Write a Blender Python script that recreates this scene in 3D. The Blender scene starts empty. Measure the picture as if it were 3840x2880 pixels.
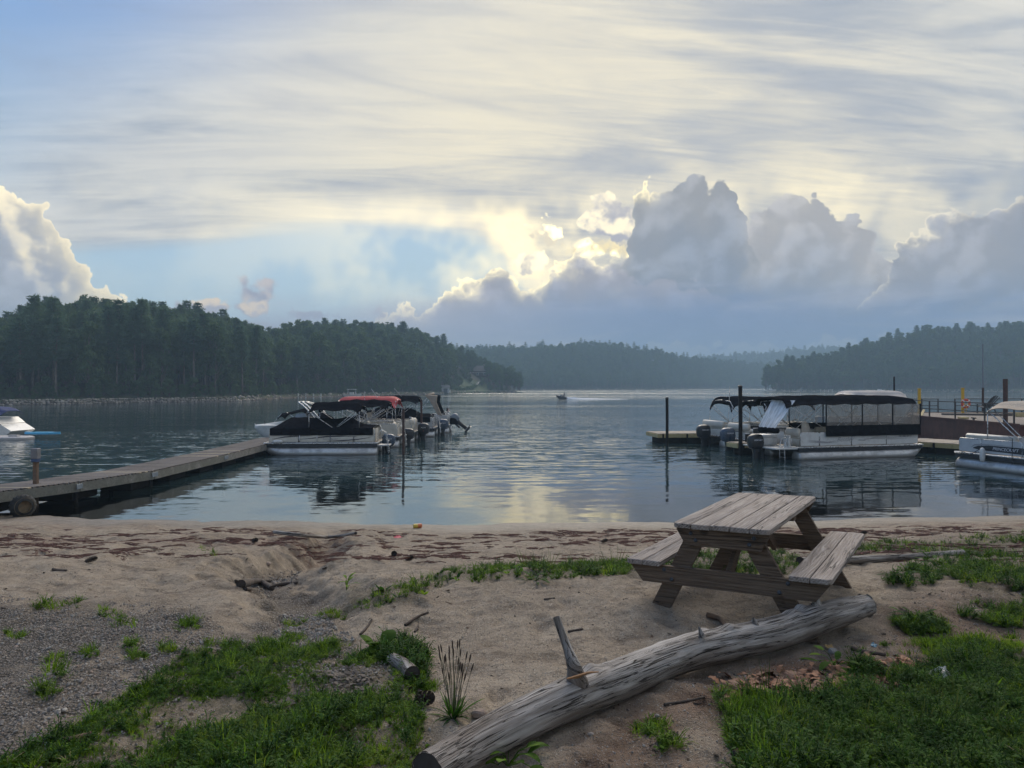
import bpy, math, random
import numpy as np
from mathutils import Vector, Matrix

random.seed(7)
RNG = np.random.default_rng(7)
SC = bpy.context.scene
COL = SC.collection
R = math.radians

# ------------------------------------------------------------------ camera
HC = 3.0                      # eye height above the lake
FPX = 2643.0                  # focal length in photo pixels (3840 wide)
HZ = 1448.0                   # horizon row in the photo
cam_d = bpy.data.cameras.new('camera')
cam_d.sensor_width = 36.0
cam_d.lens = 36.0 * FPX / 3840.0
cam_d.clip_start = 0.05
cam_d.clip_end = 20000.0
CAM = bpy.data.objects.new('camera', cam_d)
COL.objects.link(CAM)
CAM.location = (0, 0, HC)
CAM.rotation_euler = (R(90) + math.atan((HZ - 1440.0) / FPX), 0, 0)
SC.camera = CAM

SUN_AZ, SUN_EL = 8.5, 40.0    # sun lamp, raised above the real sun to brighten the ground; degrees right, up
GAP_EL = 12.0                 # the bright gap in the cloud bank

# ------------------------------------------------------------------ colour
def s2l(c):
    c = c / 255.0
    return c / 12.92 if c <= 0.04045 else ((c + 0.055) / 1.055) ** 2.4

def S(r, g, b):
    return (s2l(r), s2l(g), s2l(b))

# ------------------------------------------------------------------ small node language
class NT:
    def __init__(self, tree):
        self.t = tree
    def new(self, kind, **kw):
        n = self.t.nodes.new(kind)
        for k, v in kw.items():
            setattr(n, k, v)
        return n
    def put(self, sock, v):
        if isinstance(v, E):
            self.t.links.new(v.s, sock)
        elif v is not None:
            if hasattr(sock.default_value, '__len__') and not hasattr(v, '__len__'):
                v = (v, v, v)
            if sock.type == 'RGBA' and hasattr(v, '__len__') and len(v) == 3:
                v = (*v, 1.0)
            sock.default_value = v
    def math(self, op, a, b=None, c=None, clamp=False):
        n = self.new('ShaderNodeMath', operation=op, use_clamp=clamp)
        for i, v in enumerate((a, b, c)):
            if v is not None:
                self.put(n.inputs[i], v)
        return E(self, n.outputs[0])
    def vmath(self, op, a, b=None, scale=None):
        n = self.new('ShaderNodeVectorMath', operation=op)
        self.put(n.inputs[0], a)
        if b is not None:
            self.put(n.inputs[1], b)
        if scale is not None:
            self.put(n.inputs['Scale'], scale)
        return E(self, n.outputs[1] if op in ('LENGTH', 'DISTANCE', 'DOT_PRODUCT') else n.outputs[0])
    def xyz(self, x, y, z):
        n = self.new('ShaderNodeCombineXYZ')
        for i, v in enumerate((x, y, z)):
            self.put(n.inputs[i], v)
        return E(self, n.outputs[0])
    def sep(self, v):
        n = self.new('ShaderNodeSeparateXYZ')
        self.put(n.inputs[0], v)
        return [E(self, o) for o in n.outputs]
    def mix(self, f, a, b, mode='MIX'):
        n = self.new('ShaderNodeMix', data_type='RGBA', blend_type=mode, clamp_factor=True)
        self.put(n.inputs[0], f)
        self.put(n.inputs[6], a)
        self.put(n.inputs[7], b)
        return E(self, n.outputs[2])
    def fmix(self, f, a, b):
        n = self.new('ShaderNodeMix', data_type='FLOAT', clamp_factor=True)
        self.put(n.inputs[0], f)
        self.put(n.inputs[2], a)
        self.put(n.inputs[3], b)
        return E(self, n.outputs[0])
    def smooth(self, x, a, b, lo=0.0, hi=1.0):
        n = self.new('ShaderNodeMapRange', interpolation_type='SMOOTHSTEP', clamp=True)
        for i, v in enumerate((x, a, b, lo, hi)):
            self.put(n.inputs[i], v)
        return E(self, n.outputs[0])
    def lin(self, x, a, b, lo=0.0, hi=1.0):
        n = self.new('ShaderNodeMapRange', interpolation_type='LINEAR', clamp=True)
        for i, v in enumerate((x, a, b, lo, hi)):
            self.put(n.inputs[i], v)
        return E(self, n.outputs[0])
    def noise(self, vec, scale=1.0, detail=3.0, rough=0.5, dist=0.0, color=False, lac=2.0):
        n = self.new('ShaderNodeTexNoise')
        self.put(n.inputs['Vector'], vec)
        self.put(n.inputs['Scale'], scale)
        n.inputs['Detail'].default_value = detail
        n.inputs['Roughness'].default_value = rough
        n.inputs['Distortion'].default_value = dist
        n.inputs['Lacunarity'].default_value = lac
        return E(self, n.outputs['Color' if color else 'Fac'])
    def voro(self, vec, scale=1.0, detail=0.0, rough=0.5, feature='F1', out='Distance', lac=2.0):
        n = self.new('ShaderNodeTexVoronoi', feature=feature)
        self.put(n.inputs['Vector'], vec)
        self.put(n.inputs['Scale'], scale)
        n.inputs['Detail'].default_value = detail
        n.inputs['Roughness'].default_value = rough
        n.inputs['Lacunarity'].default_value = lac
        return E(self, n.outputs[out])
    def curve(self, x, pts):
        """piecewise curve through pts (x, y); x and y are rescaled into 0..1 and back"""
        xs = [p[0] for p in pts]; ys = [p[1] for p in pts]
        x0, x1, y0, y1 = min(xs), max(xs), min(ys) - .01, max(ys) + .01
        n = self.new('ShaderNodeFloatCurve')
        c = n.mapping.curves[0]
        while len(c.points) > 2:
            c.points.remove(c.points[1])
        q = [((a - x0) / (x1 - x0), (b - y0) / (y1 - y0)) for a, b in sorted(pts)]
        c.points[0].location = q[0]
        c.points[1].location = q[-1]
        for a, b in q[1:-1]:
            c.points.new(a, b)
        for p in c.points:
            p.handle_type = 'AUTO_CLAMPED'
        n.mapping.extend = 'HORIZONTAL'
        n.mapping.update()
        self.put(n.inputs['Value'], self.lin(x, x0, x1))
        return E(self, n.outputs[0]) * (y1 - y0) + y0

class E:
    def __init__(self, nt, s):
        self.nt, self.s = nt, s
    def __add__(self, o): return self.nt.math('ADD', self, o)
    __radd__ = __add__
    def __mul__(self, o): return self.nt.math('MULTIPLY', self, o)
    __rmul__ = __mul__
    def __sub__(self, o): return self.nt.math('SUBTRACT', self, o)
    def __rsub__(self, o): return self.nt.math('SUBTRACT', o, self)
    def __truediv__(self, o): return self.nt.math('DIVIDE', self, o)
    def max(self, o): return self.nt.math('MAXIMUM', self, o)
    def min(self, o): return self.nt.math('MINIMUM', self, o)
    def clamp(self): return self.nt.math('ADD', self, 0.0, clamp=True)
    def exp(self): return self.nt.math('EXPONENT', self)
    def abs(self): return self.nt.math('ABSOLUTE', self)
    def pow(self, p): return self.nt.math('POWER', self, p)

# ------------------------------------------------------------------ sky
def build_world():
    w = bpy.data.worlds.new('World')
    SC.world = w
    w.use_nodes = True
    t = w.node_tree
    t.nodes.clear()
    n = NT(t)
    out = n.new('ShaderNodeOutputWorld')
    bg = n.new('ShaderNodeBackground')
    bg.inputs['Strength'].default_value = 0.1
    t.links.new(bg.outputs[0], out.inputs[0])
    K = 10.0                                          # clouds are written in final radiance
    sky = n.new('ShaderNodeTexSky', sky_type='NISHITA', sun_disc=False)
    sky.sun_elevation = R(SUN_EL)
    sky.sun_rotation = R(SUN_AZ)
    sky.air_density = 1.0
    sky.dust_density = 1.0
    sky.ozone_density = 1.6
    base = E(n, sky.outputs[0])
    tc = n.new('ShaderNodeTexCoord')
    d = n.vmath('NORMALIZE', E(n, tc.outputs['Generated']))
    x, y, z = n.sep(d)
    az = n.math('ARCTAN2', x, y) * (180 / math.pi)
    el = n.math('ARCSINE', z) * (180 / math.pi)
    sd = (math.sin(R(SUN_AZ)) * math.cos(R(GAP_EL)), math.cos(R(SUN_AZ)) * math.cos(R(GAP_EL)), math.sin(R(GAP_EL)))
    cosang = n.vmath('DOT_PRODUCT', d, sd)
    ang = n.math('ARCCOSINE', cosang.min(1.0)) * (180 / math.pi)
    near = (ang * -0.09).exp()                        # glow round the hidden sun
    wide = (ang * -0.03).exp()

    def P(px, py):                                    # photo pixel -> (azimuth, elevation) in degrees
        a = (px - 1920.0) / FPX
        return (math.degrees(math.atan(a)), math.degrees(math.atan((HZ - py) / FPX / math.sqrt(1 + a * a))))
    prof = lambda pts: [P(*p) for p in pts]
    col = lambda r, g, b, k=1.0: tuple(K * k * v for v in S(r, g, b))

    # clear air: the physical sky seen through thin haze
    c = n.mix(0.80, n.vmath('MINIMUM', base, (9.0, 9.0, 9.0)), n.mix(n.smooth(el, 5.0, 34.0), col(170, 195, 208), col(80, 130, 196)))

    # ---- high veil of cirrostratus, seen in perspective
    zz = z.max(0.0) + 0.13
    u, v = x / zz, y / zz
    pl = n.xyz(u * 0.42 + v * 0.13, v * 1.0 - u * 0.10, 0.0)
    n1 = n.noise(pl, 0.75, 4.0, 0.55, 0.5)
    n2 = n.noise(n.vmath('ADD', pl, (7.3, 2.1, 0)), 2.0, 4.5, 0.62, 0.9)
    n3 = n.noise(n.vmath('ADD', pl, (1.3, 9.1, 0)), 0.33, 2.0, 0.5, 0.3)
    nn = n1 * 0.66 + n2 * 0.34
    n4 = n.noise(n.vmath('MULTIPLY', pl, (1.0, 2.6, 1.0)), 3.6, 4.0, 0.68, 1.4)
    edge = n.curve(az, prof([(-300, 990), (300, 955), (700, 930), (1150, 868), (1400, 862), (1700, 890), (1860, 960), (1990, 1080), (2400, 1200), (4100, 1200)]))
    low = n.smooth(el - edge + (n1 - 0.5) * 3.0 + (n2 - 0.5) * 2.2, -0.6, 1.3)
    # the corner of open blue, high on the left
    hole = n.smooth(az * -0.75 + el * 1.0 + (n3 - 0.5) * 14 + (n1 - .5) * 18 + (n2 - .5) * 8, 36.0, 50.0)
    rest = n.smooth(n3 + (n1 - 0.5) * 0.5, 0.30, 0.46, 0.55, 1.0)
    dens = low * (1.0 - hole * 0.92) * n.fmix(n.smooth(el, 28, 45), 1.0, rest)
    vg = n.mix(n.smooth(nn + (n4 - .5) * .15, 0.40, 0.59), col(144, 155, 170), col(208, 207, 203))
    vw = n.mix(n.smooth(nn + (n4 - .5) * .15, 0.40, 0.59), col(170, 173, 178), col(242, 230, 200, 1.0))
    warm = n.smooth(wide + (n2 - 0.5) * 0.12 - el * 0.004, 0.18, 0.62)
    veil = n.mix(warm, vg, vw)
    # bright lower lip of the veil
    lip = n.smooth(el - edge, -1.0, 0.6) * (1.0 - n.smooth(el - edge, 0.9, 3.6)) * n.smooth(n1, 0.32, 0.56)
    veil = n.mix(lip * n.smooth(az, -26, -8) * 0.8, veil, col(250, 240, 216, 1.04))
    c = n.mix(dens * n.smooth(nn, 0.26, 0.44, 0.80, 1.0), c, veil)
    # darker scraps of cloud under the veil
    scr = n.smooth(n1 * 0.35 + n2 * 0.3 + n3 * 0.45, 0.525, 0.64) * low * n.smooth(el, 13.0, 18.0)
    c = n.mix(scr * 0.8, c, col(138, 149, 170))

    # ---- cumulus: billowing edge = curve + cauliflower noise, in stereographic coordinates
    yy = (y + 1.0).max(0.02)
    g = n.xyz(x / yy, z / yy, 0.0)
    pert = n.noise(g, 34.0, 3.0, 0.55, color=True)
    g2 = n.vmath('ADD', g, n.vmath('SCALE', n.vmath('SUBTRACT', pert, (0.5, 0.5, 0.5)), scale=0.016))
    def vor2(vec, s, det):
        e = n.voro(vec, s, det, 0.50)
        e.s.node.voronoi_dimensions = '2D'
        return e
    b1 = 1.0 - vor2(g2, 46.0, 3.0)
    gs = (sd[0] / (1 + sd[1]), sd[2] / (1 + sd[1]) + 0.06, 0.0)
    tow = n.vmath('SCALE', n.vmath('NORMALIZE', n.vmath('SUBTRACT', gs, g)), scale=0.0075)
    g3 = n.vmath('SCALE', g2, scale=1.0)
    relief = vor2(n.vmath('ADD', g3, tow), 30.0, 1.0) - vor2(g3, 30.0, 1.0)
    fbm = n.noise(g, 52.0, 5.0, 0.64)
    soft = n.noise(g, 16.0, 3.0, 0.58)
    grain = n.noise(n.vmath('ADD', g2, (0.004, -0.010, 0)), 60.0, 3.0, 0.6)
    litb = n.smooth(relief * 1.0 + (fbm - grain) * 0.8 + (b1 - .5) * .25, -0.26, 0.30)
    bil = (b1 - 0.54) * 3.0 + (fbm - 0.5) * 2.0       # degrees
    px_, py_, pz_ = n.sep(pert)
    azw = az + (px_ - 0.5) * 3.2 + (grain - 0.5) * 1.6

    def bank(c, pts, body, shade, rim, amp=1.0, glow=1.0, soft_e=0.22, rimw=0.75, tex=0.8, fade=None, rim_az=99.0):
        F = n.curve(azw, prof(pts)) - el + bil * amp
        a = n.smooth(F, 0.0, soft_e)
        deep = n.smooth(F, 0.0, 8.0)
        bc = n.mix((deep * 0.8 + (soft - 0.5) * 1.5).clamp(), body, shade)
        m = n.lin(litb, 0.0, 1.0, 1.0 - 0.17 * tex, 1.0 + 0.17 * tex)
        bc = n.vmath('SCALE', bc, scale=m)
        edge_l = (n.math('MAXIMUM', F, 0.0) * (-1.0 / rimw)).exp() * (near * 1.9 * glow).clamp() * n.smooth(az, rim_az + 2.0, rim_az - 1.0) * n.smooth(soft + (fbm - .5) * .5, 0.36, 0.56)
        bc = n.mix(edge_l.clamp(), bc, rim)
        if fade is not None:
            a = a * fade
        return n.mix(a, c, bc)

    GOLD = col(255, 236, 180, 2.3)
    CREAM = col(255, 239, 200, 1.45)
    def puff(c, cx, cy, rx, ry, body, shade, rim, amp=0.35, glow=1.0, se=0.42):
        a0, e0 = P(cx, cy)
        k = FPX * math.pi / 180
        dx = (azw - a0) / (rx / k)
        dy = (el - e0) / (ry / k)
        F = (1.0 - n.math('SQRT', dx * dx + dy * dy)) * (min(rx, ry) / k) + bil * amp
        a = n.smooth(F, 0.0, se)
        up = n.smooth((el - e0) / (ry / k) + (litb - 0.5) * 1.6 + (fbm - .5) * 2.0, -0.9, 0.7)
        bc = n.mix(up, shade, n.mix(glow * .6, body, rim))
        return n.mix(a, c, bc)

    # bright thin cloud behind the gap
    c = n.mix((near * 2.2).clamp() * n.smooth(el, 4.0, 9.0) * (1.0 - n.smooth(el, 12.0, 17.0)) * n.smooth(soft, 0.38, 0.60) * 0.8, c, col(255, 236, 186, 1.6))
    c = bank(c, [(1500, 1250), (2000, 1080), (2300, 960), (2480, 860), (2620, 770), (2700, 780), (2760, 800), (2830, 755), (2920, 715), (3020, 690), (3090, 725), (3180, 800), (3290, 845), (3330, 905), (3380, 960), (3600, 930), (3900, 900), (4500, 930)],
             col(178, 175, 174), col(150, 156, 167), CREAM, amp=0.52, glow=0.35, rim_az=22.0)
    c = bank(c, [(3180, 1190), (3300, 1060), (3370, 950), (3430, 880), (3480, 815), (3540, 785), (3620, 785), (3700, 760), (3780, 730), (3860, 690), (4100, 640), (4600, 760), (5200, 900)],
             col(160, 161, 167), col(138, 147, 163), CREAM, amp=0.54, glow=3.2, rimw=0.30)
    c = puff(c, 2040, 865, 110, 70, GOLD, col(236, 222, 192), GOLD, 0.55)
    c = puff(c, 2265, 925, 190, 85, GOLD, col(255, 234, 178), GOLD, 0.50, se=1.2)
    c = puff(c, 2310, 830, 160, 120, col(222, 212, 190), col(176, 174, 180), CREAM, 0.62)
    c = puff(c, 1985, 985, 80, 70, CREAM, col(226, 216, 198), CREAM, 0.5)
    c = bank(c, [(2150, 1200), (2280, 1040), (2340, 960), (2356, 850), (2372, 740), (2390, 690), (2440, 664), (2490, 672), (2560, 648), (2610, 650), (2650, 672), (2700, 658), (2745, 668), (2770, 730), (2785, 860), (2840, 990), (2950, 1150)],
             col(160, 160, 162), col(138, 146, 160), GOLD, amp=0.46, glow=1.6, rimw=0.30, rim_az=11.0)
    c = bank(c, [(1200, 1300), (1400, 1180), (1490, 1140), (1520, 1120), (1560, 1130), (1630, 1105), (1660, 1060), (1720, 1045), (1790, 1020), (1845, 970), (1885, 965), (1915, 1005), (1960, 1035), (2020, 1030), (2060, 985), (2110, 945), (2170, 935), (2230, 945), (2310, 1000), (2420, 1020), (2700, 1060), (3000, 1150), (3300, 1280)],
             col(166, 164, 172), col(142, 150, 170), GOLD, amp=0.55, glow=2.8, rimw=0.55, rim_az=8.0)
    # the tall cloud on the far left, lit from its right side
    F = n.curve(azw, prof([(-2200, 900), (-900, 760), (-300, 620), (0, 665), (60, 700), (120, 728), (170, 745), (212, 800), (230, 860), (275, 910), (300, 950), (330, 1000), (380, 1050), (440, 1065), (500, 1110), (560, 1132), (700, 1165), (850, 1260)])) - el + bil * 0.55
    sidelit = n.smooth(F + (soft - .5) * 7.0 - (litb - .5) * 3.0 - (az + 33.0) * .5, 6.0, 1.0)
    bodyL = n.mix(sidelit, col(172, 175, 184), col(246, 231, 196, 1.05))
    bodyL = n.vmath('SCALE', bodyL, scale=n.lin(litb, 0, 1, 0.84, 1.06))
    bodyL = n.mix((n.math('MAXIMUM', F, 0.0) * -2.5).exp() * 0.6, bodyL, CREAM)
    c = n.mix(n.smooth(F, 0, 0.22), c, bodyL)
    c = puff(c, 960, 1095, 100, 60, col(186, 178, 180), col(156, 158, 172), col(226, 212, 196), 0.40, 0.5, se=0.5)
    c = puff(c, 900, 1155, 260, 50, col(196, 186, 182), col(164, 166, 178), col(232, 216, 196), 0.5, 0.6, se=0.5)
    c = puff(c, 1112, 1100, 26, 16, col(176, 180, 192), col(170, 178, 190), col(190, 190, 196), 0.12, 0.3, se=0.5)
    c = puff(c, 780, 1150, 230, 55, col(222, 204, 184), col(172, 170, 178), col(252, 228, 190), 0.5, 0.9, se=0.35)
    c = puff(c, 1250, 1185, 300, 40, col(186, 180, 182), col(156, 162, 178), col(206, 198, 194), 0.45, 0.6, se=0.4)
    # low grey-blue base of the storm, streaked, fading out at the left
    streak = n.noise(n.xyz(az * 0.05, el * 0.34, 0.0), 1.0, 4.0, 0.58, 0.8)
    top = n.curve(az, prof([(-2000, 1320), (300, 1250), (700, 1195), (1000, 1170), (1300, 1160), (1500, 1160), (1900, 1140), (2300, 1110), (2700, 1090), (3200, 1120), (3600, 1110), (4500, 1120)]))
    a = n.smooth(top - el + (fbm - 0.5) * 2.0 + (streak - 0.5) * 4.0, -1.8, 1.8)
    lowc = n.mix(n.smooth(az + (streak - .5) * 26, -12, 12), col(166, 170, 186), col(108, 131, 168))
    lowc = n.mix(n.smooth(streak, 0.46, 0.66) * 0.7, lowc, col(182, 182, 192))
    lowc = n.mix(n.smooth(el, 0.0, 3.0, 0.3, 0.0), lowc, col(160, 170, 190))
    c = n.mix(a * 0.86, c, lowc)
    t.links.new(c.s, bg.inputs['Color'])
    w.cycles.sampling_method = 'MANUAL'
    w.cycles.sample_map_resolution = 1024

build_world()

# ------------------------------------------------------------------ sun lamp, set higher than the veiled sun
sun_d = bpy.data.lights.new('sun', 'SUN')
sun_d.energy = 2.2
sun_d.angle = R(40)
sun_d.color = (1.0, 0.90, 0.76)
SUN = bpy.data.objects.new('sun', sun_d)
COL.objects.link(SUN)
SUN.rotation_euler = Vector((math.sin(R(SUN_AZ)) * math.cos(R(SUN_EL)), math.cos(R(SUN_AZ)) * math.cos(R(SUN_EL)), math.sin(R(SUN_EL)))).to_track_quat('Z', 'Y').to_euler()
SUN.location = (10, 30, 30)

SC.view_settings.view_transform = 'Standard'
SC.view_settings.look = 'None'
SC.view_settings.exposure = 0.38
SC.view_settings.gamma = 1.0
SC.view_settings.use_curve_mapping = False
SC.render.engine = 'CYCLES'
SC.cycles.use_denoising = True
SC.cycles.use_adaptive_sampling = True
SC.cycles.adaptive_threshold = 0.02
SC.cycles.adaptive_min_samples = 12
SC.cycles.max_bounces = 6
SC.cycles.diffuse_bounces = 3
SC.cycles.glossy_bounces = 3
SC.cycles.transmission_bounces = 4
SC.cycles.transparent_max_bounces = 8
SC.cycles.volume_bounces = 0
SC.cycles.sample_clamp_indirect = 6.0
SC.cycles.caustics_reflective = False
SC.cycles.caustics_refractive = False

# ------------------------------------------------------------------ numpy noise
def _hash(ix, iy, seed):
    h = (ix.astype(np.int64) * 374761393 + iy.astype(np.int64) * 668265263 + seed * 974711) & 0xffffffff
    h = ((h ^ (h >> 13)) * 1274126177) & 0xffffffff
    h = h ^ (h >> 16)
    return (h & 0xffffff) / float(0xffffff)

def vnoise(x, y, seed=0):
    x = np.asarray(x, float); y = np.asarray(y, float)
    ix, iy = np.floor(x), np.floor(y)
    fx, fy = x - ix, y - iy
    fx = fx * fx * fx * (fx * (fx * 6 - 15) + 10); fy = fy * fy * fy * (fy * (fy * 6 - 15) + 10)
    a, b = _hash(ix, iy, seed), _hash(ix + 1, iy, seed)
    c, d = _hash(ix, iy + 1, seed), _hash(ix + 1, iy + 1, seed)
    return (a * (1 - fx) + b * fx) * (1 - fy) + (c * (1 - fx) + d * fx) * fy

def fbm(x, y, scale=1.0, octv=4, seed=0, gain=0.5):
    s, a, t = 0.0, 1.0, 0.0
    x = np.asarray(x, float) * scale; y = np.asarray(y, float) * scale
    for i in range(octv):
        c, n = math.cos(0.7 * i), math.sin(0.7 * i)
        s = s + a * (vnoise(c * x - n * y + 13.1 * i, n * x + c * y + 5.7 * i, seed + i) - 0.5)
        t += a; a *= gain; x = x * 2.03; y = y * 2.03
    return s / t * 2.0                                # about -1..1

def sstep(x, a, b):
    t = np.clip((np.asarray(x, float) - a) / (b - a), 0, 1)
    return t * t * (3 - 2 * t)

# ------------------------------------------------------------------ photo pixel <-> place
def to_px(x, y, z):
    yy = np.maximum(y, 0.3)
    return 1920 + FPX * x / yy, HZ + FPX * (HC - z) / yy

def at(px, py, z=0.0):
    """the point of height z seen at a photo pixel"""
    d = (HC - z) * FPX / (py - HZ)
    return Vector(((px - 1920) / FPX * d, d, z))

def atd(px, py, d):
    """the point at forward distance d seen at a photo pixel"""
    return Vector(((px - 1920) / FPX * d, d, HC - (py - HZ) / FPX * d))

def poly_sd(px, py, poly):
    """signed distance in pixels, positive inside"""
    P = np.array(poly, float)
    d2 = np.full(px.shape, 1e18); inside = np.zeros(px.shape, bool)
    n = len(P)
    for i in range(n):
        ax, ay = P[i]; bx, by = P[(i + 1) % n]
        ex, ey = bx - ax, by - ay
        t = np.clip(((px - ax) * ex + (py - ay) * ey) / (ex * ex + ey * ey + 1e-9), 0, 1)
        d2 = np.minimum(d2, (px - ax - t * ex) ** 2 + (py - ay - t * ey) ** 2)
        cond = (ay > py) != (by > py)
        with np.errstate(divide='ignore', invalid='ignore'):
            xi = ax + (py - ay) * ex / (ey if ey != 0 else 1e-9)
        inside ^= cond & (px < xi)
    d = np.sqrt(d2)
    return np.where(inside, d, -d)

# ------------------------------------------------------------------ mesh building
class MB:
    def __init__(self):
        self.v, self.f, self.m = [], [], []
    def add(self, verts, faces, mi=0, M=None):
        o = len(self.v)
        if M is not None:
            verts = [tuple(M @ Vector(p)) for p in verts]
        self.v += [tuple(p) for p in verts]
        self.f += [tuple(i + o for i in f) for f in faces]
        self.m += [mi] * len(faces)
        return self
    def box(self, c, s, M=None, mi=0, b=0.0):
        hx, hy, hz = s[0] / 2, s[1] / 2, s[2] / 2
        if b <= 0:
            v = [(c[0] + i * hx, c[1] + j * hy, c[2] + k * hz) for i in (-1, 1) for j in (-1, 1) for k in (-1, 1)]
            f = [(0, 1, 3, 2), (4, 6, 7, 5), (0, 4, 5, 1), (2, 3, 7, 6), (0, 2, 6, 4), (1, 5, 7, 3)]
            return self.add(v, f, mi, M)
        b = min(b, hx * .9, hy * .9, hz * .9)
        v, idx = [], {}
        for i in (-1, 1):
            for j in (-1, 1):
                for k in (-1, 1):
                    for ax in range(3):
                        p = [i * (hx - (b if ax != 0 else 0)), j * (hy - (b if ax != 1 else 0)), k * (hz - (b if ax != 2 else 0))]
                        idx[(i, j, k, ax)] = len(v)
                        v.append((c[0] + p[0], c[1] + p[1], c[2] + p[2]))
        f = []
        for s_ in (-1, 1):
            f.append([idx[(s_, j, k, 0)] for j, k in ((-1, -1), (1, -1), (1, 1), (-1, 1))][::s_])
            f.append([idx[(i, s_, k, 1)] for i, k in ((-1, -1), (-1, 1), (1, 1), (1, -1))][::s_])
            f.append([idx[(i, j, s_, 2)] for i, j in ((-1, -1), (1, -1), (1, 1), (-1, 1))][::s_])
        for j in (-1, 1):
            for k in (-1, 1):
                f.append([idx[(-1, j, k, 1)], idx[(1, j, k, 1)], idx[(1, j, k, 2)], idx[(-1, j, k, 2)]][::(-1 if j * k > 0 else 1)])
        for i in (-1, 1):
            for k in (-1, 1):
                f.append([idx[(i, -1, k, 0)], idx[(i, 1, k, 0)], idx[(i, 1, k, 2)], idx[(i, -1, k, 2)]][::(1 if i * k > 0 else -1)])
        for i in (-1, 1):
            for j in (-1, 1):
                f.append([idx[(i, j, -1, 0)], idx[(i, j, 1, 0)], idx[(i, j, 1, 1)], idx[(i, j, -1, 1)]][::(-1 if i * j > 0 else 1)])
        for i in (-1, 1):
            for j in (-1, 1):
                for k in (-1, 1):
                    f.append([idx[(i, j, k, 0)], idx[(i, j, k, 1)], idx[(i, j, k, 2)]][::(1 if i * j * k > 0 else -1)])
        return self.add(v, f, mi, M)
    def bar(self, a, b, w, h, mi=0, bev=0.0, up=(0, 0, 1)):
        """a square bar from a to b, w wide and h high"""
        a, b = Vector(a), Vector(b)
        d = b - a
        L = d.length
        X = d.normalized()
        Y = Vector(up).cross(X)
        if Y.length < 1e-4:
            Y = Vector((0, 1, 0)).cross(X)
        Y.normalize()
        Z = X.cross(Y)
        M = Matrix((X, Y, Z)).transposed().to_4x4()
        M.translation = (a + b) / 2
        return self.box((0, 0, 0), (L, w, h), M, mi, bev)
    def tube(self, pts, r, n=8, mi=0, caps=True, jit=0.0):
        pts = [Vector(p) for p in pts]
        rs = r if hasattr(r, '__len__') else [r] * len(pts)
        v, f = [], []
        T0 = (pts[1] - pts[0]).normalized()
        U = T0.orthogonal().normalized()
        for i, p in enumerate(pts):
            T = ((pts[min(i + 1, len(pts) - 1)] - pts[max(i - 1, 0)])).normalized()
            U = (U - T * U.dot(T))
            U = U.normalized() if U.length > 1e-6 else T.orthogonal().normalized()
            W = T.cross(U)
            for k in range(n):
                a = 2 * math.pi * k / n
                q = rs[i] * (1 + (random.uniform(-jit, jit) if jit else 0))
                v.append(p + (U * math.cos(a) + W * math.sin(a)) * q)
            if i:
                o = (i - 1) * n
                for k in range(n):
                    f.append((o + k, o + (k + 1) % n, o + n + (k + 1) % n, o + n + k))
        if caps:
            f.append(tuple(reversed(range(n))))
            o = (len(pts) - 1) * n
            f.append(tuple(o + k for k in range(n)))
        return self.add(v, f, mi)
    def lathe(self, prof, n=16, M=None, mi=0, arc=2 * math.pi):
        """profile of (radius, z) turned about z"""
        v, f = [], []
        for r, z in prof:
            for k in range(n):
                a = arc * k / n
                v.append((r * math.cos(a), r * math.sin(a), z))
        for i in range(len(prof) - 1):
            for k in range(n):
                f.append((i * n + k, i * n + (k + 1) % n, (i + 1) * n + (k + 1) % n, (i + 1) * n + k))
        f.append(tuple(reversed(range(n))))
        f.append(tuple((len(prof) - 1) * n + k for k in range(n)))
        return self.add(v, f, mi, M)
    def loft(self, secs, mi=0, closed=True, caps=True, M=None):
        n = len(secs[0]); v = [p for s in secs for p in s]; f = []
        for i in range(len(secs) - 1):
            for k in range(n if closed else n - 1):
                k2 = (k + 1) % n
                f.append((i * n + k, i * n + k2, (i + 1) * n + k2, (i + 1) * n + k))
        if caps and closed:
            f.append(tuple(reversed(range(n))))
            f.append(tuple((len(secs) - 1) * n + k for k in range(n)))
        return self.add(v, f, mi, M)
    def prism(self, outline, d, M=None, mi=0):
        """outline of (x, z) thickened by d along y"""
        n = len(outline)
        v = [(x, -d / 2, z) for x, z in outline] + [(x, d / 2, z) for x, z in outline]
        f = [tuple(range(n)), tuple(reversed(range(n, 2 * n)))] + [(k, n + k, n + (k + 1) % n, (k + 1) % n) for k in range(n)]
        f = [t[::-1] for t in f]
        return self.add(v, f, mi, M)
    def mesh(self, name, mats, smooth=False):
        me = bpy.data.meshes.new(name)
        me.from_pydata(self.v, [], self.f)
        for m in (mats if isinstance(mats, (list, tuple)) else [mats]):
            me.materials.append(m)
        if any(self.m):
            me.polygons.foreach_set('material_index', self.m)
        if smooth:
            me.shade_smooth() if smooth is True else None
            if smooth is not True:
                smooth_angle(me, smooth)
        me.update()
        return me
    def build(self, name, mats, parent=None, smooth=False, loc=None):
        return link(name, self.mesh(name, mats, smooth), parent, loc)

def smooth_angle(me, deg):
    """smooth shading with edges sharper than deg kept hard"""
    me.polygons.foreach_set('use_smooth', [True] * len(me.polygons))
    me.set_sharp_from_angle(angle=R(deg))

def link(name, data, parent=None, loc=None):
    o = bpy.data.objects.new(name, data)
    COL.objects.link(o)
    if loc is not None:
        o.location = loc
    if parent is not None:
        o.parent = parent
    return o

def tag(o, label=None, cat=None, group=None, kind=None):
    if label: o['label'] = label
    if cat: o['category'] = cat
    if group: o['group'] = group
    if kind: o['kind'] = kind
    return o

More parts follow.
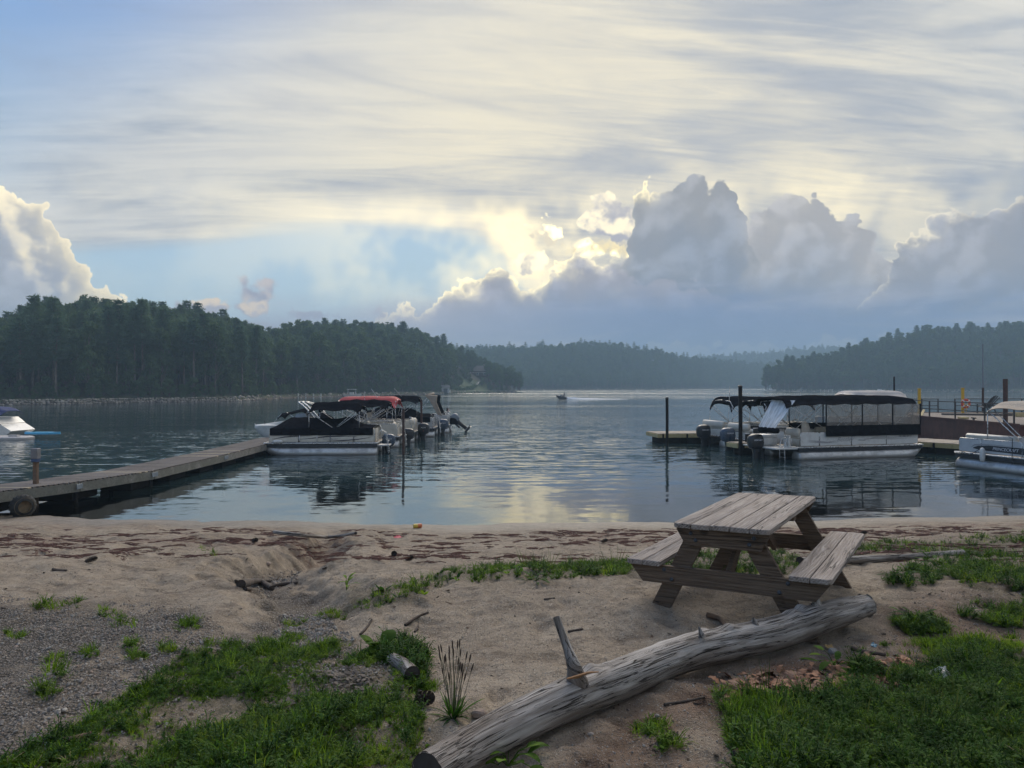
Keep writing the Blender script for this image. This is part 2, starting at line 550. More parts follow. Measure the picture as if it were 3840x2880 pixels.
def empty(name, loc=(0, 0, 0), rz=0.0, **kw):
    o = link(name, None, None, loc)
    o.empty_display_size = 0.2
    o.rotation_euler = (0, 0, rz)
    return tag(o, **kw)

def copy_tree(o, parent=None):
    c = o.copy()
    COL.objects.link(c)
    c.parent = parent
    for ch in list(o.children):
        copy_tree(ch, c)
    return c

def np_mesh(name, V, F, mat, smooth=True, attrs=None):
    """mesh from numpy arrays; F is (n, 3) or (n, 4)"""
    me = bpy.data.meshes.new(name)
    k = F.shape[1]
    me.vertices.add(len(V)); me.loops.add(F.size); me.polygons.add(len(F))
    me.vertices.foreach_set('co', np.ascontiguousarray(V, np.float32).ravel())
    me.loops.foreach_set('vertex_index', np.ascontiguousarray(F, np.int32).ravel())
    me.polygons.foreach_set('loop_start', np.arange(0, F.size, k, dtype=np.int32))
    me.polygons.foreach_set('use_smooth', np.full(len(F), smooth, bool))
    for m in (mat if isinstance(mat, (list, tuple)) else [mat]):
        me.materials.append(m)
    for a, val in (attrs or {}).items():
        at_ = me.attributes.new(a, 'FLOAT', 'POINT')
        at_.data.foreach_set('value', np.ascontiguousarray(val, np.float32).ravel())
    me.update(calc_edges=True)
    return me

def grid_faces(nr, nc):
    i = np.arange(nr - 1)[:, None] * nc + np.arange(nc - 1)[None, :]
    i = i.ravel()
    return np.stack([i, i + 1, i + nc + 1, i + nc], 1)

# ------------------------------------------------------------------ materials
MATS = {}
def mat(name, fn=None, color=(0.5, 0.5, 0.5), rough=0.6, metal=0.0, var=0.12, vscale=6.0, bump=0.0, bscale=40.0, spec=0.5, dirt=None, dscale=2.0, damt=0.5):
    if name in MATS:
        return MATS[name]
    m = bpy.data.materials.new(name)
    m.use_nodes = True
    t = m.node_tree
    n = NT(t)
    bs = t.nodes['Principled BSDF']
    n.bs = bs
    n.outp = t.nodes['Material Output']
    tc = n.new('ShaderNodeTexCoord')
    n.obj = E(n, tc.outputs['Object'])
    gm = n.new('ShaderNodeNewGeometry')
    n.pos = E(n, gm.outputs['Position'])
    n.nrm = E(n, gm.outputs['Normal'])
    oi = n.new('ShaderNodeObjectInfo')
    n.rnd = E(n, oi.outputs['Random'])
    bs.inputs['Roughness'].default_value = rough
    bs.inputs['Metallic'].default_value = metal
    bs.inputs['Specular IOR Level'].default_value = spec
    if fn:
        fn(n)
    else:
        nz = n.noise(n.obj, vscale, 4.0, 0.6)
        c = n.mix(n.smooth(nz, 0.3, 0.7), tuple(v * (1 - var) for v in color), tuple(min(1, v * (1 + var)) for v in color))
        c = n.mix((n.rnd - 0.5) * var * 1.5 + var * 0.75, c, tuple(v * 0.6 for v in color))
        if dirt:
            c = n.mix(n.smooth(n.noise(n.obj, dscale, 5.0, 0.65), 0.5, 0.72) * damt, c, dirt)
        n.put(bs.inputs['Base Color'], c)
        n.put(bs.inputs['Roughness'], n.lin(nz, 0.2, 0.8, max(0.02, rough - 0.1), min(1, rough + 0.1)))
        if bump:
            n.bump(bump, n.noise(n.obj, bscale, 3.0, 0.6))
    MATS[name] = m
    return m

def _bump(self, dist, h, strength=1.0):
    b = self.new('ShaderNodeBump')
    b.inputs['Strength'].default_value = strength
    b.inputs['Distance'].default_value = dist
    self.put(b.inputs['Height'], h)
    self.t.links.new(b.outputs[0], self.bs.inputs['Normal'])
    return E(self, b.outputs[0])
NT.bump = _bump
def _attr(self, name):
    a = self.new('ShaderNodeAttribute', attribute_name=name)
    return E(self, a.outputs['Fac'])
NT.attr = _attr
def _base(self, c):
    self.put(self.bs.inputs['Base Color'], c)
NT.base = _base

# ------------------------------------------------------------------ the shore: heights
def shore_y(x):
    return 15.4 + 0.0072 * np.asarray(x, float) ** 2 * np.where(np.abs(x) < 16, 1, 0) + np.where(np.abs(x) >= 16, 1.84 + (np.abs(x) - 16) * 0.16, 0) + 0.10 * np.sin(np.asarray(x) * 0.9) + 0.06 * np.sin(np.asarray(x) * 2.3 + 1)

GULLY = np.array([(-3.75, 14.6, .02, .30), (-3.45, 12.9, .17, .42), (-3.05, 11.2, .32, .50), (-2.95, 9.7, .36, .66), (-2.95, 8.4, .28, .74), (-2.6, 7.4, .20, .65), (-2.0, 6.5, .18, .55), (-1.7, 5.7, .14, .6), (-1.75, 5.0, .05, .6)])

def prints(x, y):
    """footprints trodden into the sand, one per random cell"""
    c = .46
    ix, iy = np.floor(x / c), np.floor(y / c)
    out = np.zeros(x.shape)
    for dx in (-1, 0, 1):
        for dy in (-1, 0, 1):
            jx, jy = ix + dx, iy + dy
            px = (jx + .2 + .6 * _hash(jx, jy, 901)) * c
            py = (jy + .2 + .6 * _hash(jx, jy, 902)) * c
            a = 6.283 * _hash(jx, jy, 903)
            on = (_hash(jx, jy, 904) < .62) * (.5 + .8 * _hash(jx, jy, 905))
            u = (x - px) * np.cos(a) + (y - py) * np.sin(a)
            v = -(x - px) * np.sin(a) + (y - py) * np.cos(a)
            e = np.sqrt((u / .135) ** 2 + (v / (.050 - .10 * u * .5)) ** 2)
            out = out + on * (-.022 * np.exp(-e ** 4) + .009 * np.exp(-((e - 1.35) / .28) ** 2))
    return out

def ground_h(x, y):
    x = np.asarray(x, float); y = np.asarray(y, float)
    s = y - shore_y(x)
    h = np.interp(s, [-30, -14, -12.3, -11.4, -10.7, -9.4, -8.2, -7, -5, -3, -1.6, -.8, 0, 1, 3, 6, 14, 40, 400], [1.75, 1.42, 1.325, 1.265, 1.205, 1.15, 1.04, .89, .59, .30, .125, .05, 0, -.07, -.2, -.6, -1.6, -3.0, -5.0])
    nf = sstep(s, 0.5, -1.5)                                       # rough only above water
    h = h + nf * (0.045 * fbm(x, y, 0.55, 3, 11) * (1 - .6 * np.exp(-((x - 1.2) / 1.6) ** 2 - ((y - 4.6) / 1.6) ** 2)) + 0.034 * fbm(x, y, 1.8, 3, 21) + 0.05 * sstep(x, -1.5, -3.0) * sstep(y, 6.5, 8.0) * fbm(x, y * .8, 2.6, 4, 23))
    # sand shelf that carries the table; its far edge falls away behind the strip of weeds
    h = h + 0.06 * sstep(x, -2.2, -0.9) * sstep(y, 8.4, 7.1) * sstep(y, 5.0, 6.2) + 0.10 * np.exp(-((x - 1.0) / .55) ** 2 - ((y - 5.55) / .4) ** 2)
    # the gully washed down to the lake
    dmin = np.full(x.shape, 1e9); dep = np.zeros(x.shape); wid = np.ones(x.shape); side = np.zeros(x.shape)
    for i in range(len(GULLY) - 1):
        a, b = GULLY[i], GULLY[i + 1]
        e = b[:2] - a[:2]
        t = np.clip(((x - a[0]) * e[0] + (y - a[1]) * e[1]) / (e @ e), 0, 1)
        dx, dy = x - a[0] - t * e[0], y - a[1] - t * e[1]
        d = np.hypot(dx, dy)
        m = d < dmin
        dmin = np.where(m, d, dmin)
        dep = np.where(m, a[2] + (b[2] - a[2]) * t, dep)
        wid = np.where(m, a[3] + (b[3] - a[3]) * t, wid)
        side = np.where(m, np.sign(dx), side)
    q = (dmin + 0.12 * fbm(x, y, 2.2, 3, 31)) / (wid * np.where(side > 0, 1.25, 0.85))
    h = h - dep * (1 - sstep(q, 0.12, 1.0)) + dep * 0.16 * np.exp(-((q - 1.25) / 0.35) ** 2)
    h = h + nf * .10 * fbm(x, y, 5.0, 4, 36) * sstep(q, .1, .4) * sstep(q, 1.5, .8) * sstep(dep, .05, .2)
    # trampled sand: prints and small hummocks
    foot = fbm(x, y, 4.2, 2, 41)
    h = h + nf * sstep(s, -0.4, -2.0) * (0.030 * foot + 0.034 * np.minimum(0, fbm(x, y, 5.0, 3, 51) + .12) + 0.020 * np.minimum(0, fbm(x, y, 11.0, 2, 55) + .1) + 0.006 * fbm(x, y, 22, 2, 61))
    h = h + prints(x, y) * nf * sstep(s, -1.0, -2.2) * sstep(y, 2.5, 3.2) * (.35 + .65 * sstep(fbm(x, y, .8, 2, 77), -.35, .1))
    return h

def gz(x, y):
    return float(ground_h(np.array([x]), np.array([y]))[0])

def on_ground(px, py):
    """where the sight line of a photo pixel meets the shore"""
    d = np.linspace(1.5, 30, 2400)
    X = (px - 1920) / FPX * d
    Z = HC - (py - HZ) / FPX * d
    g = np.maximum(ground_h(X, d), 0.0)
    i = int(np.argmax(Z <= g))
    if i == 0:
        i = len(d) - 1
    return Vector((X[i], d[i], float(g[i])))

# zones read off the photograph, as pixel outlines
Z_GRAVEL = [(-900, 2230), (300, 2270), (720, 2290), (900, 2380), (1000, 2430), (1120, 2330), (1330, 2400), (1480, 2500), (1000, 2500), (720, 2450), (520, 2580), (320, 2710), (0, 2860), (-900, 3200)]
Z_GL = [(-300, 2960), (60, 2810), (350, 2690), (560, 2570), (690, 2460), (800, 2415), (1000, 2405), (1200, 2445), (1390, 2450), (1440, 2380), (1540, 2380), (1600, 2460), (1625, 2560), (1555, 2650), (1600, 2730), (1640, 2810), (1560, 2900), (1400, 3300), (-500, 3600)]
Z_GR = [(2680, 2650), (2720, 2610), (2900, 2610), (3050, 2580), (3150, 2530), (3350, 2510), (3500, 2505), (3600, 2450), (3840, 2430), (4400, 2400), (4600, 3500), (2850, 3500), (2760, 2850), (2700, 2730)]
Z_S1 = [(1290, 2295), (1330, 2245), (1440, 2205), (1600, 2172), (1660, 2142), (1800, 2135), (2000, 2122), (2200, 2112), (2380, 2100), (2380, 2152), (2200, 2164), (1900, 2178), (1720, 2184), (1650, 2196), (1560, 2245), (1400, 2280)]
Z_S2 = [(2400, 2092), (2900, 2058), (3010, 2100), (3000, 2160), (2700, 2165), (2400, 2155)]
Z_R2 = [(3120, 2070), (3300, 2032), (3550, 2022), (3900, 1985), (4300, 1980), (4300, 2085), (3840, 2080), (3600, 2105), (3300, 2085), (3180, 2110)]
Z_R3 = [(3480, 2085), (3840, 2075), (4300, 2080), (4300, 2260), (3840, 2240), (3700, 2225), (3580, 2175)]
Z_R4 = [(3290, 2150), (3420, 2130), (3540, 2150), (3510, 2195), (3330, 2200)]
Z_R5 = [(3340, 2330), (3430, 2300), (3540, 2320), (3560, 2375), (3400, 2390)]
Z_R6 = [(3570, 2280), (3640, 2240), (3840, 2250), (4300, 2250), (4300, 2360), (3700, 2345)]
Z_R7 = [(3330, 2420), (3600, 2390), (3840, 2400), (4200, 2400), (3840, 2460), (3500, 2470)]
Z_SOIL = [(1900, 3000), (2200, 2760), (2500, 2560), (2900, 2480), (3280, 2380), (3420, 2240), (3840, 2180), (4500, 2150), (4600, 3000)]
Z_LEAF = [(2640, 2600), (2700, 2530), (2950, 2500), (3300, 2460), (3650, 2470), (3600, 2530), (3300, 2560), (3100, 2600), (2850, 2640), (2700, 2650)]

def zone(px, py, poly, soft, wob):
    return sstep(poly_sd(px, py, poly) + wob, -soft, soft)

def build_ground():
    nx, ny = 860, 560
    t = np.linspace(-1, 1, nx)
    xs = np.sinh(3.5 * t) / math.sinh(3.5) * 46
    ys = np.concatenate([np.linspace(-4, 2.2, 30), 2.2 + (np.linspace(0, 1, ny - 60)[1:] ** 1.25) * 15.6, np.geomspace(18.0, 2040, 31)])
    X, Y = np.meshgrid(xs, ys)
    far = sstep(Y, 30, 200)
    X = np.clip(X * (1 + far * (Y / 12.0)), -1700 + Y * 0, 1700)                                # the sheet widens towards the horizon
    Z = ground_h(X, np.minimum(Y, 400))
    px, py = to_px(X, Y, Z)
    w = fbm(X, Y, 1.6, 4, 71) * 60 * np.clip(6 / np.maximum(Y, 1), .2, 1.5) + fbm(X, Y, 6, 3, 72) * 26 * np.clip(6 / np.maximum(Y, 1), .2, 1.5)
    s = Y - shore_y(X)
    gravel = zone(px, py, Z_GRAVEL, 60, w)
    gx = np.zeros(X.shape)
    for i in range(3, len(GULLY) - 1):
        a, b = GULLY[i], GULLY[i + 1]
        e = b[:2] - a[:2]
        tt = np.clip(((X - a[0]) * e[0] + (Y - a[1]) * e[1]) / (e @ e), 0, 1)
        d = np.hypot(X - a[0] - tt * e[0], Y - a[1] - tt * e[1])
        gx = np.maximum(gx, sstep(d + .1 * fbm(X, Y, 4, 2, 5), .42, .12))
    gravel = np.maximum(gravel, gx * 0.8)
    streak = fbm(X * 0.55, Y * 2.4, 1.0, 4, 81)
    red = sstep(streak + 0.35 * fbm(X, Y, 4, 4, 82), -0.22, 0.50) * sstep(s, -0.7, -1.3) * sstep(s, -6.0, -4.0)
    red = red * np.clip(0.55 + 0.6 * fbm(X, Y, 0.35, 2, 83) + 0.4 * sstep(np.abs(X + 1.5), 1.0, 4.0), 0, 1)
    wet = sstep(s + .25 * fbm(X, Y, .9, 3, 88), -1.5, -0.35)
    soil = np.maximum(zone(px, py, Z_SOIL, 120, w), 0)
    green = np.zeros(X.shape)
    for pz in (Z_GL, Z_GR, Z_S1, Z_S2, Z_R2, Z_R3, Z_R4, Z_R5, Z_R6):
        green = np.maximum(green, zone(px, py, pz, 30, w * .5))
    leaf = zone(px, py, Z_LEAF, 50, w)
    bed_dark = sstep(s, 0.6, 6.5)  # bed colour darkens with depth, standing in for light the water absorbs
    V = np.stack([X, Y, Z], -1).reshape(-1, 3)
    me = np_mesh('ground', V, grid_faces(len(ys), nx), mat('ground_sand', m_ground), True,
                 dict(gravel=gravel, red=red, wet=wet, soil=soil, green=green, leaf=leaf, bed_dark=bed_dark))
    o = link('ground', me)
    tag(o, 'sloping sand and gravel shore', kind='structure')

def m_ground(n):
    p = n.pos
    big = n.noise(p, 0.9, 4.0, 0.55)
    mid = n.noise(p, 7.0, 4.0, 0.6)
    fine = n.noise(p, 60.0, 3.0, 0.65)
    grain = n.noise(p, 240.0, 2.0, 0.7)
    sand = n.mix(n.smooth(mid * 0.5 + big * 0.5, 0.36, 0.64), (0.248, 0.190, 0.134), (0.400, 0.322, 0.238))
    sand = n.mix(n.smooth(fine, 0.35, 0.7) * 0.5, sand, (0.38, 0.33, 0.265))
    shade_mott = n.noise(n.vmath('MULTIPLY', p, (2.2, 5.5, 2.2)), 1.0, 5.0, 0.68)
    sand = n.mix(n.smooth(shade_mott, 0.50, 0.70) * 0.62, sand, (0.120, 0.088, 0.064))  # dark mottling in the colour stands in for shade in small hollows
    shade_crumb = n.noise(p, 26.0, 3.0, 0.7)
    sand = n.mix(n.smooth(shade_crumb, 0.54, 0.68) * 0.65, sand, (0.135, 0.102, 0.076))  # finer layer of the same hollow shade, painted into the sand
    vor = n.voro(p, 95.0, 0, out='Color')
    vd = n.voro(p, 95.0, 0)
    sv = n.math('POWER', n.sep(vor)[0], 2.0)
    speck = n.smooth(sv, 0.60, 0.95) * n.smooth(vd, 0.50, 0.30)
    dk = n.smooth(n.sep(vor)[1], 0.78, 0.95) * n.smooth(vd, 0.50, 0.30)
    sand = n.mix(speck * 0.55, sand, (0.62, 0.56, 0.47))
    sand = n.mix(dk * 0.65, sand, (0.10, 0.085, 0.075))
    soil = n.mix(n.smooth(mid, 0.35, 0.65), (0.105, 0.066, 0.045), (0.225, 0.158, 0.112))
    soil = n.mix(speck * 0.5, soil, (0.45, 0.38, 0.32))
    soil = n.mix(dk * 0.6, soil, (0.06, 0.045, 0.035))
    c = n.mix(n.attr('soil') * n.smooth(big + (mid - .5) * .6, 0.30, 0.52), sand, soil)
    gv = n.voro(p, 62.0, 0, out='Color')
    gd = n.voro(p, 62.0, 0)
    gr = n.mix(n.sep(gv)[0], (0.115, 0.098, 0.084), (0.34, 0.30, 0.26))
    gr = n.mix(n.smooth(gd, 0.35, 0.6), gr, (0.10, 0.085, 0.07))
    gk = n.attr('gravel') * n.smooth(mid * 0.6 + big * 0.6, 0.40, 0.62)
    c = n.mix(gk, c, gr)
    rn = n.noise(n.vmath('MULTIPLY', p, (5.0, 16.0, 5.0)), 1.0, 5.0, 0.7)
    rk = n.attr('red') * n.smooth(rn, 0.36, 0.62)
    c = n.mix(rk * 0.8, c, n.mix(n.smooth(fine, .35, .65), (0.090, 0.038, 0.028), (0.210, 0.100, 0.072)))
    c = n.mix(n.attr('leaf') * n.smooth(mid, 0.38, 0.58) * 0.8, c, n.mix(n.smooth(fine, .35, .65), (0.045, 0.026, 0.016), (0.15, 0.07, 0.04)))
    c = n.mix(n.attr('green') * n.smooth(mid, 0.30, 0.55) * 0.75, c, n.mix(n.smooth(fine, .3, .7), (0.030, 0.034, 0.014), (0.085, 0.070, 0.040)))
    wet = n.attr('wet')
    c = n.mix(wet * 0.72, c, n.vmath('MULTIPLY', c, (0.42, 0.40, 0.38)))
    c = n.mix(n.attr('bed_dark'), c, (0.020, 0.022, 0.014))
    n.base(c)
    n.put(n.bs.inputs['Roughness'], n.fmix(wet, 0.92, 0.45))
    n.put(n.bs.inputs['Specular IOR Level'], n.fmix(wet, 0.25, 0.5))
    h = fine * 0.5 + grain * 0.22 + mid * 1.4 + (1.0 - gd) * gk * 1.1 + (1.0 - vd) * 0.25
    n.bump(0.030, h, 1.0)

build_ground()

# ------------------------------------------------------------------ the lake
def m_water(n):
    p = n.pos
    x, y, z = n.sep(p)
    # ripples: slopes straight from noise, long crests parallel to the shore
    def slope(sx, sy, det, off, rough=0.55, dist=0.3):
        c = n.noise(n.xyz(x * sx + off, y * sy + off * 0.37, off), 1.0, det, rough, dist, color=True)
        a, b, _ = n.sep(c)
        return a - 0.5, b - 0.5
    a1, b1 = slope(0.9, 2.6, 2.0, 3.1)
    a2, b2 = slope(2.6, 7.0, 2.0, 11.7)
    a3, b3 = slope(0.16, 0.42, 2.0, 23.0)
    a4, b4 = slope(0.35, 3.6, 2.0, 37.0, 0.5, 0.6)
    a5, b5 = slope(7.0, 12.0, 1.0, 51.0)
    gust = n.noise(n.xyz(x * 0.010, y * 0.045, 0.0), 1.0, 3.0, 0.55, 0.4)
    patch = n.smooth(gust, 0.38, 0.62)
    offshore = n.smooth(y, 17.0, 55.0)
    calm = n.fmix(n.smooth(y, 15.5, 30.0), 0.20, 0.9)
    # slicks of still water far out
    slick = n.smooth(n.noise(n.xyz(x * 0.0022, y * 0.016 + x * .001, 4.0), 1.0, 2.0, 0.5), 0.545, 0.60) * n.smooth(y, 70, 130)
    wind = n.smooth(x + y * 0.12, -26.0, 8.0, 0.9, 1.7)
    wind = wind * n.smooth(y, 110.0, 230.0, 1.0, 2.1)
    k = calm * n.fmix(n.smooth(y, 18.0, 50.0), 1.0, wind) * n.fmix(patch, 0.62, 1.2) * n.fmix(slick, 1.0, 1.9)
    nearw = n.smooth(y, 70.0, 28.0, 0.22, 1.0)
    sx = (a1 * 0.10 * nearw + a2 * 0.07 + a3 * 0.03 + a5 * 0.06) * k
    sy = (b1 * 0.26 * nearw + b2 * 0.22 * n.fmix(offshore, 0.5, 0.8) + b3 * 0.05 + b4 * 0.14 * nearw + b5 * n.fmix(offshore, 0.06, 0.26)) * k
    nrm = n.vmath('NORMALIZE', n.xyz(sx, sy, 1.0))
    fr = n.new('ShaderNodeFresnel')
    fr.inputs['IOR'].default_value = 4.0
    n.put(fr.inputs['Normal'], nrm)
    gl = n.new('ShaderNodeBsdfGlossy')
    gl.inputs['Roughness'].default_value = 0.05
    gl.inputs['Color'].default_value = (0.96, 0.97, 0.98, 1)
    n.put(gl.inputs['Normal'], nrm)
    tr = n.new('ShaderNodeBsdfTransparent')
    tr.inputs['Color'].default_value = (0.62, 0.60, 0.46, 1)
    df = n.new('ShaderNodeBsdfDiffuse')
    df.inputs['Color'].default_value = (0.020, 0.040, 0.044, 1)
    body = n.new('ShaderNodeMixShader')
    n.put(body.inputs[0], n.smooth(y - (x * x) * 0.006, 16.5, 24.0))
    n.t.links.new(tr.outputs[0], body.inputs[1]); n.t.links.new(df.outputs[0], body.inputs[2])
    mx = n.new('ShaderNodeMixShader')
    n.t.links.new(fr.outputs[0], mx.inputs[0])
    n.t.links.new(body.outputs[0], mx.inputs[1]); n.t.links.new(gl.outputs[0], mx.inputs[2])
    n.t.links.new(mx.outputs[0], n.outp.inputs[0])

def build_lake():
    xs = np.array([-1700, -600, -150, -50, -16, 0, 16, 50, 150, 600, 1700.])
    ys = np.array([13.5, 18, 26, 40, 70, 120, 250, 600, 1200, 2040.])
    X, Y = np.meshgrid(xs, ys)
    V = np.stack([X, Y, np.zeros_like(X)], -1).reshape(-1, 3)
    o = link('lake', np_mesh('lake', V, grid_faces(len(ys), len(xs)), mat('lake_water', m_water), True))
    tag(o, 'rippled lake water', kind='structure')
build_lake()

# ------------------------------------------------------------------ hills across the lake
class Hill:
    """land described by compass direction: shore distance, ridge distance, ridge height"""
    def __init__(self, pts, bank=0.9, back=0.55, depth=90.0, amp=1.0):
        p = np.array(pts, float)
        self.a = np.arctan((p[:, 0] - 1920) / FPX)
        self.sh, self.rd, self.rz = p[:, 1], p[:, 2], p[:, 3]
        self.bank, self.back, self.depth, self.amp = bank, back, depth, amp
    def pos(self, a, t):
        """a: direction, t: 0 shore, 1 ridge, 2 behind"""
        sh, rd, rz = (np.interp(a, self.a, q) for q in (self.sh, self.rd, self.rz))
        f = np.where(t < 1, sh + (rd - sh) * t, rd + (t - 1) * self.depth)        # forward distance
        x, y = f * np.tan(a), f
        k = np.clip(t, 0, 1)
        z = self.bank * sstep(t, -0.03, 0.015) + (rz - self.bank) * (k * k * (3 - 2 * k)) ** 0.85
        z = np.where(t > 1, rz * (1 - (1 - self.back) * sstep(t, 1, 2)), z)
        z = z + self.amp * fbm(x, y, 0.03, 3, 91) * 1.6 * sstep(t, 0.05, 0.5)
        z = np.where(t < 0, -1.6 * sstep(-t, 0.0, 0.06) + self.bank * sstep(t, -0.03, 0.015), z)
        return x, y, z

HILLS = {}
def build_hill(key, name, label, pts, na=200, nt=60, lawn=None, **kw):
    h = Hill(pts, **kw)
    HILLS[key] = h
    aa = np.linspace(h.a[0], h.a[-1], na)
    tt = np.concatenate([[-0.1, -.05, -.03, -.02, -.01, 0, .01, .02, .03], np.linspace(0.05, 1, nt), np.linspace(1.1, 2, 10)])
    A, T = np.meshgrid(aa, tt)
    X, Y, Z = h.pos(A, T)
    e = np.minimum(np.arange(na), np.arange(na)[::-1]) / 6.0
    Z = np.where(np.clip(e, 0, 1)[None, :] < 1, Z * np.clip(e, 0, 1)[None, :] - 1.5 * (1 - np.clip(e, 0, 1)[None, :]), Z)
    px, py = to_px(X, Y, Z)
    lw = np.zeros(X.shape)
    if lawn:
        lw = zone(px, py, lawn, 8, fbm(X, Y, 0.08, 3, 5) * 8)
    me = np_mesh(name, np.stack([X, Y, Z], -1).reshape(-1, 3), grid_faces(len(tt), na), mat('forest_floor', m_floor), True, dict(lawn=lw))
    o = link(name, me)
    tag(o, label, kind='structure')
    return h

def m_floor(n):
    f = n.noise(n.pos, 0.35, 5.0, 0.6)
    g = n.noise(n.pos, 2.5, 4.0, 0.6)
    x, y, z = n.sep(n.pos)
    c = n.mix(n.smooth(f, 0.35, 0.65), (0.035, 0.030, 0.020), (0.075, 0.052, 0.036))
    c = n.mix(n.smooth(g, 0.45, 0.65) * 0.7, c, (0.030, 0.045, 0.020))
    bank = n.smooth(z, 1.9, 0.9)
    c = n.mix(bank * n.smooth(g, 0.35, 0.6), c, (0.055, 0.080, 0.026))
    c = n.mix(n.smooth(z, 0.55, 0.25), c, (0.10, 0.075, 0.055))
    c = n.mix(n.attr('lawn'), c, n.mix(n.smooth(g, .3, .7), (0.026, 0.050, 0.014), (0.050, 0.080, 0.024)))
    n.base(c)
    n.put(n.bs.inputs['Roughness'], 0.95)

LAWN = [(1640, 1490), (1700, 1440), (1702, 1402), (1740, 1398), (1770, 1420), (1820, 1440), (1880, 1478), (1870, 1490)]
build_hill('A', 'hill', 'wooded hill across the cove with a lawn running down to the lake',
           [(-900, 102, 190, 9), (-300, 106, 182, 8), (0, 112, 175, 6.0), (150, 116, 172, 11.2), (250, 118, 170, 11.8), (500, 128, 178, 12.5), (700, 135, 188, 11.0), (800, 139, 195, 9.5), (900, 144, 208, 8.8), (1000, 158, 230, 8.8), (1100, 178, 270, 11.5),
            (1330, 205, 300, 17.5), (1450, 222, 310, 16.5), (1600, 258, 330, 13.5), (1700, 285, 350, 12), (1760, 297, 355, 11), (1850, 322, 368, 6), (1960, 345, 385, 1.5)], na=260, lawn=LAWN)
build_hill('C', 'hill', 'low wooded ridge closing the middle of the lake',
           [(1350, 520, 690, 26), (1600, 540, 690, 28), (1750, 535, 690, 29), (2000, 545, 680, 29), (2120, 560, 680, 31.5), (2200, 575, 690, 34), (2330, 600, 700, 33.5), (2450, 640, 720, 29), (2600, 720, 790, 24), (2750, 790, 880, 23), (3050, 850, 950, 18), (3300, 900, 1000, 16)], na=160, depth=150, amp=2)
build_hill('D', 'hill', 'hazy far hill at the end of the lake', [(2300, 1050, 1300, 34), (2500, 1050, 1300, 36), (2640, 1050, 1300, 41), (2760, 1050, 1300, 46), (2860, 1050, 1300, 47), (2950, 1050, 1320, 53), (3080, 1050, 1330, 63), (3180, 1050, 1320, 57), (3400, 1050, 1300, 50), (3800, 1050, 1300, 45)], na=100, depth=250, amp=2)
build_hill('E', 'hill', 'dark wooded shore rising at the right of the lake', [(2865, 436, 442, 1.0), (2890, 432, 445, 3.0), (2948, 428, 452, 8), (3106, 418, 462, 12), (3227, 408, 470, 18.5), (3306, 402, 478, 23.5), (3409, 396, 480, 25.5), (3530, 388, 480, 30.5), (3660, 380, 478, 30), (3772, 372, 475, 32), (3840, 368, 472, 35), (4300, 345, 455, 37), (4700, 330, 440, 33)], na=160, depth=120, amp=1.5)

# ------------------------------------------------------------------ tree prototypes
def m_leaf(lo, hi, tip):
    def fn(n):
        nz = n.noise(n.pos, 0.45, 3.0, 0.6)
        fz = n.noise(n.pos, 2.2, 2.0, 0.6)
        c = n.mix(n.smooth(nz + (n.rnd - 0.5) * 0.35, 0.3, 0.7), lo, hi)
        c = n.mix(n.smooth(fz, 0.5, 0.75) * 0.5, c, tip)
        n.base(c)
        n.put(n.bs.inputs['Roughness'], 0.75)
        n.put(n.bs.inputs['Specular IOR Level'], 0.25)
        tr = n.new('ShaderNodeBsdfTranslucent')
        n.put(tr.inputs[0], n.vmath('MULTIPLY', c, (1.1, 1.25, 0.7)))
        mx = n.new('ShaderNodeMixShader')
        mx.inputs[0].default_value = 0.28
        n.t.links.new(n.bs.outputs[0], mx.inputs[1]); n.t.links.new(tr.outputs[0], mx.inputs[2])
        n.t.links.new(mx.outputs[0], n.outp.inputs[0])
    return fn
M_NEEDLE = mat('pine_needles', m_leaf((0.066, 0.116, 0.086), (0.105, 0.162, 0.112), (0.140, 0.195, 0.125)))
M_LEAF = mat('broad_leaves', m_leaf((0.062, 0.104, 0.054), (0.104, 0.154, 0.072), (0.145, 0.190, 0.085)))
def m_bark(n):
    nz = n.noise(n.vmath('MULTIPLY', n.obj, (6.0, 6.0, 0.8)), 1.0, 4.0, 0.6)
    n.base(n.mix(n.smooth(nz, 0.35, 0.65), (0.070, 0.055, 0.044), (0.210, 0.175, 0.145)))
    n.put(n.bs.inputs['Roughness'], 0.95)
M_BARK = mat('bark', m_bark)

def quads(C, U, W):
    """leaf quads from centres and two half axes"""
    V = np.stack([C - U - W * .35, C + U * 0.1 - W, C + U + W * .35, C - U * .1 + W], 1).reshape(-1, 3)
    F = np.arange(len(C) * 4).reshape(-1, 4)
    return V, F

def rand_dirs(k, rng):
    d = rng.normal(size=(k, 3))
    return d / np.linalg.norm(d, axis=1, keepdims=True)

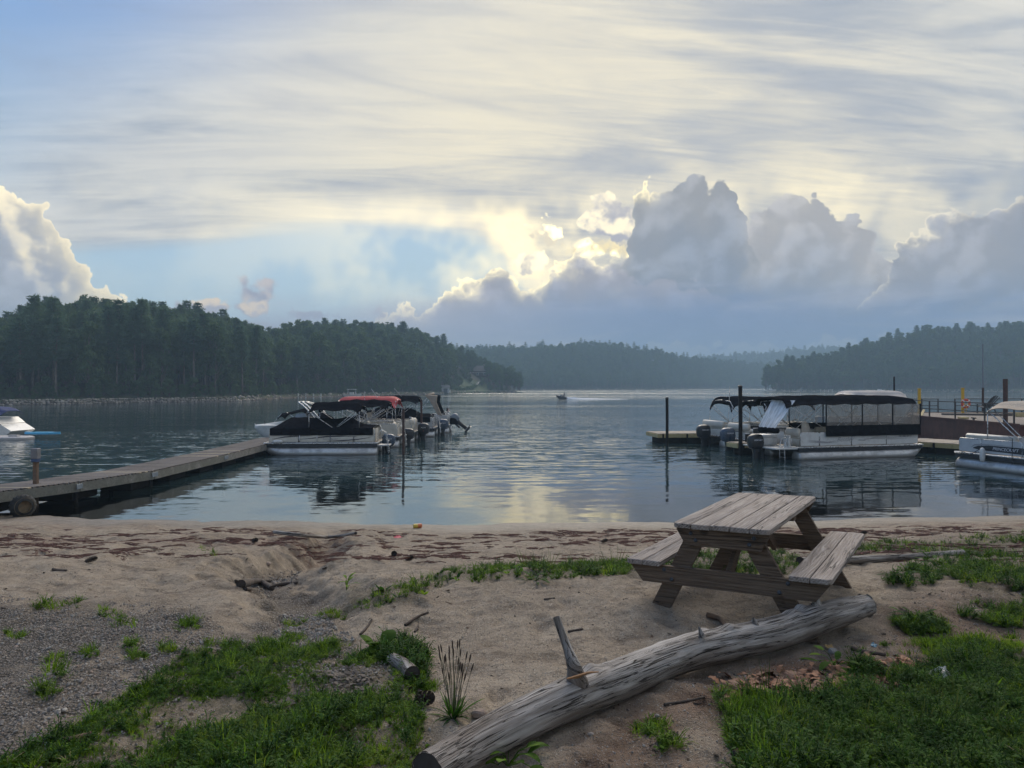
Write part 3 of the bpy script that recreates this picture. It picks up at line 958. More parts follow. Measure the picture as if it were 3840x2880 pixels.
def make_pine(seed, H=20.0, crown=0.45, spread=3.3, dens=1.0):
    rng = np.random.default_rng(seed)
    mb = MB()
    random.seed(seed)
    lean = rng.normal(size=2) * 0.25
    pts = [(lean[0] * (k / 7) ** 2, lean[1] * (k / 7) ** 2, H * k / 7) for k in range(8)]
    mb.tube(pts, [0.30 * (1 - 0.9 * k / 7) + 0.01 for k in range(8)], 7)
    C, U, W = [], [], []
    nw = int(17 * dens)
    for w in range(nw):
        t = (w + rng.random() * .6) / nw
        z = H * (crown + (0.985 - crown) * t)
        prof = spread * (1 - t) ** 0.72 * (0.55 + 0.45 * min(1, t * 5)) + 0.35
        nb = rng.integers(4, 7)
        a0 = rng.random() * 6.28
        for b in range(nb):
            a = a0 + 6.283 * b / nb + rng.normal() * .25
            L = prof * rng.uniform(0.6, 1.18)
            rise = rng.uniform(-0.10, 0.24) + 0.35 * t
            end = np.array([math.cos(a) * L, math.sin(a) * L, L * rise])
            org = np.array([lean[0] * (z / H) ** 2, lean[1] * (z / H) ** 2, z])
            mb.tube([tuple(org), tuple(org + end * .55 + [0, 0, -0.04 * L]), tuple(org + end)], [0.05, 0.035, 0.012], 4, caps=False)
            for s in np.linspace(0.30, 1.0, max(3, int(L * 2.4))):
                p = org + end * s + rng.normal(size=3) * [.16, .16, .09] * L * 0.35
                k = 9
                d = rand_dirs(k, rng) * [1, 1, 0.55] + [math.cos(a) * .5, math.sin(a) * .5, 0.18]
                d /= np.linalg.norm(d, axis=1, keepdims=True)
                l = rng.uniform(0.26, 0.50, (k, 1))
                side = np.cross(d, rand_dirs(k, rng)); side /= np.linalg.norm(side, axis=1, keepdims=True) + 1e-6
                C.append(p + d * l); U.append(d * l); W.append(side * rng.uniform(0.07, 0.13, (k, 1)))
    V, F = quads(np.concatenate(C), np.concatenate(U), np.concatenate(W))
    return mb.mesh('trunk', M_BARK, True), np_mesh('crown', V, F, M_NEEDLE, False)

def make_broad(seed, H=14.0, spread=4.0, leaf=0.34, nleaf=3400, low=0.22):
    rng = np.random.default_rng(seed)
    mb = MB()
    pts = [(0, 0, 0), (rng.normal() * .15, rng.normal() * .15, H * .25), (rng.normal() * .35, rng.normal() * .35, H * .5), (rng.normal() * .5, rng.normal() * .5, H * .82)]
    mb.tube(pts, [0.26, 0.20, 0.13, 0.03], 7)
    lobes = []
    for i in range(24):
        t = rng.random() ** 0.9
        zc = H * (low + (0.93 - low) * t)
        rad = spread * math.sin(math.pi * min(0.97, 0.16 + 0.80 * t)) ** 0.7
        a = rng.random() * 6.283
        q = rad * math.sqrt(rng.uniform(0.05, 1)) * 0.82
        c = np.array([math.cos(a) * q, math.sin(a) * q, zc])
        lobes.append((c, rng.uniform(0.85, 1.6) * spread / 4))
        base = np.array([0, 0, max(H * .18, zc - H * .25)])
        mb.tube([tuple(base), tuple(base * .4 + c * .6 + [0, 0, -.3]), tuple(c)], [0.09, 0.05, 0.015], 4, caps=False)
    C, U, W = [], [], []
    k = nleaf // len(lobes)
    for c, r in lobes:
        d = rand_dirs(k, rng)
        d[:, 2] = np.abs(d[:, 2]) * np.where(rng.random(k) < .75, 1, -1)
        rr = r * rng.uniform(0.45, 1.12, (k, 1)) * (1 + .25 * np.sin(d[:, :1] * 5 + d[:, 1:2] * 4))
        p = c + d * rr * [1, 1, .78]
        u = rand_dirs(k, rng) * .6 + d * .3 + [0, 0, -.25]
        u /= np.linalg.norm(u, axis=1, keepdims=True)
        s = np.cross(u, d + rng.normal(size=(k, 3)) * .5); s /= np.linalg.norm(s, axis=1, keepdims=True) + 1e-6
        sz = leaf * rng.uniform(.5, 1.15, (k, 1))
        C.append(p); U.append(u * sz); W.append(s * sz * .62)
    V, F = quads(np.concatenate(C), np.concatenate(U), np.concatenate(W))
    return mb.mesh('trunk', M_BARK, True), np_mesh('crown', V, F, M_LEAF, False)

PINES = [make_pine(101, 20, .46, 3.2), make_pine(102, 22, .52, 3.0), make_pine(103, 19, .34, 3.5), make_pine(104, 21, .58, 2.7)]
BROADS = [make_broad(201, 14, 4.2), make_broad(202, 12, 3.8), make_broad(203, 15.5, 4.0, low=.3), make_broad(204, 8, 3.2, leaf=.28, low=.10)]
FAR_B = [make_broad(211, 15, 4.6, leaf=.72, nleaf=900), make_broad(212, 13, 4.2, leaf=.70, nleaf=800), make_pine(213, 18, .35, 3.2, dens=.55)]

# ------------------------------------------------------------------ instances for what nobody could count
def proto_coll(name, pairs):
    c = bpy.data.collections.new(name)
    for i, meshes in enumerate(pairs):
        if isinstance(meshes, tuple):                                # join trunk and crown
            V, F, mi, o = [], [], [], 0
            for k, me in enumerate(meshes):
                V += [tuple(v.co) for v in me.vertices]
                F += [tuple(x + o for x in p.vertices) for p in me.polygons]
                mi += [k] * len(me.polygons)
                o += len(me.vertices)
            j = bpy.data.meshes.new(name)
            j.from_pydata(V, [], F)
            for me in meshes:
                j.materials.append(me.materials[0])
            j.polygons.foreach_set('material_index', mi)
            meshes = j
        ob = bpy.data.objects.new('%s_%02d' % (name, i), meshes)
        c.objects.link(ob)
    return c

_gn = {}
def scatter_group(coll):
    if coll.name in _gn:
        return _gn[coll.name]
    g = bpy.data.node_groups.new('scatter_' + coll.name, 'GeometryNodeTree')
    g.interface.new_socket('Geometry', in_out='INPUT', socket_type='NodeSocketGeometry')
    g.interface.new_socket('Geometry', in_out='OUTPUT', socket_type='NodeSocketGeometry')
    i = g.nodes.new('NodeGroupInput'); o = g.nodes.new('NodeGroupOutput')
    m2p = g.nodes.new('GeometryNodeMeshToPoints')
    iop = g.nodes.new('GeometryNodeInstanceOnPoints')
    ci = g.nodes.new('GeometryNodeCollectionInfo')
    ci.inputs['Collection'].default_value = coll
    ci.inputs['Separate Children'].default_value = True
    ci.inputs['Reset Children'].default_value = True
    iop.inputs['Pick Instance'].default_value = True
    def na(name, typ):
        a = g.nodes.new('GeometryNodeInputNamedAttribute')
        a.data_type = typ
        a.inputs['Name'].default_value = name
        return a.outputs['Attribute']
    g.links.new(i.outputs[0], m2p.inputs[0])
    g.links.new(m2p.outputs[0], iop.inputs['Points'])
    g.links.new(ci.outputs[0], iop.inputs['Instance'])
    g.links.new(na('idx', 'INT'), iop.inputs['Instance Index'])
    g.links.new(na('rot', 'FLOAT_VECTOR'), iop.inputs['Rotation'])
    g.links.new(na('scl', 'FLOAT_VECTOR'), iop.inputs['Scale'])
    g.links.new(iop.outputs[0], o.inputs[0])
    _gn[coll.name] = g
    return g

def scatter(name, P, rot, scl, idx, coll, label, cat=None):
    """one object made of many instances (kind: stuff)"""
    P = np.asarray(P, np.float32)
    me = bpy.data.meshes.new(name)
    me.vertices.add(len(P))
    me.vertices.foreach_set('co', P.ravel())
    a = me.attributes.new('rot', 'FLOAT_VECTOR', 'POINT'); a.data.foreach_set('vector', np.asarray(rot, np.float32).ravel())
    scl = np.asarray(scl, np.float32)
    if scl.ndim == 1:
        scl = np.repeat(scl[:, None], 3, 1)
    a = me.attributes.new('scl', 'FLOAT_VECTOR', 'POINT'); a.data.foreach_set('vector', np.ascontiguousarray(scl).ravel())
    a = me.attributes.new('idx', 'INT', 'POINT'); a.data.foreach_set('value', np.asarray(idx, np.int32))
    me.update()
    o = link(name, me)
    md = o.modifiers.new('scatter', 'NODES')
    md.node_group = scatter_group(coll)
    tag(o, label, cat, kind='stuff')
    return o

# ------------------------------------------------------------------ plant the woods
def spread(h, a0, a1, t0, t1, n, mind, rng, avoid=None):
    """random places on a hill at least mind apart"""
    cells, out = {}, []
    A = rng.uniform(a0, a1, n * 8)
    T = rng.uniform(t0, t1, n * 8)
    X, Y, Z = h.pos(A, T)
    px, py = to_px(X, Y, Z)
    bad = np.zeros(len(A), bool)
    if avoid is not None:
        for poly in avoid:
            bad |= (poly_sd(px, py, poly) > -4) & (T < 0.8)
    for i in range(len(A)):
        if bad[i]:
            continue
        k = (int(X[i] // mind), int(Y[i] // mind))
        if any((X[i] - q[0]) ** 2 + (Y[i] - q[1]) ** 2 < mind * mind for dx in (-1, 0, 1) for dy in (-1, 0, 1) for q in cells.get((k[0] + dx, k[1] + dy), ())):
            continue
        cells.setdefault(k, []).append((X[i], Y[i]))
        out.append((X[i], Y[i], Z[i], T[i], A[i]))
        if len(out) >= n:
            break
    return out

def tree(kind, i, loc, rz, s, sz, label, group):
    name = 'pine_tree' if kind == 'pine' else 'broadleaf_tree'
    tm, cm = (PINES if kind == 'pine' else BROADS)[i]
    r = empty(name, loc, rz, label=label, cat='tree', group=group)
    r.scale = (s, s, sz)
    link('trunk', tm, r); link('crown', cm, r)
    return r

def px_az(px):
    return math.atan((px - 1920) / FPX)

def plant():
    rng = np.random.default_rng(33)
    h = HILLS['A']
    stuffP = []
    # left wood, nearest part: tree by tree
    near = spread(h, px_az(-160), px_az(1120), 0.05, 1.06, 300, 2.9, rng)
    for (x, y, z, t, a) in near:
        px = 1920 + FPX * math.tan(a)
        if t < 0.16:
            kind = 'broad' if rng.random() < 0.62 else 'pine'
        elif t > 0.6:
            kind = 'pine' if rng.random() < 0.26 else 'broad'
        else:
            kind = 'pine' if rng.random() < 0.36 else 'broad'
        i = int(rng.integers(0, 4))
        if kind == 'broad' and t > 0.2:
            i = int(rng.integers(0, 3))
        s = rng.uniform(.74, .98) * (.86 if t < .18 else .76)
        sz = (rng.uniform(.74, .88) if kind == 'pine' else rng.uniform(1.0, 1.2)) * (.84 if t < .18 else .74)
        if kind == 'pine' and px > 850: sz *= 0.9
        tree(kind, i, (x, y, z - .1), rng.random() * 6.28, s, sz,
             'tall pine in the wood on the hill above the stone seawall' if kind == 'pine' else 'leafy broadleaf tree in the wood on the hill above the stone seawall',
             'pines of the wood across the cove' if kind == 'pine' else 'broadleaf trees of the wood across the cove')
    # the rows of tall bare trunks at the water
    for px, t in ((350, .10), (408, .14), (418, .17), (448, .16), (505, .10), (535, .10), (690, .13), (770, .12), (200, .12), (120, .15), (610, .15), (830, .12), (960, .1)):
        a = px_az(px)
        x, y, z = h.pos(np.array([a]), np.array([t]))
        tree('pine', int(rng.choice([1, 3])), (x[0], y[0], z[0] - .1), rng.random() * 6.28, rng.uniform(.66, .8), rng.uniform(.70, .84),
             'straight pine with a bare trunk at the edge of the wood above the seawall', 'bare trunked pines along the far shore')
    # farther part of the same hill as one wood
    far = spread(h, px_az(1100), px_az(1950), 0.04, 1.12, 900, 3.3, rng, avoid=[LAWN, [(1605, 1425), (1605, 1385), (1675, 1385), (1675, 1425)], [(1765, 1435), (1765, 1400), (1825, 1400), (1825, 1435)]]) + spread(h, px_az(-800), px_az(-160), 0.05, 1.1, 140, 5.0, rng)
    far += spread(h, px_az(-160), px_az(1120), 0.20, 1.12, 420, 2.6, rng)
    c_mid = proto_coll('midwood', PINES + BROADS)
    P = np.array([f[:3] for f in far]); k = len(P)
    pxs = 1920 + FPX * np.tan([f[4] for f in far])
    S_ = rng.uniform(.68, .95, k) * np.where(pxs > 1690, .72, np.where(pxs > 1560, .95, 1.0)) * np.where(pxs < 1120, .86, 1.0)
    idx = np.where(rng.random(k) < .25, rng.integers(0, 4, k), rng.integers(4, 7, k))
    scatter('woods', P - [0, 0, .2], np.stack([np.zeros(k), np.zeros(k), rng.random(k) * 6.28], 1), np.stack([S_, S_, S_ * np.where(idx < 4, .85, 1.18) * rng.uniform(.92, 1.05, k)], 1), idx, c_mid, 'mixed woods covering the hill behind the lawn')
    # undergrowth along the far shore
    ug = spread(h, px_az(-200), px_az(1900), 0.012, 0.12, 260, 2.2, rng, avoid=[LAWN])
    P = np.array([f[:3] for f in ug]); k = len(P)
    S_ = rng.uniform(.22, .5, k)
    scatter('undergrowth', P - [0, 0, .25], np.stack([np.zeros(k), np.zeros(k), rng.random(k) * 6.28], 1), S_, np.full(k, 7), c_mid, 'bushes and saplings along the far shore')
    # right shore: front trees one by one, the rest as a wood
    h = HILLS['E']
    front = spread(h, px_az(2870), px_az(3900), 0.03, 1.1, 150, 6.0, rng)
    for (x, y, z, t, a) in front:
        kind = 'pine' if rng.random() < .34 else 'broad'
        s = rng.uniform(.78, 1.05)
        sz = s * rng.uniform(.85, 1.0) * (0.70 if kind == 'pine' else 1.08)
        tree(kind, int(rng.integers(0, 3)), (x, y, z - .1), rng.random() * 6.28, s, sz,
             'pine in the dark wood on the shore behind the barge' if kind == 'pine' else 'broadleaf tree in the dark wood on the shore behind the barge',
             'pines of the wood behind the barge' if kind == 'pine' else 'broadleaf trees of the wood behind the barge')
    more = spread(h, px_az(2866), px_az(4600), 0.02, 1.25, 800, 3.6, rng)
    P = np.array([f[:3] for f in more]); k = len(P)
    S_ = rng.uniform(.62, .92, k)
    idx = np.where(rng.random(k) < .4, rng.integers(0, 4, k), rng.integers(4, 7, k))
    scatter('woods', P - [0, 0, .2], np.stack([np.zeros(k), np.zeros(k), rng.random(k) * 6.28], 1), np.stack([S_, S_, S_ * rng.uniform(.8, 1.0, k)], 1), idx, c_mid, 'mixed woods filling the shore behind the barge')
    # distant ridges
    c_far = proto_coll('farwood', FAR_B)
    for key, a0, a1, n, md, lab in (('C', 1360, 3200, 4200, 4.2, 'woods covering the low ridge in the middle distance'), ('D', 2320, 3700, 1500, 9.0, 'hazy woods covering the farthest hill')):
        pts = spread(HILLS[key], px_az(a0), px_az(a1), 0.01, 1.1, n, md, rng)
        P = np.array([f[:3] for f in pts]); k = len(P)
        S_ = rng.uniform(.6, .95, k) * (1.0 if key == 'C' else 1.5)
        idx = np.where(rng.random(k) < .18, 2, rng.integers(0, 2, k))
        scatter('woods', P - [0, 0, .4], np.stack([np.zeros(k), np.zeros(k), rng.random(k) * 6.28], 1), S_, idx, c_far, lab)
plant()

# ------------------------------------------------------------------ air
def build_haze():
    m = bpy.data.materials.new('haze_air')
    m.use_nodes = True
    t = m.node_tree
    t.nodes.clear()
    o = t.nodes.new('ShaderNodeOutputMaterial')
    v = t.nodes.new('ShaderNodeVolumePrincipled')
    v.inputs['Color'].default_value = (0.56, 0.80, 1.0, 1)
    v.inputs['Density'].default_value = 0.00088
    v.inputs['Anisotropy'].default_value = 0.0
    t.links.new(v.outputs[0], o.inputs['Volume'])
    mb = MB().box((0, 900, 47.5), (3600, 2400, 107.0))
    ob = mb.build('haze', m)
    tag(ob, 'thin bluish evening haze over the lake', kind='stuff')
build_haze()

# ------------------------------------------------------------------ boat and dock materials
def m_alu(n):
    z = n.sep(n.obj)[2]
    nz = n.noise(n.obj, 2.5, 5.0, 0.65)
    c = n.mix(n.smooth(nz, 0.4, 0.65), (0.55, 0.55, 0.54), (0.36, 0.36, 0.36))
    c = n.mix(n.smooth(z + (nz - .5) * .22, 0.16, -0.02) * 0.8, c, (0.10, 0.080, 0.055))      # scum line
    n.base(c)
    n.put(n.bs.inputs['Metallic'], 0.55)
    n.put(n.bs.inputs['Roughness'], n.lin(nz, .3, .7, .30, .48))
M_ALU = mat('dull_aluminium', m_alu)
M_TUBE = mat('bright_tube', color=(0.62, 0.62, 0.61), rough=0.28, metal=0.8, var=0.08)
M_WHITE = mat('white_gelcoat', color=(0.66, 0.65, 0.62), rough=0.32, var=0.05, dirt=(0.33, 0.30, 0.25), damt=0.35)
M_CREAM = mat('cream_panel', color=(0.60, 0.56, 0.48), rough=0.35, var=0.06, dirt=(0.30, 0.26, 0.20), damt=0.3)
M_SILVER = mat('silver_panel', color=(0.42, 0.43, 0.44), rough=0.35, metal=0.2, var=0.06)
M_PALESIDE = mat('pale_silver_panel', color=(0.58, 0.58, 0.58), rough=0.35, metal=0.1, var=0.05)
M_NAVY = mat('dark_panel', color=(0.028, 0.030, 0.036), rough=0.35, var=0.1)
M_TAN = mat('tan_vinyl', color=(0.52, 0.46, 0.37), rough=0.5, var=0.08, dirt=(0.3, 0.25, 0.19), damt=0.4)
M_BEIGE = mat('beige_vinyl', color=(0.62, 0.57, 0.49), rough=0.5, var=0.06, dirt=(0.35, 0.3, 0.24), damt=0.3)
M_BLACKCV = mat('black_canvas', color=(0.013, 0.013, 0.016), rough=0.9, var=0.25, vscale=3, bump=0.03, bscale=6, spec=0.0)
M_REDCV = mat('red_canvas', color=(0.42, 0.050, 0.055), rough=0.8, var=0.15, vscale=2.5, bump=0.02, bscale=6)
M_TANCV = mat('tan_canvas', color=(0.36, 0.30, 0.24), rough=0.85, var=0.12, vscale=3, bump=0.02, bscale=7)
M_WHITECV = mat('pale_canvas', color=(0.40, 0.37, 0.345), rough=0.8, var=0.08, vscale=2)
M_BLUECV = mat('blue_canvas', color=(0.020, 0.035, 0.12), rough=0.85, var=0.15)
M_BLACKPL = mat('black_plastic', color=(0.018, 0.018, 0.020), rough=0.32, var=0.15)
M_BLUEPL = mat('steel_blue_cowling', color=(0.055, 0.078, 0.115), rough=0.28, var=0.08)
M_GREYPL = mat('grey_cowling', color=(0.17, 0.20, 0.23), rough=0.35, var=0.08)
M_INK = mat('dark_lettering', color=(0.06, 0.055, 0.06), rough=0.5, var=0.0)
M_GREYINK = mat('grey_lettering', color=(0.34, 0.33, 0.33), rough=0.5, var=0.0)
M_PALEINK = mat('pale_lettering', color=(0.72, 0.72, 0.74), rough=0.45, var=0.0)
M_REDINK = mat('red_mark', color=(0.5, 0.03, 0.03), rough=0.5, var=0.0)
M_CARPET = mat('tan_deck_carpet', color=(0.30, 0.25, 0.19), rough=0.95, var=0.1)
def m_vinyl(n):
    tr = n.new('ShaderNodeBsdfTransparent'); tr.inputs[0].default_value = (0.93, 0.93, 0.92, 1)
    gl = n.new('ShaderNodeBsdfGlossy'); gl.inputs['Roughness'].default_value = 0.12
    n.put(gl.inputs['Color'], (0.9, 0.9, 0.9))
    df = n.new('ShaderNodeBsdfDiffuse'); df.inputs[0].default_value = (0.55, 0.54, 0.52, 1)
    a = n.new('ShaderNodeMixShader'); b = n.new('ShaderNodeMixShader')
    fr = n.new('ShaderNodeFresnel'); fr.inputs['IOR'].default_value = 1.35
    n.put(a.inputs[0], n.lin(n.noise(n.obj, 3.0, 3.0), .35, .65, .06, .18))
    n.t.links.new(tr.outputs[0], a.inputs[1]); n.t.links.new(df.outputs[0], a.inputs[2])
    n.t.links.new(fr.outputs[0], b.inputs[0]); n.t.links.new(a.outputs[0], b.inputs[1]); n.t.links.new(gl.outputs[0], b.inputs[2])
    n.t.links.new(b.outputs[0], n.outp.inputs[0])
M_VINYL = mat('clear_vinyl', m_vinyl)
def m_crinkle(n):
    tr = n.new('ShaderNodeBsdfTransparent'); tr.inputs[0].default_value = (0.75, 0.75, 0.75, 1)
    w = n.noise(n.vmath('MULTIPLY', n.obj, (3, 11, .8)), 1.0, 1.5, 0.5, 0.4)
    n.base((0.75, 0.75, 0.74)); n.put(n.bs.inputs['Roughness'], 0.14)
    n.bump(0.02, w)
    a = n.new('ShaderNodeMixShader')
    n.put(a.inputs[0], n.lin(w, .36, .66, .55, .95))
    n.t.links.new(tr.outputs[0], a.inputs[1]); n.t.links.new(n.bs.outputs[0], a.inputs[2])
    n.t.links.new(a.outputs[0], n.outp.inputs[0])
M_CRINKLE = mat('creased_vinyl', m_crinkle)

def lettering(text, parent, loc, e, up, size, m, shear=0.0, ext=0.002, name='lettering', align='CENTER', spacing=1.0):
    cu = bpy.data.curves.new(name, 'FONT')
    cu.body = text
    cu.size = size
    cu.extrude = ext
    cu.shear = shear
    cu.align_x = align
    cu.align_y = 'CENTER'
    cu.space_character = spacing
    cu.resolution_u = 3
    cu.materials.append(m)
    tmp = bpy.data.objects.new('tmp', cu)
    me = bpy.data.meshes.new_from_object(tmp)
    bpy.data.objects.remove(tmp)
    me.name = name
    if not me.materials:
        me.materials.append(m)
    o = link(name, me, parent)
    e, up = Vector(e).normalized(), Vector(up)
    up = (up - e * up.dot(e)).normalized()
    M = Matrix((e, up, e.cross(up))).transposed().to_4x4()
    M.translation = loc
    o.matrix_local = M
    return o

def superell(cx, cz, lx, ly, n=16, p=3.0):
    out = []
    for k in range(n):
        a = 2 * math.pi * k / n
        c, s = math.cos(a), math.sin(a)
        out.append((cx + lx / 2 * math.copysign(abs(c) ** (2 / p), c), ly / 2 * math.copysign(abs(s) ** (2 / p), s), cz))
    return out

def outboard(parent, loc, m, text, side=1, tilt=0.0, s=1.0, ink=None, badge=None):
    """outboard motor at a boat's transom; x forward; side: +1 port or -1 starboard carries the lettering"""
    mb = MB()
    mb.loft([superell(-.02, -.02, .46, .26), superell(-.03, .04, .56, .35), superell(-.04, .18, .60, .39), superell(-.05, .34, .60, .38), superell(-.04, .44, .52, .34), superell(-.02, .50, .36, .24), superell(0, .515, .14, .10)])
    mb.loft([superell(-.04, .20, .615, .402), superell(-.04, .225, .615, .402)])
    cow = mb.build('outboard_motor', m, parent, 40)
    cow.location = loc
    cow.rotation_euler = (0, tilt, 0)
    cow.scale = (s, s, s)
    leg = MB()
    leg.loft([superell(0, -.02, .34, .22), superell(.0, -.18, .26, .17), superell(-.03, -.45, .22, .13), superell(-.05, -.78, .24, .07)])
    leg.box((-.10, 0, -.62), (.34, .22, .02))
    leg.loft([superell(-.06, -.80, .46, .09), superell(-.06, -.88, .50, .10), superell(-.04, -.94, .3, .05)])
    leg.build('gearcase', M_BLACKPL, cow, 40)
    br = MB()
    br.box((.20, .09, -.20), (.10, .03, .42), b=.01); br.box((.20, -.09, -.20), (.10, .03, .42), b=.01); br.box((.17, 0, -.08), (.06, .2, .06))
    br.build('bracket', M_BLACKPL, cow)
    pr = MB()
    for k in range(3):
        a = 2.094 * k
        M = Matrix.Translation((-.34, 0, -.87)) @ Matrix.Rotation(a, 4, 'X') @ Matrix.Rotation(.5, 4, 'Z')
        pr.prism([(-.005, 0), (-.06, .08), (-.04, .15), (.03, .15), (.05, .06)], .008, M @ Matrix.Rotation(1.57, 4, 'Z'))
    pr.build('propeller', M_BLACKPL, cow)
    if text:
        lettering(text, cow, (-.05, side * .197, .30), (-side, 0, 0), (0, 0, 1), .075, ink or M_PALEINK, .15, .004)
    if badge:
        lettering(badge, cow, (-.05, side * .205, .13), (-side, 0, 0), (0, 0, 1), .06, M_REDINK, 0, .004, name='badge')
    return cow

def canopy(parent, xa, xb, w, zt, m, drop=.26, sag=.05, ribs=3, name='canopy', front=.18, lean=0.0):
    """bimini top: fabric stretched over bows, drooping at the sides"""
    nx, ny = 22, 13
    top, bot = [], []
    for i in range(nx):
        t = i / (nx - 1)
        x = xa + (xb - xa) * t
        end = max(0.0, abs(t - .5) * 2 - .72) / .28
        wave = -sag * abs(math.sin(math.pi * ribs * t)) ** .8
        for j in range(ny):
            q = -1 + 2 * j / (ny - 1)
            sidef = max(0, (abs(q) - .55) / .45)
            z = zt + lean * (t - .5) + wave * (1 - .5 * abs(q)) - front * end ** 2 - drop * sidef ** 1.8 * (1 - .25 * math.sin(math.pi * ribs * t) ** 2) - .05 * q * q
            y = q * w / 2 * (1 - .03 * end)
            top.append((x + (.05 * math.sin(7 * q) if end > 0 else 0), y, z + random.uniform(-.006, .006)))
    bot = [(p[0], p[1] * .99, p[2] - .02) for p in top]
    v = top + bot
    o = nx * ny
    f = []
    for i in range(nx - 1):
        for j in range(ny - 1):
            a = i * ny + j
            f.append((a, a + ny, a + ny + 1, a + 1)); f.append((o + a, o + a + 1, o + a + ny + 1, o + a + ny))
    rim = [i * ny for i in range(nx)] + [(nx - 1) * ny + j for j in range(1, ny)] + [i * ny + ny - 1 for i in range(nx - 2, -1, -1)] + [j for j in range(ny - 2, 0, -1)]
    for k in range(len(rim)):
        a, b = rim[k], rim[(k + 1) % len(rim)]
        f.append((a, b, o + b, o + a))
    return MB().add(v, f).build(name, m, parent, True)

def bows(parent, xm, xa, xb, w, zr, zt0, r=.014, n=2, posts=True, drop=.22, front=.18):
    """the folding frame of a bimini: hoops swung from a pivot on each rail, and straps as poles"""
    xs = [xa + .06, xb - .06] + ([xa + (xb - xa) * .36, xa + (xb - xa) * .64] if n > 2 else [])
    r = r * .8
    for q, x in enumerate(xs):
        h = w / 2 - .04
        zt = zt0 - (front * .80 + .02 if q < 2 else .06)
        pts = [(xm, -h, zr)]
        pts += [(x + (xm - x) * .04, -h, zt - drop - .02), (x, -h * .8, zt - .10), (x, 0, zt - .035), (x, h * .8, zt - .10), (x + (xm - x) * .04, h, zt - drop - .02)]
        pts += [(xm, h, zr)]
        MB().tube(pts, r, 6).build('canopy_bow', M_TUBE, parent, True)
    zt = zt0 - front * .8
    if posts:
        for x in (xa + .04, xb - .04):
            for s in (-1, 1):
                MB().tube([(x, s * (w / 2 - .03), zr - .05), (x, s * (w / 2 - .03), zt - drop)], r * .95, 6).build('canopy_post', M_TUBE, parent, True)
        for s in (-1, 1):
            MB().tube([(xa + (xb - xa) * .5, s * (w / 2 - .03), zr), (xa + .12 * (xb - xa), s * (w / 2 - .03), zt - drop)], r * .8, 6).build('canopy_strut', M_TUBE, parent, True)

def stripe(parent, pts, side, y, m, name='stripe'):
    """tapered painted stripe on a side panel: pts of (x, z, halfwidth)"""
    v, f = [], []
    for i, (x, z, h) in enumerate(pts):
        v += [(x, side * y, z - h * 1.5), (x, side * y, z + h * 1.5)]
        if i:
            a = 2 * i
            f.append((a - 2, a, a + 1, a - 1) if side < 0 else (a - 2, a - 1, a + 1, a))
    return MB().add(v, f).build(name, m, parent)

def pontoon(name, label, loc, yaw, L=5.0, W=2.4, panel=None, zdeck=.52, fence=.62, trim=None, group=None, skirt=None, nlog=2, gates=True):
    """hull of a pontoon boat: floats, deck, fenced sides. x forward, origin at the stern on the waterline"""
    panel = panel or M_WHITE
    r = empty(name, loc, yaw, label=label, cat='boat', group=group)
    for y in ([-.39 * W, .39 * W] + ([0] if nlog > 2 else [])):
        secs = []
        n = 14
        for x, rad, zc in [(0.0, .20, .10), (.03, .27, .09), (.12, .30, .08), (L * .4, .30, .08), (L - .75, .30, .08), (L - .45, .28, .12), (L - .15, .22, .21), (L + .12, .12, .32), (L + .22, .03, .385)]:
            secs.append([(x, y + rad * math.cos(2 * math.pi * k / n), zc + rad * math.sin(2 * math.pi * k / n)) for k in range(n)])
        MB().loft(secs).build('pontoon', M_ALU, r, 50)
        MB().bar((L - 1.2, y - .19, .16), (L - .1, y - .15, .33), .06, .012).build('splash_fin', M_ALU, r)
    MB().box((L / 2 + .05, 0, zdeck - .10), (L + .1, W - .06, .14)).build('deck_frame', skirt or M_NAVY, r)
    MB().box((L / 2 + .05, 0, zdeck - .005), (L + .14, W - .1, .03)).build('deck', M_CARPET, r)
    rr = MB()
    for s in (-1, 1):
        rr.box((L / 2 + .05, s * (W / 2 - .02), zdeck), (L + .16, .05, .055), b=.012)
    rr.box((L + .12, 0, zdeck), (.05, W - .05, .055), b=.012); rr.box((-.02, 0, zdeck), (.05, W - .05, .055), b=.012)
    rr.build('rub_rail', M_TUBE, r)
    z0, z1 = zdeck + .03, zdeck + fence
    yy = W / 2 - .10
    x0, x1 = .12, L - .10
    xg = x0 + (.9 if gates else .0)
    spans = [(s, a, b) for s in (-1, 1) for a, b in ((xg + .02, x0 + (x1 - x0) * .42), (x0 + (x1 - x0) * .42 + .03, x0 + (x1 - x0) * .72), (x0 + (x1 - x0) * .72 + .03, x1))]
    if gates:
        spans += [(s, x0, xg - .02) for s in (-1, 1)]
    for s, a, b in spans:
        p = MB().box(((a + b) / 2, s * yy, (z0 + z1) / 2), (b - a, .022, z1 - z0 - .04), b=.005).build('side_panel', panel, r)
        h = .012
        MB().tube([(a, s * yy, z0), (a, s * yy, z1 - .05), (a + .05, s * yy, z1), (b - .05, s * yy, z1), (b, s * yy, z1 - .05), (b, s * yy, z0)], .016, 6).build('fence_rail', M_TUBE, p, True)
    for s in (-1, 1):
        p = MB().box((x1, s * (yy / 2 + .2), (z0 + z1) / 2), (.022, yy - .42, z1 - z0 - .04)).build('bow_panel', panel, r)
        MB().tube([(x1, s * yy, z1), (x1, s * .42, z1), (x1, s * .40, z0)], .016, 6).build('fence_rail', M_TUBE, p, True)
    MB().box((x0, .35 * W * .5, (z0 + z1) / 2), (.022, .9, z1 - z0 - .04)).build('stern_panel', panel, r)
    r['_y'] = yy
    del r['_y']
    return r

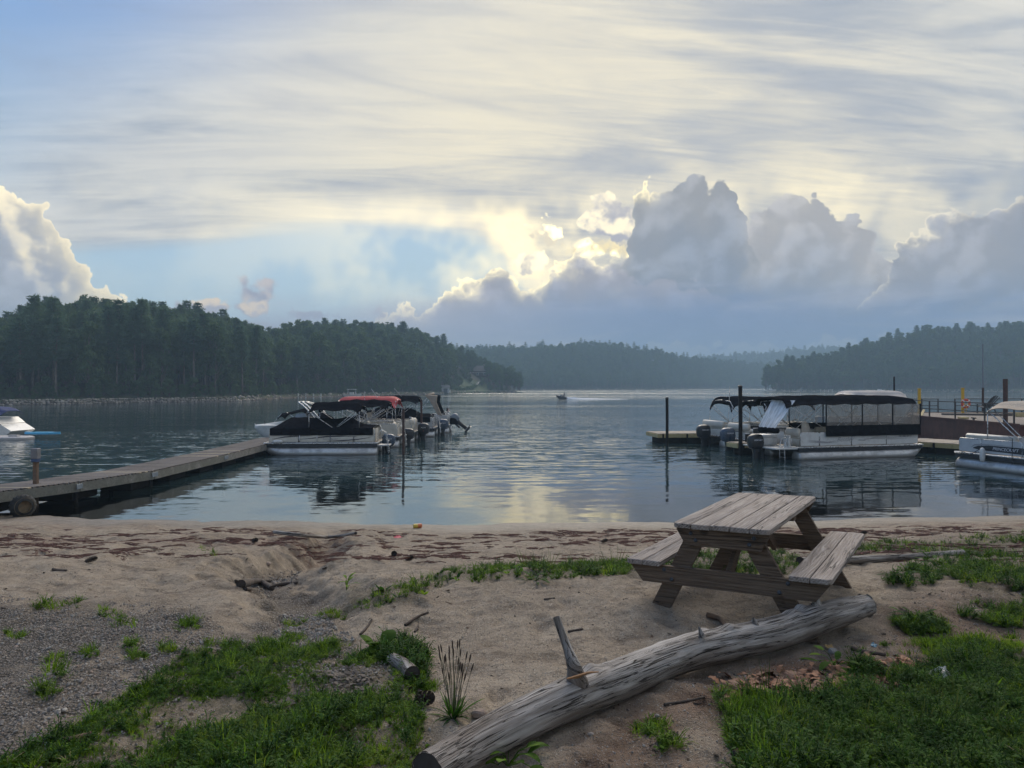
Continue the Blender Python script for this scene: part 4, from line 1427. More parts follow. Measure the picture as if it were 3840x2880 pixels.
def ladder(parent, x, y, z, h=.55, w=.32, drop=.5, lean=.15):
    mb = MB()
    for s in (-1, 1):
        mb.tube([(x - .05, y + s * w / 2, z - drop), (x, y + s * w / 2, z), (x + lean * .3, y + s * w / 2, z + h * .8), (x + lean, y + s * w / 2, z + h), (x + lean + .14, y + s * w / 2, z + h * .8), (x + lean + .15, y + s * w / 2, z)], .014, 6)
    for k in range(3):
        zz = z - drop + .1 + k * .22
        mb.box((x - .03, y, zz), (.06, w, .02))
    return mb.build('boarding_ladder', M_TUBE, parent, 40)

def seat(parent, x, y, lx, ly, zd, m, back=None, name='bench_seat'):
    mb = MB()
    mb.box((x, y, zd + .17), (lx, ly, .30), b=.02)
    mb.box((x, y, zd + .38), (lx * 1.02, ly * 1.02, .13), b=.045)
    o = mb.build(name, m, parent, 45)
    if back:
        bx, by, sx, sy, h = back
        MB().box((bx, by, zd + .40 + h / 2), (sx, sy, h), b=.06).build('backrest', m, o, 45)
    return o

# ================================================================== left jetty and its boats
def m_plank(c0, c1, c2, grey=1.0):
    def fn(n):
        o = n.obj
        g = n.noise(n.vmath('MULTIPLY', o, (1.2, 22.0, 22.0)), 1.0, 5.0, 0.65, 0.6)
        big = n.noise(o, 2.0, 3.0, 0.6)
        c = n.mix(n.smooth(g, 0.30, 0.68), c0, c1)
        c = n.mix(n.smooth(big + (n.rnd - .5) * .5, 0.42, 0.7) * .7, c, c2)
        c = n.vmath('SCALE', c, scale=n.lin(n.rnd, 0, 1, .68, 1.22))
        n.base(c)
        n.put(n.bs.inputs['Roughness'], 0.88)
        n.bump(0.006, g)
    return fn
M_DOCK = mat('weathered_dock_board', m_plank((0.070, 0.058, 0.052), (0.165, 0.142, 0.126), (0.10, 0.084, 0.076)))
M_DOCKNEW = mat('newer_dock_board', m_plank((0.34, 0.27, 0.18), (0.50, 0.42, 0.30), (0.42, 0.34, 0.24)))
M_FASCIA = mat('mossy_fascia_board', m_plank((0.16, 0.150, 0.132), (0.34, 0.322, 0.290), (0.110, 0.110, 0.085)))
M_BEAM = mat('wet_pile', color=(0.026, 0.022, 0.020), rough=0.9, var=0.25, spec=0.15)
M_GALV = mat('galvanised_plate', color=(0.22, 0.26, 0.30), rough=0.45, metal=0.4, var=0.15)

def jetty():
    r = empty('jetty', (-11.6, 16.0, 0), label='weathered wooden jetty running from the beach out to the moored boats', cat='jetty')
    rng = random.Random(5)
    path = [(-12.75, 15.2, .62), (-11.85, 18.2, .55), (-11.35, 21.0, .50), (-11.25, 26.0, .50), (-11.35, 31.0, .50), (-11.5, 34.4, .50)]   # centre line
    W = 1.42
    def c_at(y):
        ys = [p[1] for p in path]
        return np.interp(y, ys, [p[0] for p in path]), np.interp(y, ys, [p[2] for p in path])
    plank = MB().box((0, 0, 0), (W, .128, .036), b=.006)
    me, me2 = plank.mesh('plank', M_DOCK), None
    me2 = plank.mesh('plank', M_DOCKNEW)
    y = 15.1
    newp = (20.4, 20.7, 25.3, 26.3, 27.4, 16.9)
    while y < 34.4:
        cx, z = c_at(y)
        isnew = any(abs(y - q) < .068 for q in newp)
        o = link('plank', me2 if isnew else me, r, (cx + 11.6 + rng.uniform(-.012, .012), y - 16, z - .018 + rng.uniform(-.004, .004)))
        o.rotation_euler = (rng.uniform(-.012, .012), rng.uniform(-.004, .004), rng.uniform(-.006, .006))
        y += .136
    for s in (1, -1):
        for i in range(len(path) - 1):
            a, b = Vector(path[i]), Vector(path[i + 1])
            off = Vector((s * (W / 2 - .02), 0, -.155))
            o = MB().bar((0, 0, 0), (b - a) * .996, .045, .235, bev=.006)
            o.build('edge_board', M_FASCIA, r, loc=a + off - Vector((-11.6, 16, 0)))
        for i in range(1, len(path) - 1):
            a = Vector(path[i])
            MB().box((0, 0, 0), (.012, .34, .13), b=.004).build('joint_plate', M_GALV, r, loc=a + Vector((s * (W / 2 + .010), 0, -.13)) - Vector((-11.6, 16, 0)))
            MB().tube([(0, 0, .32), (0, 0, -1.6)], .05, 8).build('pile', M_BEAM, r, loc=a + Vector((s * (W / 2 - .12), 0, -.6)) - Vector((-11.6, 16, 0)))
    for yq in np.arange(16.6, 34, 2.1):
        cx, z = c_at(yq)
        MB().box((0, 0, 0), (W - .5, 1.1, .22), b=.03).build('float_box', M_BEAM, r, loc=(cx + 11.6, yq - 16, z - .40))
jetty()

def marker_post():
    b = at(137, 1868, .20)
    b.y -= 0.02
    r = empty('marker_post', (b.x, b.y, -.3), label='short wooden post with a grey box on top at the shore end of the jetty', cat='post')
    h = .3
    MB().box((0, 0, .85), (.10, .10, 1.7), b=.008).build('post', mat('brown_post', m_plank((0.09, 0.055, 0.035), (0.20, 0.13, 0.085), (0.15, .10, .07))), r)
    MB().box((0, -.005, 1.62), (.17, .15, .26), b=.012).build('box', mat('grey_box', color=(.20, .20, .21), rough=.7, var=.2), r)
    MB().box((0, -.005, 1.45), (.155, .14, .08), b=.01).build('blue_band', mat('faded_blue', color=(.05, .08, .16), rough=.7), r)
marker_post()

def tyre_wheel():
    p = at(86, 1934, 0.0)
    r = empty('tyre', (p.x, p.y, 0), 0.0, label='old tractor tyre with a rusty rim standing in the shallows by the jetty', cat='tyre')
    r.rotation_euler = (0, 0, R(52))
    R0, wd = .27, .32
    prof = []
    for k in range(15):
        a = math.pi * (k / 14)
        prof.append((R0 - .13 * abs(math.cos(a)) ** 2.5 * 1.0, -wd / 2 * math.cos(a)))
    prof = [(.20, -wd / 2 + .03)] + prof + [(.20, wd / 2 - .03)]
    mb = MB()
    M = Matrix.Translation((0, 0, R0 - .05)) @ Matrix.Rotation(R(90), 4, 'X')
    v, f = [], []
    n = 36
    for rr, z in prof:
        for k in range(n):
            lug = .014 * (1 if (k + (1 if z > 0 else 0)) % 2 else -1) if rr > R0 - .05 else 0
            a = 2 * math.pi * k / n
            v.append(((rr + lug) * math.cos(a), (rr + lug) * math.sin(a), z))
    for i in range(len(prof) - 1):
        for k in range(n):
            f.append((i * n + k, i * n + (k + 1) % n, (i + 1) * n + (k + 1) % n, (i + 1) * n + k))
    mb.add(v, f, 0, M)
    mb.build('tread', mat('old_rubber', color=(.020, .020, .019), rough=.85, var=.3), r, 50)
    rim = MB()
    pr = [(.205, -.13), (.20, -.10), (.155, -.09), (.15, .0), (.155, .09), (.20, .10), (.205, .13), (.19, .13), (.145, .0), (.19, -.13)]
    v, f = [], []
    for rr, z in pr:
        for k in range(28):
            a = 2 * math.pi * k / 28
            v.append((rr * math.cos(a), rr * math.sin(a), z))
    for i in range(len(pr)):
        for k in range(28):
            i2 = (i + 1) % len(pr)
            f.append((i * 28 + k, i * 28 + (k + 1) % 28, i2 * 28 + (k + 1) % 28, i2 * 28 + k))
    rim.add(v, f, 0, M)
    rim.build('rim', mat('rusty_rim', color=(.24, .18, .11), rough=.75, var=.3, vscale=12), r, 40)
    MB().lathe([(.15, -.01), (.15, .01)], 20, M).build('hub_plate', mat('rusty_rim'), r)
tyre_wheel()

W0 = math.pi                      # boats of the left row lie bow towards the jetty

def tent(parent, x0, x1, W, zlow, zrim, ridge, m, name='mooring_cover'):
    """fabric cover: ridge of (x, z) along the middle, falling to the rail and hanging below it"""
    nx, ny = 30, 13
    v, f = [], []
    rx = [p[0] for p in ridge]; rzz = [p[1] for p in ridge]
    for i in range(nx):
        t = i / (nx - 1)
        x = x0 + (x1 - x0) * t
        zr = np.interp(x, rx, rzz)
        for j in range(ny):
            q = -1 + 2 * j / (ny - 1)
            aq = abs(q)
            if aq > .82:
                k = (aq - .82) / .18
                y = math.copysign(W / 2 * (1 + .015 * math.sin(9 * x)), q)
                z = zrim + (zlow - zrim) * k
            else:
                k = aq / .82
                y = math.copysign(W / 2 * k, q)
                z = zr + (zrim - zr) * (k ** 1.25) + .03 * math.sin(6 * x + 3 * q) * (1 - k)
            v.append((x, y, z))
    for i in range(nx - 1):
        for j in range(ny - 1):
            a = i * ny + j
            f.append((a, a + ny, a + ny + 1, a + 1))
    return MB().add(v, f).build(name, m, parent, 60)

# --- boat 1: cream pontoon under a black cover
b1 = pontoon('pontoon_boat', 'pontoon boat with black mooring cover and dark stripes, nearest of the jetty row', (-5.95, 31.95, 0), W0 + R(3), 4.75, 2.4, M_CREAM, skirt=M_NAVY)
tent(b1, .18, 4.62, 2.30, .86, 1.185, [(.1, 1.20), (.55, 1.24), (1.3, 1.54), (1.5, 1.62), (2.2, 1.52), (2.9, 1.60), (3.6, 1.57), (3.95, 1.65), (4.6, 1.20)], M_BLACKCV)
canopy(b1, .75, 3.0, 2.25, 2.32, M_BLACKCV, drop=.34, sag=.05, ribs=2)
bows(b1, 1.85, .75, 3.0, 2.2, 1.12, 2.32, .018, drop=.3)
for sd in (1, -1):
    stripe(b1, [(4.5, .70, .004), (4.0, .79, .016), (3.3, .83, .010), (2.9, .835, .002)], sd, 1.118, M_INK)
    stripe(b1, [(3.4, .68, .003), (2.9, .72, .010), (2.2, .80, .020), (1.4, .82, .012), (.9, .80, .002)], sd, 1.118, M_INK)
    stripe(b1, [(2.2, .60, .002), (1.5, .625, .018), (.9, .67, .014), (.3, .76, .003)], sd, 1.118, M_INK)
    lettering('SunChaser', b1, (2.05, sd * 1.118, .70), (-sd, 0, 0), (0, 0, 1), .15, M_GREYINK, .35, .003)
    lettering('NC 5358 DN', b1, (3.55, sd * 1.118, .845), (-sd, 0, 0), (0, 0, 1), .085, M_INK, 0, .003)
outboard(b1, (-.32, 0, .32), M_BLUEPL, 'YAMAHA', 1)
MB().box((-.25, .7, .40), (.55, .75, .06), b=.01).build('swim_platform', M_ALU, b1)
ladder(b1, -.42, .75, .45, .62, .34, .4, .28)
MB().loft([[(4.25 + x, 1.22 + .075 * rr * math.cos(a * math.pi / 5), .60 + .075 * rr * math.sin(a * math.pi / 5)) for a in range(10)] for x, rr in ((-.22, .2), (-.18, .8), (-.1, 1), (.1, 1), (.18, .8), (.22, .2))]).build('fender', M_WHITE, b1, True)
for xx in (2.6, 3.35):
    MB().tube([(xx, 1.125, .54), (xx, 1.125, .87)], .018, 6).build('panel_post', M_TUBE, b1, True)

# --- boat 2: runabout with a wake tower, bow out past the jetty
def runabout():
    r = empty('runabout', (-9.75, 39.2, 0), W0, label='white runabout with a curved tube tower and folded black top beyond the jetty', cat='boat')
    secs = []
    for x, hw, zk, zs in [(0, 1.05, -.25, .78), (1.2, 1.10, -.28, .80), (2.4, 1.05, -.25, .84), (3.3, .85, -.15, .86), (4.0, .52, .10, .84), (4.45, .16, .48, .80), (4.55, .02, .70, .78)]:
        secs.append([(x, -hw, zs), (x, -hw * .96, zs - .12), (x, -hw * .78, zk + .25), (x, 0, zk), (x, hw * .78, zk + .25), (x, hw * .96, zs - .12), (x, hw, zs), (x, hw * .5, zs + .05), (x, 0, zs + .07), (x, -hw * .5, zs + .05)])
    MB().loft(secs).build('hull', M_WHITE, r, 35)
    ds = []
    for x, hw, z in [(1.5, .85, 1.28), (2.2, .80, 1.22), (2.8, .68, 1.10), (3.4, .50, 1.0), (3.9, .28, .93), (4.2, .10, .88)]:
        ds.append([(x, -hw * 1.06, .80), (x, -hw * .9, z - .08), (x, -hw * .4, z), (x, hw * .4, z), (x, hw * .9, z - .08), (x, hw * 1.06, .80)])
    MB().loft(ds).build('foredeck', M_CREAM, r, 40)
    for sg in (-1, 1):
        MB().loft([[(1.35, sg * .9, 1.18), (2.15, sg * .80, 1.22), (2.0, sg * .70, 1.50), (1.5, sg * .82, 1.52)], [(1.35, sg * .92, 1.18), (2.15, sg * .82, 1.22), (2.0, sg * .72, 1.50), (1.5, sg * .84, 1.52)]]).build('windshield', M_GREYPL, r)
        for d in (0, .22):
            MB().tube([(.35 + d, sg * 1.0, .85), (.95 + d, sg * .95, 1.55), (1.45 + d, sg * .85, 2.0), (1.75 + d, sg * .55, 2.12), (1.80 + d, 0, 2.14)], .03, 8).build('tower_tube', M_TUBE, r, True)
    canopy(r, 1.55, 3.1, 1.3, 1.66, M_BLACKCV, drop=.10, sag=.03, ribs=1, lean=-.35, name='folded_top')
    MB().tube([(2.6, .5, 1.55), (2.0, .75, 1.2)], .014, 6).build('top_strut', M_TUBE, r)
    MB().tube([(2.9, .5, 1.5), (3.3, .6, 1.0)], .012, 6).build('top_strut', M_TUBE, r)
    MB().loft([superell(.7, .82, 1.2, 1.5), superell(.7, 1.18, 1.1, 1.4), superell(.75, 1.38, .6, .9), superell(.8, 1.52, .25, .3)]).build('seat_cover', M_BLACKCV, r, 50)
    MB().tube([(3.9, .25, .9), (3.92, .25, 1.1)], .02, 6).build('bow_light', M_BLACKPL, r)
runabout()

# --- boat 3: black top, cream rails
b3 = pontoon('pontoon_boat', 'cream pontoon boat with a wavy black top right behind the covered boat', (-5.6, 35.7, 0), W0 + R(2), 4.6, 2.3, M_CREAM)
canopy(b3, .55, 3.2, 2.2, 2.34, M_BLACKCV, drop=.32, sag=.06, ribs=3)
bows(b3, 1.9, .55, 3.2, 2.1, 1.12, 2.34, .018, n=4, drop=.3)
seat(b3, .75, .55, .95, .75, .52, M_TAN, (.3, .55, .14, .75, .28))
seat(b3, 3.6, .75, 1.6, .6, .52, M_TAN, (3.6, 1.0, 1.6, .14, .25))
seat(b3, 3.6, -.75, 1.6, .6, .52, M_TAN, (3.6, -1.0, 1.6, .14, .25))
MB().box((2.0, -.6, .85), (.6, .7, .7), b=.05).build('helm_console', M_CREAM, b3)
outboard(b3, (-.32, 0, .34), M_BLACKPL, None, 1)
ladder(b3, -.3, .8, .45, .62, .34, .4, .26)
MB().tube([(2.0, -.9, 1.12), (2.0, -.9, 2.75)], .012, 6).build('antenna', M_TUBE, b3)

# --- boat 4: red top, tan lounge
b4 = pontoon('pontoon_boat', 'pontoon boat with a faded red bimini top in the jetty row', (-5.25, 38.8, 0), W0, 4.4, 2.4, M_CREAM)
canopy(b4, .95, 4.15, 2.3, 2.46, M_REDCV, drop=.40, sag=.03, ribs=2, front=.22)
bows(b4, 2.3, .95, 4.15, 2.2, 1.14, 2.46, .018, n=4, drop=.34)
seat(b4, .55, .5, .85, 1.1, .52, M_BEIGE, (.16, .3, .18, 1.7, .32))
seat(b4, 1.75, .82, 1.3, .5, .52, M_BEIGE, (1.75, 1.02, 1.4, .16, .27))
seat(b4, 3.3, .82, 1.3, .5, .52, M_BEIGE, (3.3, 1.02, 1.3, .16, .25))
MB().loft([superell(2.6, 1.0, .34, .3), superell(2.6, 1.35, .30, .14), superell(2.6, 1.55, .2, .1)]).build('captain_chair', M_TAN, b4, 50)
outboard(b4, (-.34, 0, .40), M_BLACKPL, 'SUZUKI', 1, s=1.1, ink=M_PALEINK, badge='S')
MB().tube([(.05, 1.1, .55), (-.06, 1.1, .9), (-.02, 1.1, 1.28), (.25, 1.1, 1.34)], .02, 6).build('grab_rail', M_TUBE, b4, True)
MB().tube([(2.0, .8, 2.38), (2.35, .7, 2.85)], .012, 6).build('antenna', M_TUBE, b4)

# --- boat 5: black top and black cover
b5 = pontoon('pontoon_boat', 'pontoon boat with black top and black cover beyond the red-topped boat', (-4.6, 42.9, 0), W0, 5.2, 2.4, M_SILVER)
tent(b5, .25, 5.0, 2.28, .86, 1.185, [(.2, 1.16), (.9, 1.35), (1.7, 1.7), (2.6, 1.62), (3.4, 1.72), (4.6, 1.4), (5.0, 1.16)], M_BLACKCV)
canopy(b5, 1.0, 3.6, 2.25, 2.45, M_BLACKCV, drop=.34, sag=.04, ribs=2)
bows(b5, 2.2, 1.0, 3.6, 2.2, 1.14, 2.45, .018, n=4, drop=.3)
outboard(b5, (-.36, 0, .42), M_BLUEPL, 'YAMAHA', 1, s=1.12)
ladder(b5, -.3, .8, .5, .75, .34, .3, .2)
MB().tube([(2.0, .8, 2.38), (2.45, .7, 2.86)], .012, 6).build('antenna', M_TUBE, b5)

# --- boat 6: tan boots hanging from a folded top, tilted grey motor
b6 = pontoon('pontoon_boat', 'pontoon boat with hanging tan canvas and a tilted grey motor, farthest of the jetty row', (-4.05, 46.3, 0), W0, 5.2, 2.4, M_SILVER)
for sg, mm in ((1, M_TANCV), (-1, M_BLACKCV)):
    MB().loft([[(1.55, sg * 1.0 - .12, 2.45), (.75, sg * 1.0 - .12, 2.40), (.72, sg * 1.0 + .12, 2.38), (1.55, sg * 1.0 + .12, 2.44)],
               [(1.20, sg * 1.05 - .10, 2.05), (.80, sg * 1.05 - .10, 1.95), (.80, sg * 1.05 + .1, 1.95), (1.2, sg * 1.05 + .1, 2.05)],
               [(.72, sg * 1.05 - .06, 1.15), (.42, sg * 1.05 - .06, 1.05), (.42, sg * 1.05 + .06, 1.05), (.72, sg * 1.05 + .06, 1.15)]]).build('hanging_canvas', mm, b6, 50)
MB().tube([(1.4, -1.0, 2.42), (1.1, 0, 2.5), (1.4, 1.0, 2.42)], .09, 8).build('rolled_top', M_TANCV, b6, True)
for sg in (-1, 1):
    MB().tube([(2.2, sg * 1.05, 1.14), (1.3, sg * 1.05, 2.4)], .018, 6).build('canopy_bow', M_TUBE, b6)
tent(b6, 1.2, 5.0, 2.2, .95, 1.14, [(1.2, 1.16), (2.4, 1.3), (4, 1.4), (5, 1.16)], M_BLACKCV)
outboard(b6, (-.45, .1, .70), M_GREYPL, None, 1, tilt=R(48), s=1.0)
MB().loft([superell(-.25, .50, .6, .9), superell(-.22, .85, .5, .7), superell(-.15, 1.02, .3, .4)]).build('motor_cover', M_BLACKCV, b6, 50)
for sg in (-1, 1):
    MB().tube([(.1, sg * .8, .55), (-.05, sg * .8, 1.1), (.2, sg * .8, 1.35), (.5, sg * .8, 1.2)], .018, 6).build('grab_rail', M_TUBE, b6, True)
fl = MB().box((.02, .85, 1.45), (.015, .22, .16)).build('small_flag', M_REDCV, b6)

def mooring_pile(px, py_top, d, z0=-1.5, rad=.06, label='', m=None, x=None):
    x = (px - 1920) / FPX * d
    zt = HC - (py_top - HZ) / FPX * d
    o = empty('mooring_pile', (x, d, 0), label=label, cat='pile', group='mooring piles')
    mb = MB()
    mb.tube([(0, 0, z0), (.01, 0, zt * .5), (0, 0, zt)], rad, 10)
    p = mb.build('pipe', m or M_BEAM, o, 50)
    MB().lathe([(rad * 1.12, zt - .02), (rad * 1.15, zt + .03), (rad * .6, zt + .06)], 10).build('cap', M_BLACKPL, o)
    return o
M_RUSTPIPE = mat('rusty_pipe', color=(.085, .045, .035), rough=.8, var=.35, vscale=9)
mooring_pile(1512, 1535, 31.0, rad=.055, label='thin rusty pile in front of the second motor of the jetty row', m=M_RUSTPIPE)
mooring_pile(1580, 1500, 39.6, rad=.06, label='thin rusty pile beside the motor under the folded tan canvas', m=M_RUSTPIPE)
mooring_pile(1677, 1531, 47.8, rad=.05, label='short dark pile beyond the tilted grey motor')

# ================================================================== right marina
Y15 = R(15)
def m_yellow(n):
    nz = n.noise(n.obj, 3.0, 5.0, .65)
    n.base(n.mix(n.smooth(nz, .45, .7), (.50, .40, .20), (.34, .25, .12)))
    n.put(n.bs.inputs['Roughness'], .8)
M_YWOOD = mat('new_yellow_lumber', m_yellow)
M_DECKPL = mat('pale_deck_board', m_plank((0.26, 0.21, 0.165), (0.42, 0.355, 0.285), (0.34, 0.28, 0.22)))

def finger(name, label, org, yaw, L, W, z=.52, fascia=M_YWOOD, piles=True):
    r = empty(name, org, yaw, label=label, cat='dock')
    n = max(2, int(L / .145))
    me = MB().box((0, 0, 0), (.138, W, .035), b=.005).mesh('plank', M_DECKPL)
    # boards run across; grain follows the board, so the mesh is turned
    for k in range(n):
        o = link('plank', me, r, (.07 + k * L / n, 0, z - .018 + random.uniform(-.003, .003)))
        o.rotation_euler = (0, random.uniform(-.008, .008), random.uniform(-.004, .004))
    for s in (-1, 1):
        MB().box((L / 2, s * (W / 2 + .022), z - .13), (L, .04, .19), b=.005).build('edge_board', fascia, r)
    for x in (-.022, L + .022):
        MB().box((x, 0, z - .13), (.04, W + .08, .19), b=.005).build('end_board', fascia, r)
    for k in range(int(L / 1.3)):
        for x in (.25 + k * 1.3,):
            for s in (-1, 1):
                MB().box((x, s * (W / 2 + .055), z - .16), (.09, .04, .26), b=.005).build('bracket', M_BEAM, r)
        MB().box((.75 + k * 1.3, 0, z - .38), (1.0, W - .2, .34), b=.04).build('float_box', M_BEAM, r)
    return r
finger('floating_dock', 'floating dock platform beyond the moored boats, its open end toward mid lake', (7.55, 37.9, 0), R(6), 9.0, 2.0)
f1 = finger('floating_dock', 'narrow floating dock between the white enclosed boat and its neighbour', (9.75, 31.15, 0), Y15, 7.5, .8)
def cleat_post(parent, x, y, z=.52):
    p = MB().box((x, y, z + .16), (.16, .18, .34), b=.015).build('power_pedestal', M_BEAM, parent)
    MB().box((x, y, z + .36), (.20, .22, .05), b=.01).build('lid', M_GREYPL, p)
cleat_post(f1, .75, 0)
mooring_pile(2501, 1494, 35.4, rad=.075, label='black pile standing at the open end of the floating dock')
mooring_pile(2776, 1450, 30.7, rad=.085, label='tall black pile next to the stern of the white enclosed boat')

# --- white boat with full enclosure
rb = pontoon('pontoon_boat', 'white pontoon boat with a full black and clear canvas enclosure, by the tall black pile', (11.35, 29.75, 0), Y15, 6.05, 2.4, M_WHITE, zdeck=.50, fence=.60)
canopy(rb, -.55, 5.98, 2.4, 2.62, M_BLACKCV, drop=.34, sag=.05, ribs=6, front=.12)
bows(rb, 1.55, -.4, 3.0, 2.3, 1.1, 2.6, .02, drop=.3, posts=False)
bows(rb, 4.4, 3.1, 5.9, 2.3, 1.1, 2.6, .02, drop=.3, posts=False)
for s in (-1, 1):
    y = s * 1.19
    MB().box((3.65, y, 1.15), (4.75, .02, .44)).build('skirt_band', M_BLACKCV, rb)
    for a, b in ((1.30, 3.02), (3.08, 4.55), (4.61, 6.0)):
        MB().box(((a + b) / 2, y, 1.81), (b - a - .02, .006, .86)).build('clear_window', M_VINYL, rb)
    for x in (1.28, 3.05, 4.58, 6.01):
        MB().box((x, y * 1.003, 1.81), (.05, .022, .9)).build('window_seam', M_BLACKCV, rb)
MB().box((6.02, 0, 1.15), (.02, 2.3, .44)).build('skirt_band', M_BLACKCV, rb)
MB().box((6.02, 0, 1.81), (.006, 2.3, .86)).build('clear_window', M_VINYL, rb)
# loose rear flap
v, f = [], []
nu, nv = 14, 10
for i in range(nu):
    for j in range(nv):
        t, q = i / (nu - 1), j / (nv - 1)
        v.append((-.15 - .95 * t - .30 * q * (1 - t) + .02 * math.sin(9 * q * 3), -1.15 + 1.15 * q, 2.42 - 1.12 * t + .03 * math.sin(14 * q) * t))
for i in range(nu - 1):
    for j in range(nv - 1):
        a = i * nv + j
        f.append((a, a + 1, a + nv + 1, a + nv))
MB().add(v, f).build('rear_flap', M_CRINKLE, rb, True)
MB().box((-1.0, -.58, 1.20), (.30, 1.15, .22), b=.06).build('rolled_canvas', M_BLACKCV, rb, 45)
seat(rb, .65, -.45, .85, .8, .50, M_BEIGE, (.25, -.45, .2, .8, .36))
seat(rb, -.45, .55, .7, .9, .50, M_WHITE)
MB().loft([superell(1.25, .95, .3, .3), superell(1.22, 1.2, .28, .36), superell(1.18, 1.42, .2, .28)]).build('captain_chair', M_BEIGE, rb, 50)
seat(rb, 3.2, .8, 1.5, .55, .50, M_TAN, (3.2, 1.02, 1.5, .15, .28)); seat(rb, 5.1, .8, 1.4, .55, .50, M_TAN, (5.1, 1.02, 1.4, .15, .28)); seat(rb, 5.1, -.8, 1.4, .55, .50, M_TAN, (5.1, -1.02, 1.4, .15, .28))
MB().box((-.55, 0, .46), (1.05, 2.3, .06), b=.012).build('swim_platform', M_WHITE, rb)
MB().box((-.15, -.62, .72), (.10, .35, .52), b=.02).build('stern_corner', M_WHITE, rb)
outboard(rb, (-1.25, -.1, .42), M_BLACKPL, 'MERCURY', -1, s=1.15)
for yv in (-1.05, -.72):
    MB().tube([(-.55, yv, -.35), (-.6, yv, .45), (-.5, yv, .85), (-.3, yv, .9), (-.22, yv, .55)], .018, 6).build('ladder_rail', M_TUBE, rb, True)
for zz in (-.12, .1, .3):
    MB().box((-.57, -.885, zz), (.07, .33, .02)).build('ladder_step', M_TUBE, rb)
for s in (-1, 1):
    lettering('Bentley', rb, (2.25, s * 1.115, .79), (-s, 0, 0), (0, 0, 1), .26, M_GREYINK, .45, .003)
    lettering('240 CRUISE', rb, (3.10, s * 1.115, .74), (-s, 0, 0), (0, 0, 1), .07, M_GREYINK, .3, .003)
    lettering('NC 1001 BA 11', rb, (5.30, s * 1.116, .875), (-s, 0, 0), (0, 0, 1), .10, M_INK, 0, .003)
    for k in range(4):
        stripe(rb, [(.5, .80 - k * .03, .002), (1.0, .74 - k * .02, .007), (1.4, .70 - k * .015, .006), (1.9, .75 - k * .03, .002)], s, 1.116, M_GREYINK)
        stripe(rb, [(3.2, .74 + k * .02, .002), (3.9, .90 - k * .035, .006), (4.6, .84 - k * .03, .006), (5.9, .90 - k * .035, .002)], s, 1.116, M_GREYINK)

# --- two neighbours with black bimini tops
r2 = pontoon('pontoon_boat', 'dark-sided pontoon boat with beige seats and black top, beside the narrow dock', (10.65, 33.25, 0), Y15, 5.6, 2.25, M_NAVY, zdeck=.52, fence=.55)
canopy(r2, .75, 3.5, 2.2, 2.52, M_BLACKCV, drop=.42, sag=.05, ribs=2, front=.25)
bows(r2, 2.2, .75, 3.5, 2.15, 1.08, 2.52, .02, n=4, drop=.36)
for sd in (-1, 1):
    stripe(r2, [(1.6, .60, .002), (2.2, .70, .07), (3.2, .82, .09), (4.6, .92, .03), (5.3, .95, .004)], sd, 1.045, M_CREAM)
seat(r2, .5, .1, .8, 1.7, .52, M_BEIGE, (.12, .1, .2, 1.7, .32)); seat(r2, 1.9, -.72, 1.3, .55, .52, M_BEIGE, (1.9, -.93, 1.3, .14, .24)); seat(r2, 4.3, -.72, 1.6, .55, .52, M_BEIGE, (4.3, -.93, 1.6, .14, .24)); seat(r2, 4.3, .72, 1.6, .55, .52, M_BEIGE, (4.3, .93, 1.6, .14, .24))
MB().loft([superell(3.0, .52, .6, .7), superell(3.0, 1.05, .55, .65), superell(3.1, 1.30, .25, .6)]).build('helm_console', M_TAN, r2, 50)
MB().tube([(3.02 + .14 * math.cos(a * .6283), -.1 + .18 * math.sin(a * .6283), 1.30 + .1 * math.cos(a * .6283)) for a in range(11)], .015, 6).build('steering_wheel', M_BLACKPL, r2)
outboard(r2, (-.55, -.1, .44), M_BLUEPL, 'YAMAHA', -1, s=1.2)
MB().tube([(2.6, -.9, 1.08), (2.75, -.95, 2.95)], .011, 6).build('antenna', M_TUBE, r2)
r3 = pontoon('pontoon_boat', 'pontoon boat with black top and antenna, farthest of the three sterns by the black piles', (10.15, 35.75, 0), Y15, 5.6, 2.25, M_CREAM, zdeck=.52, fence=.58)
canopy(r3, .45, 2.9, 2.2, 2.50, M_BLACKCV, drop=.44, sag=.04, ribs=2, front=.32)
bows(r3, 1.6, .45, 2.9, 2.15, 1.10, 2.50, .02, drop=.38)
seat(r3, .45, 0, .8, 1.8, .52, M_BEIGE, (.08, 0, .22, 1.9, .34)); seat(r3, 1.9, -.72, 1.3, .55, .52, M_BEIGE, (1.9, -.93, 1.3, .14, .24)); seat(r3, 3.9, -.72, 2.0, .55, .52, M_TAN, (3.9, -.93, 2.0, .14, .28))
outboard(r3, (-.50, -.1, .44), M_BLACKPL, 'MERCURY', -1, s=1.2)
MB().tube([(.55, -.6, 1.1), (.62, -.62, 3.0)], .012, 6).build('antenna', M_TUBE, r3)
r4 = pontoon('pontoon_boat', 'pontoon boat with a pale rounded top showing above the black enclosure', (18.9, 42.5, 0), Y15, 5.6, 2.3, M_SILVER)
canopy(r4, 1.3, 5.1, 2.3, 2.74, M_WHITECV, drop=.40, sag=.02, ribs=2, front=.25)
bows(r4, 2.8, 1.3, 5.1, 2.2, 1.14, 2.74, .02, n=4, drop=.34)

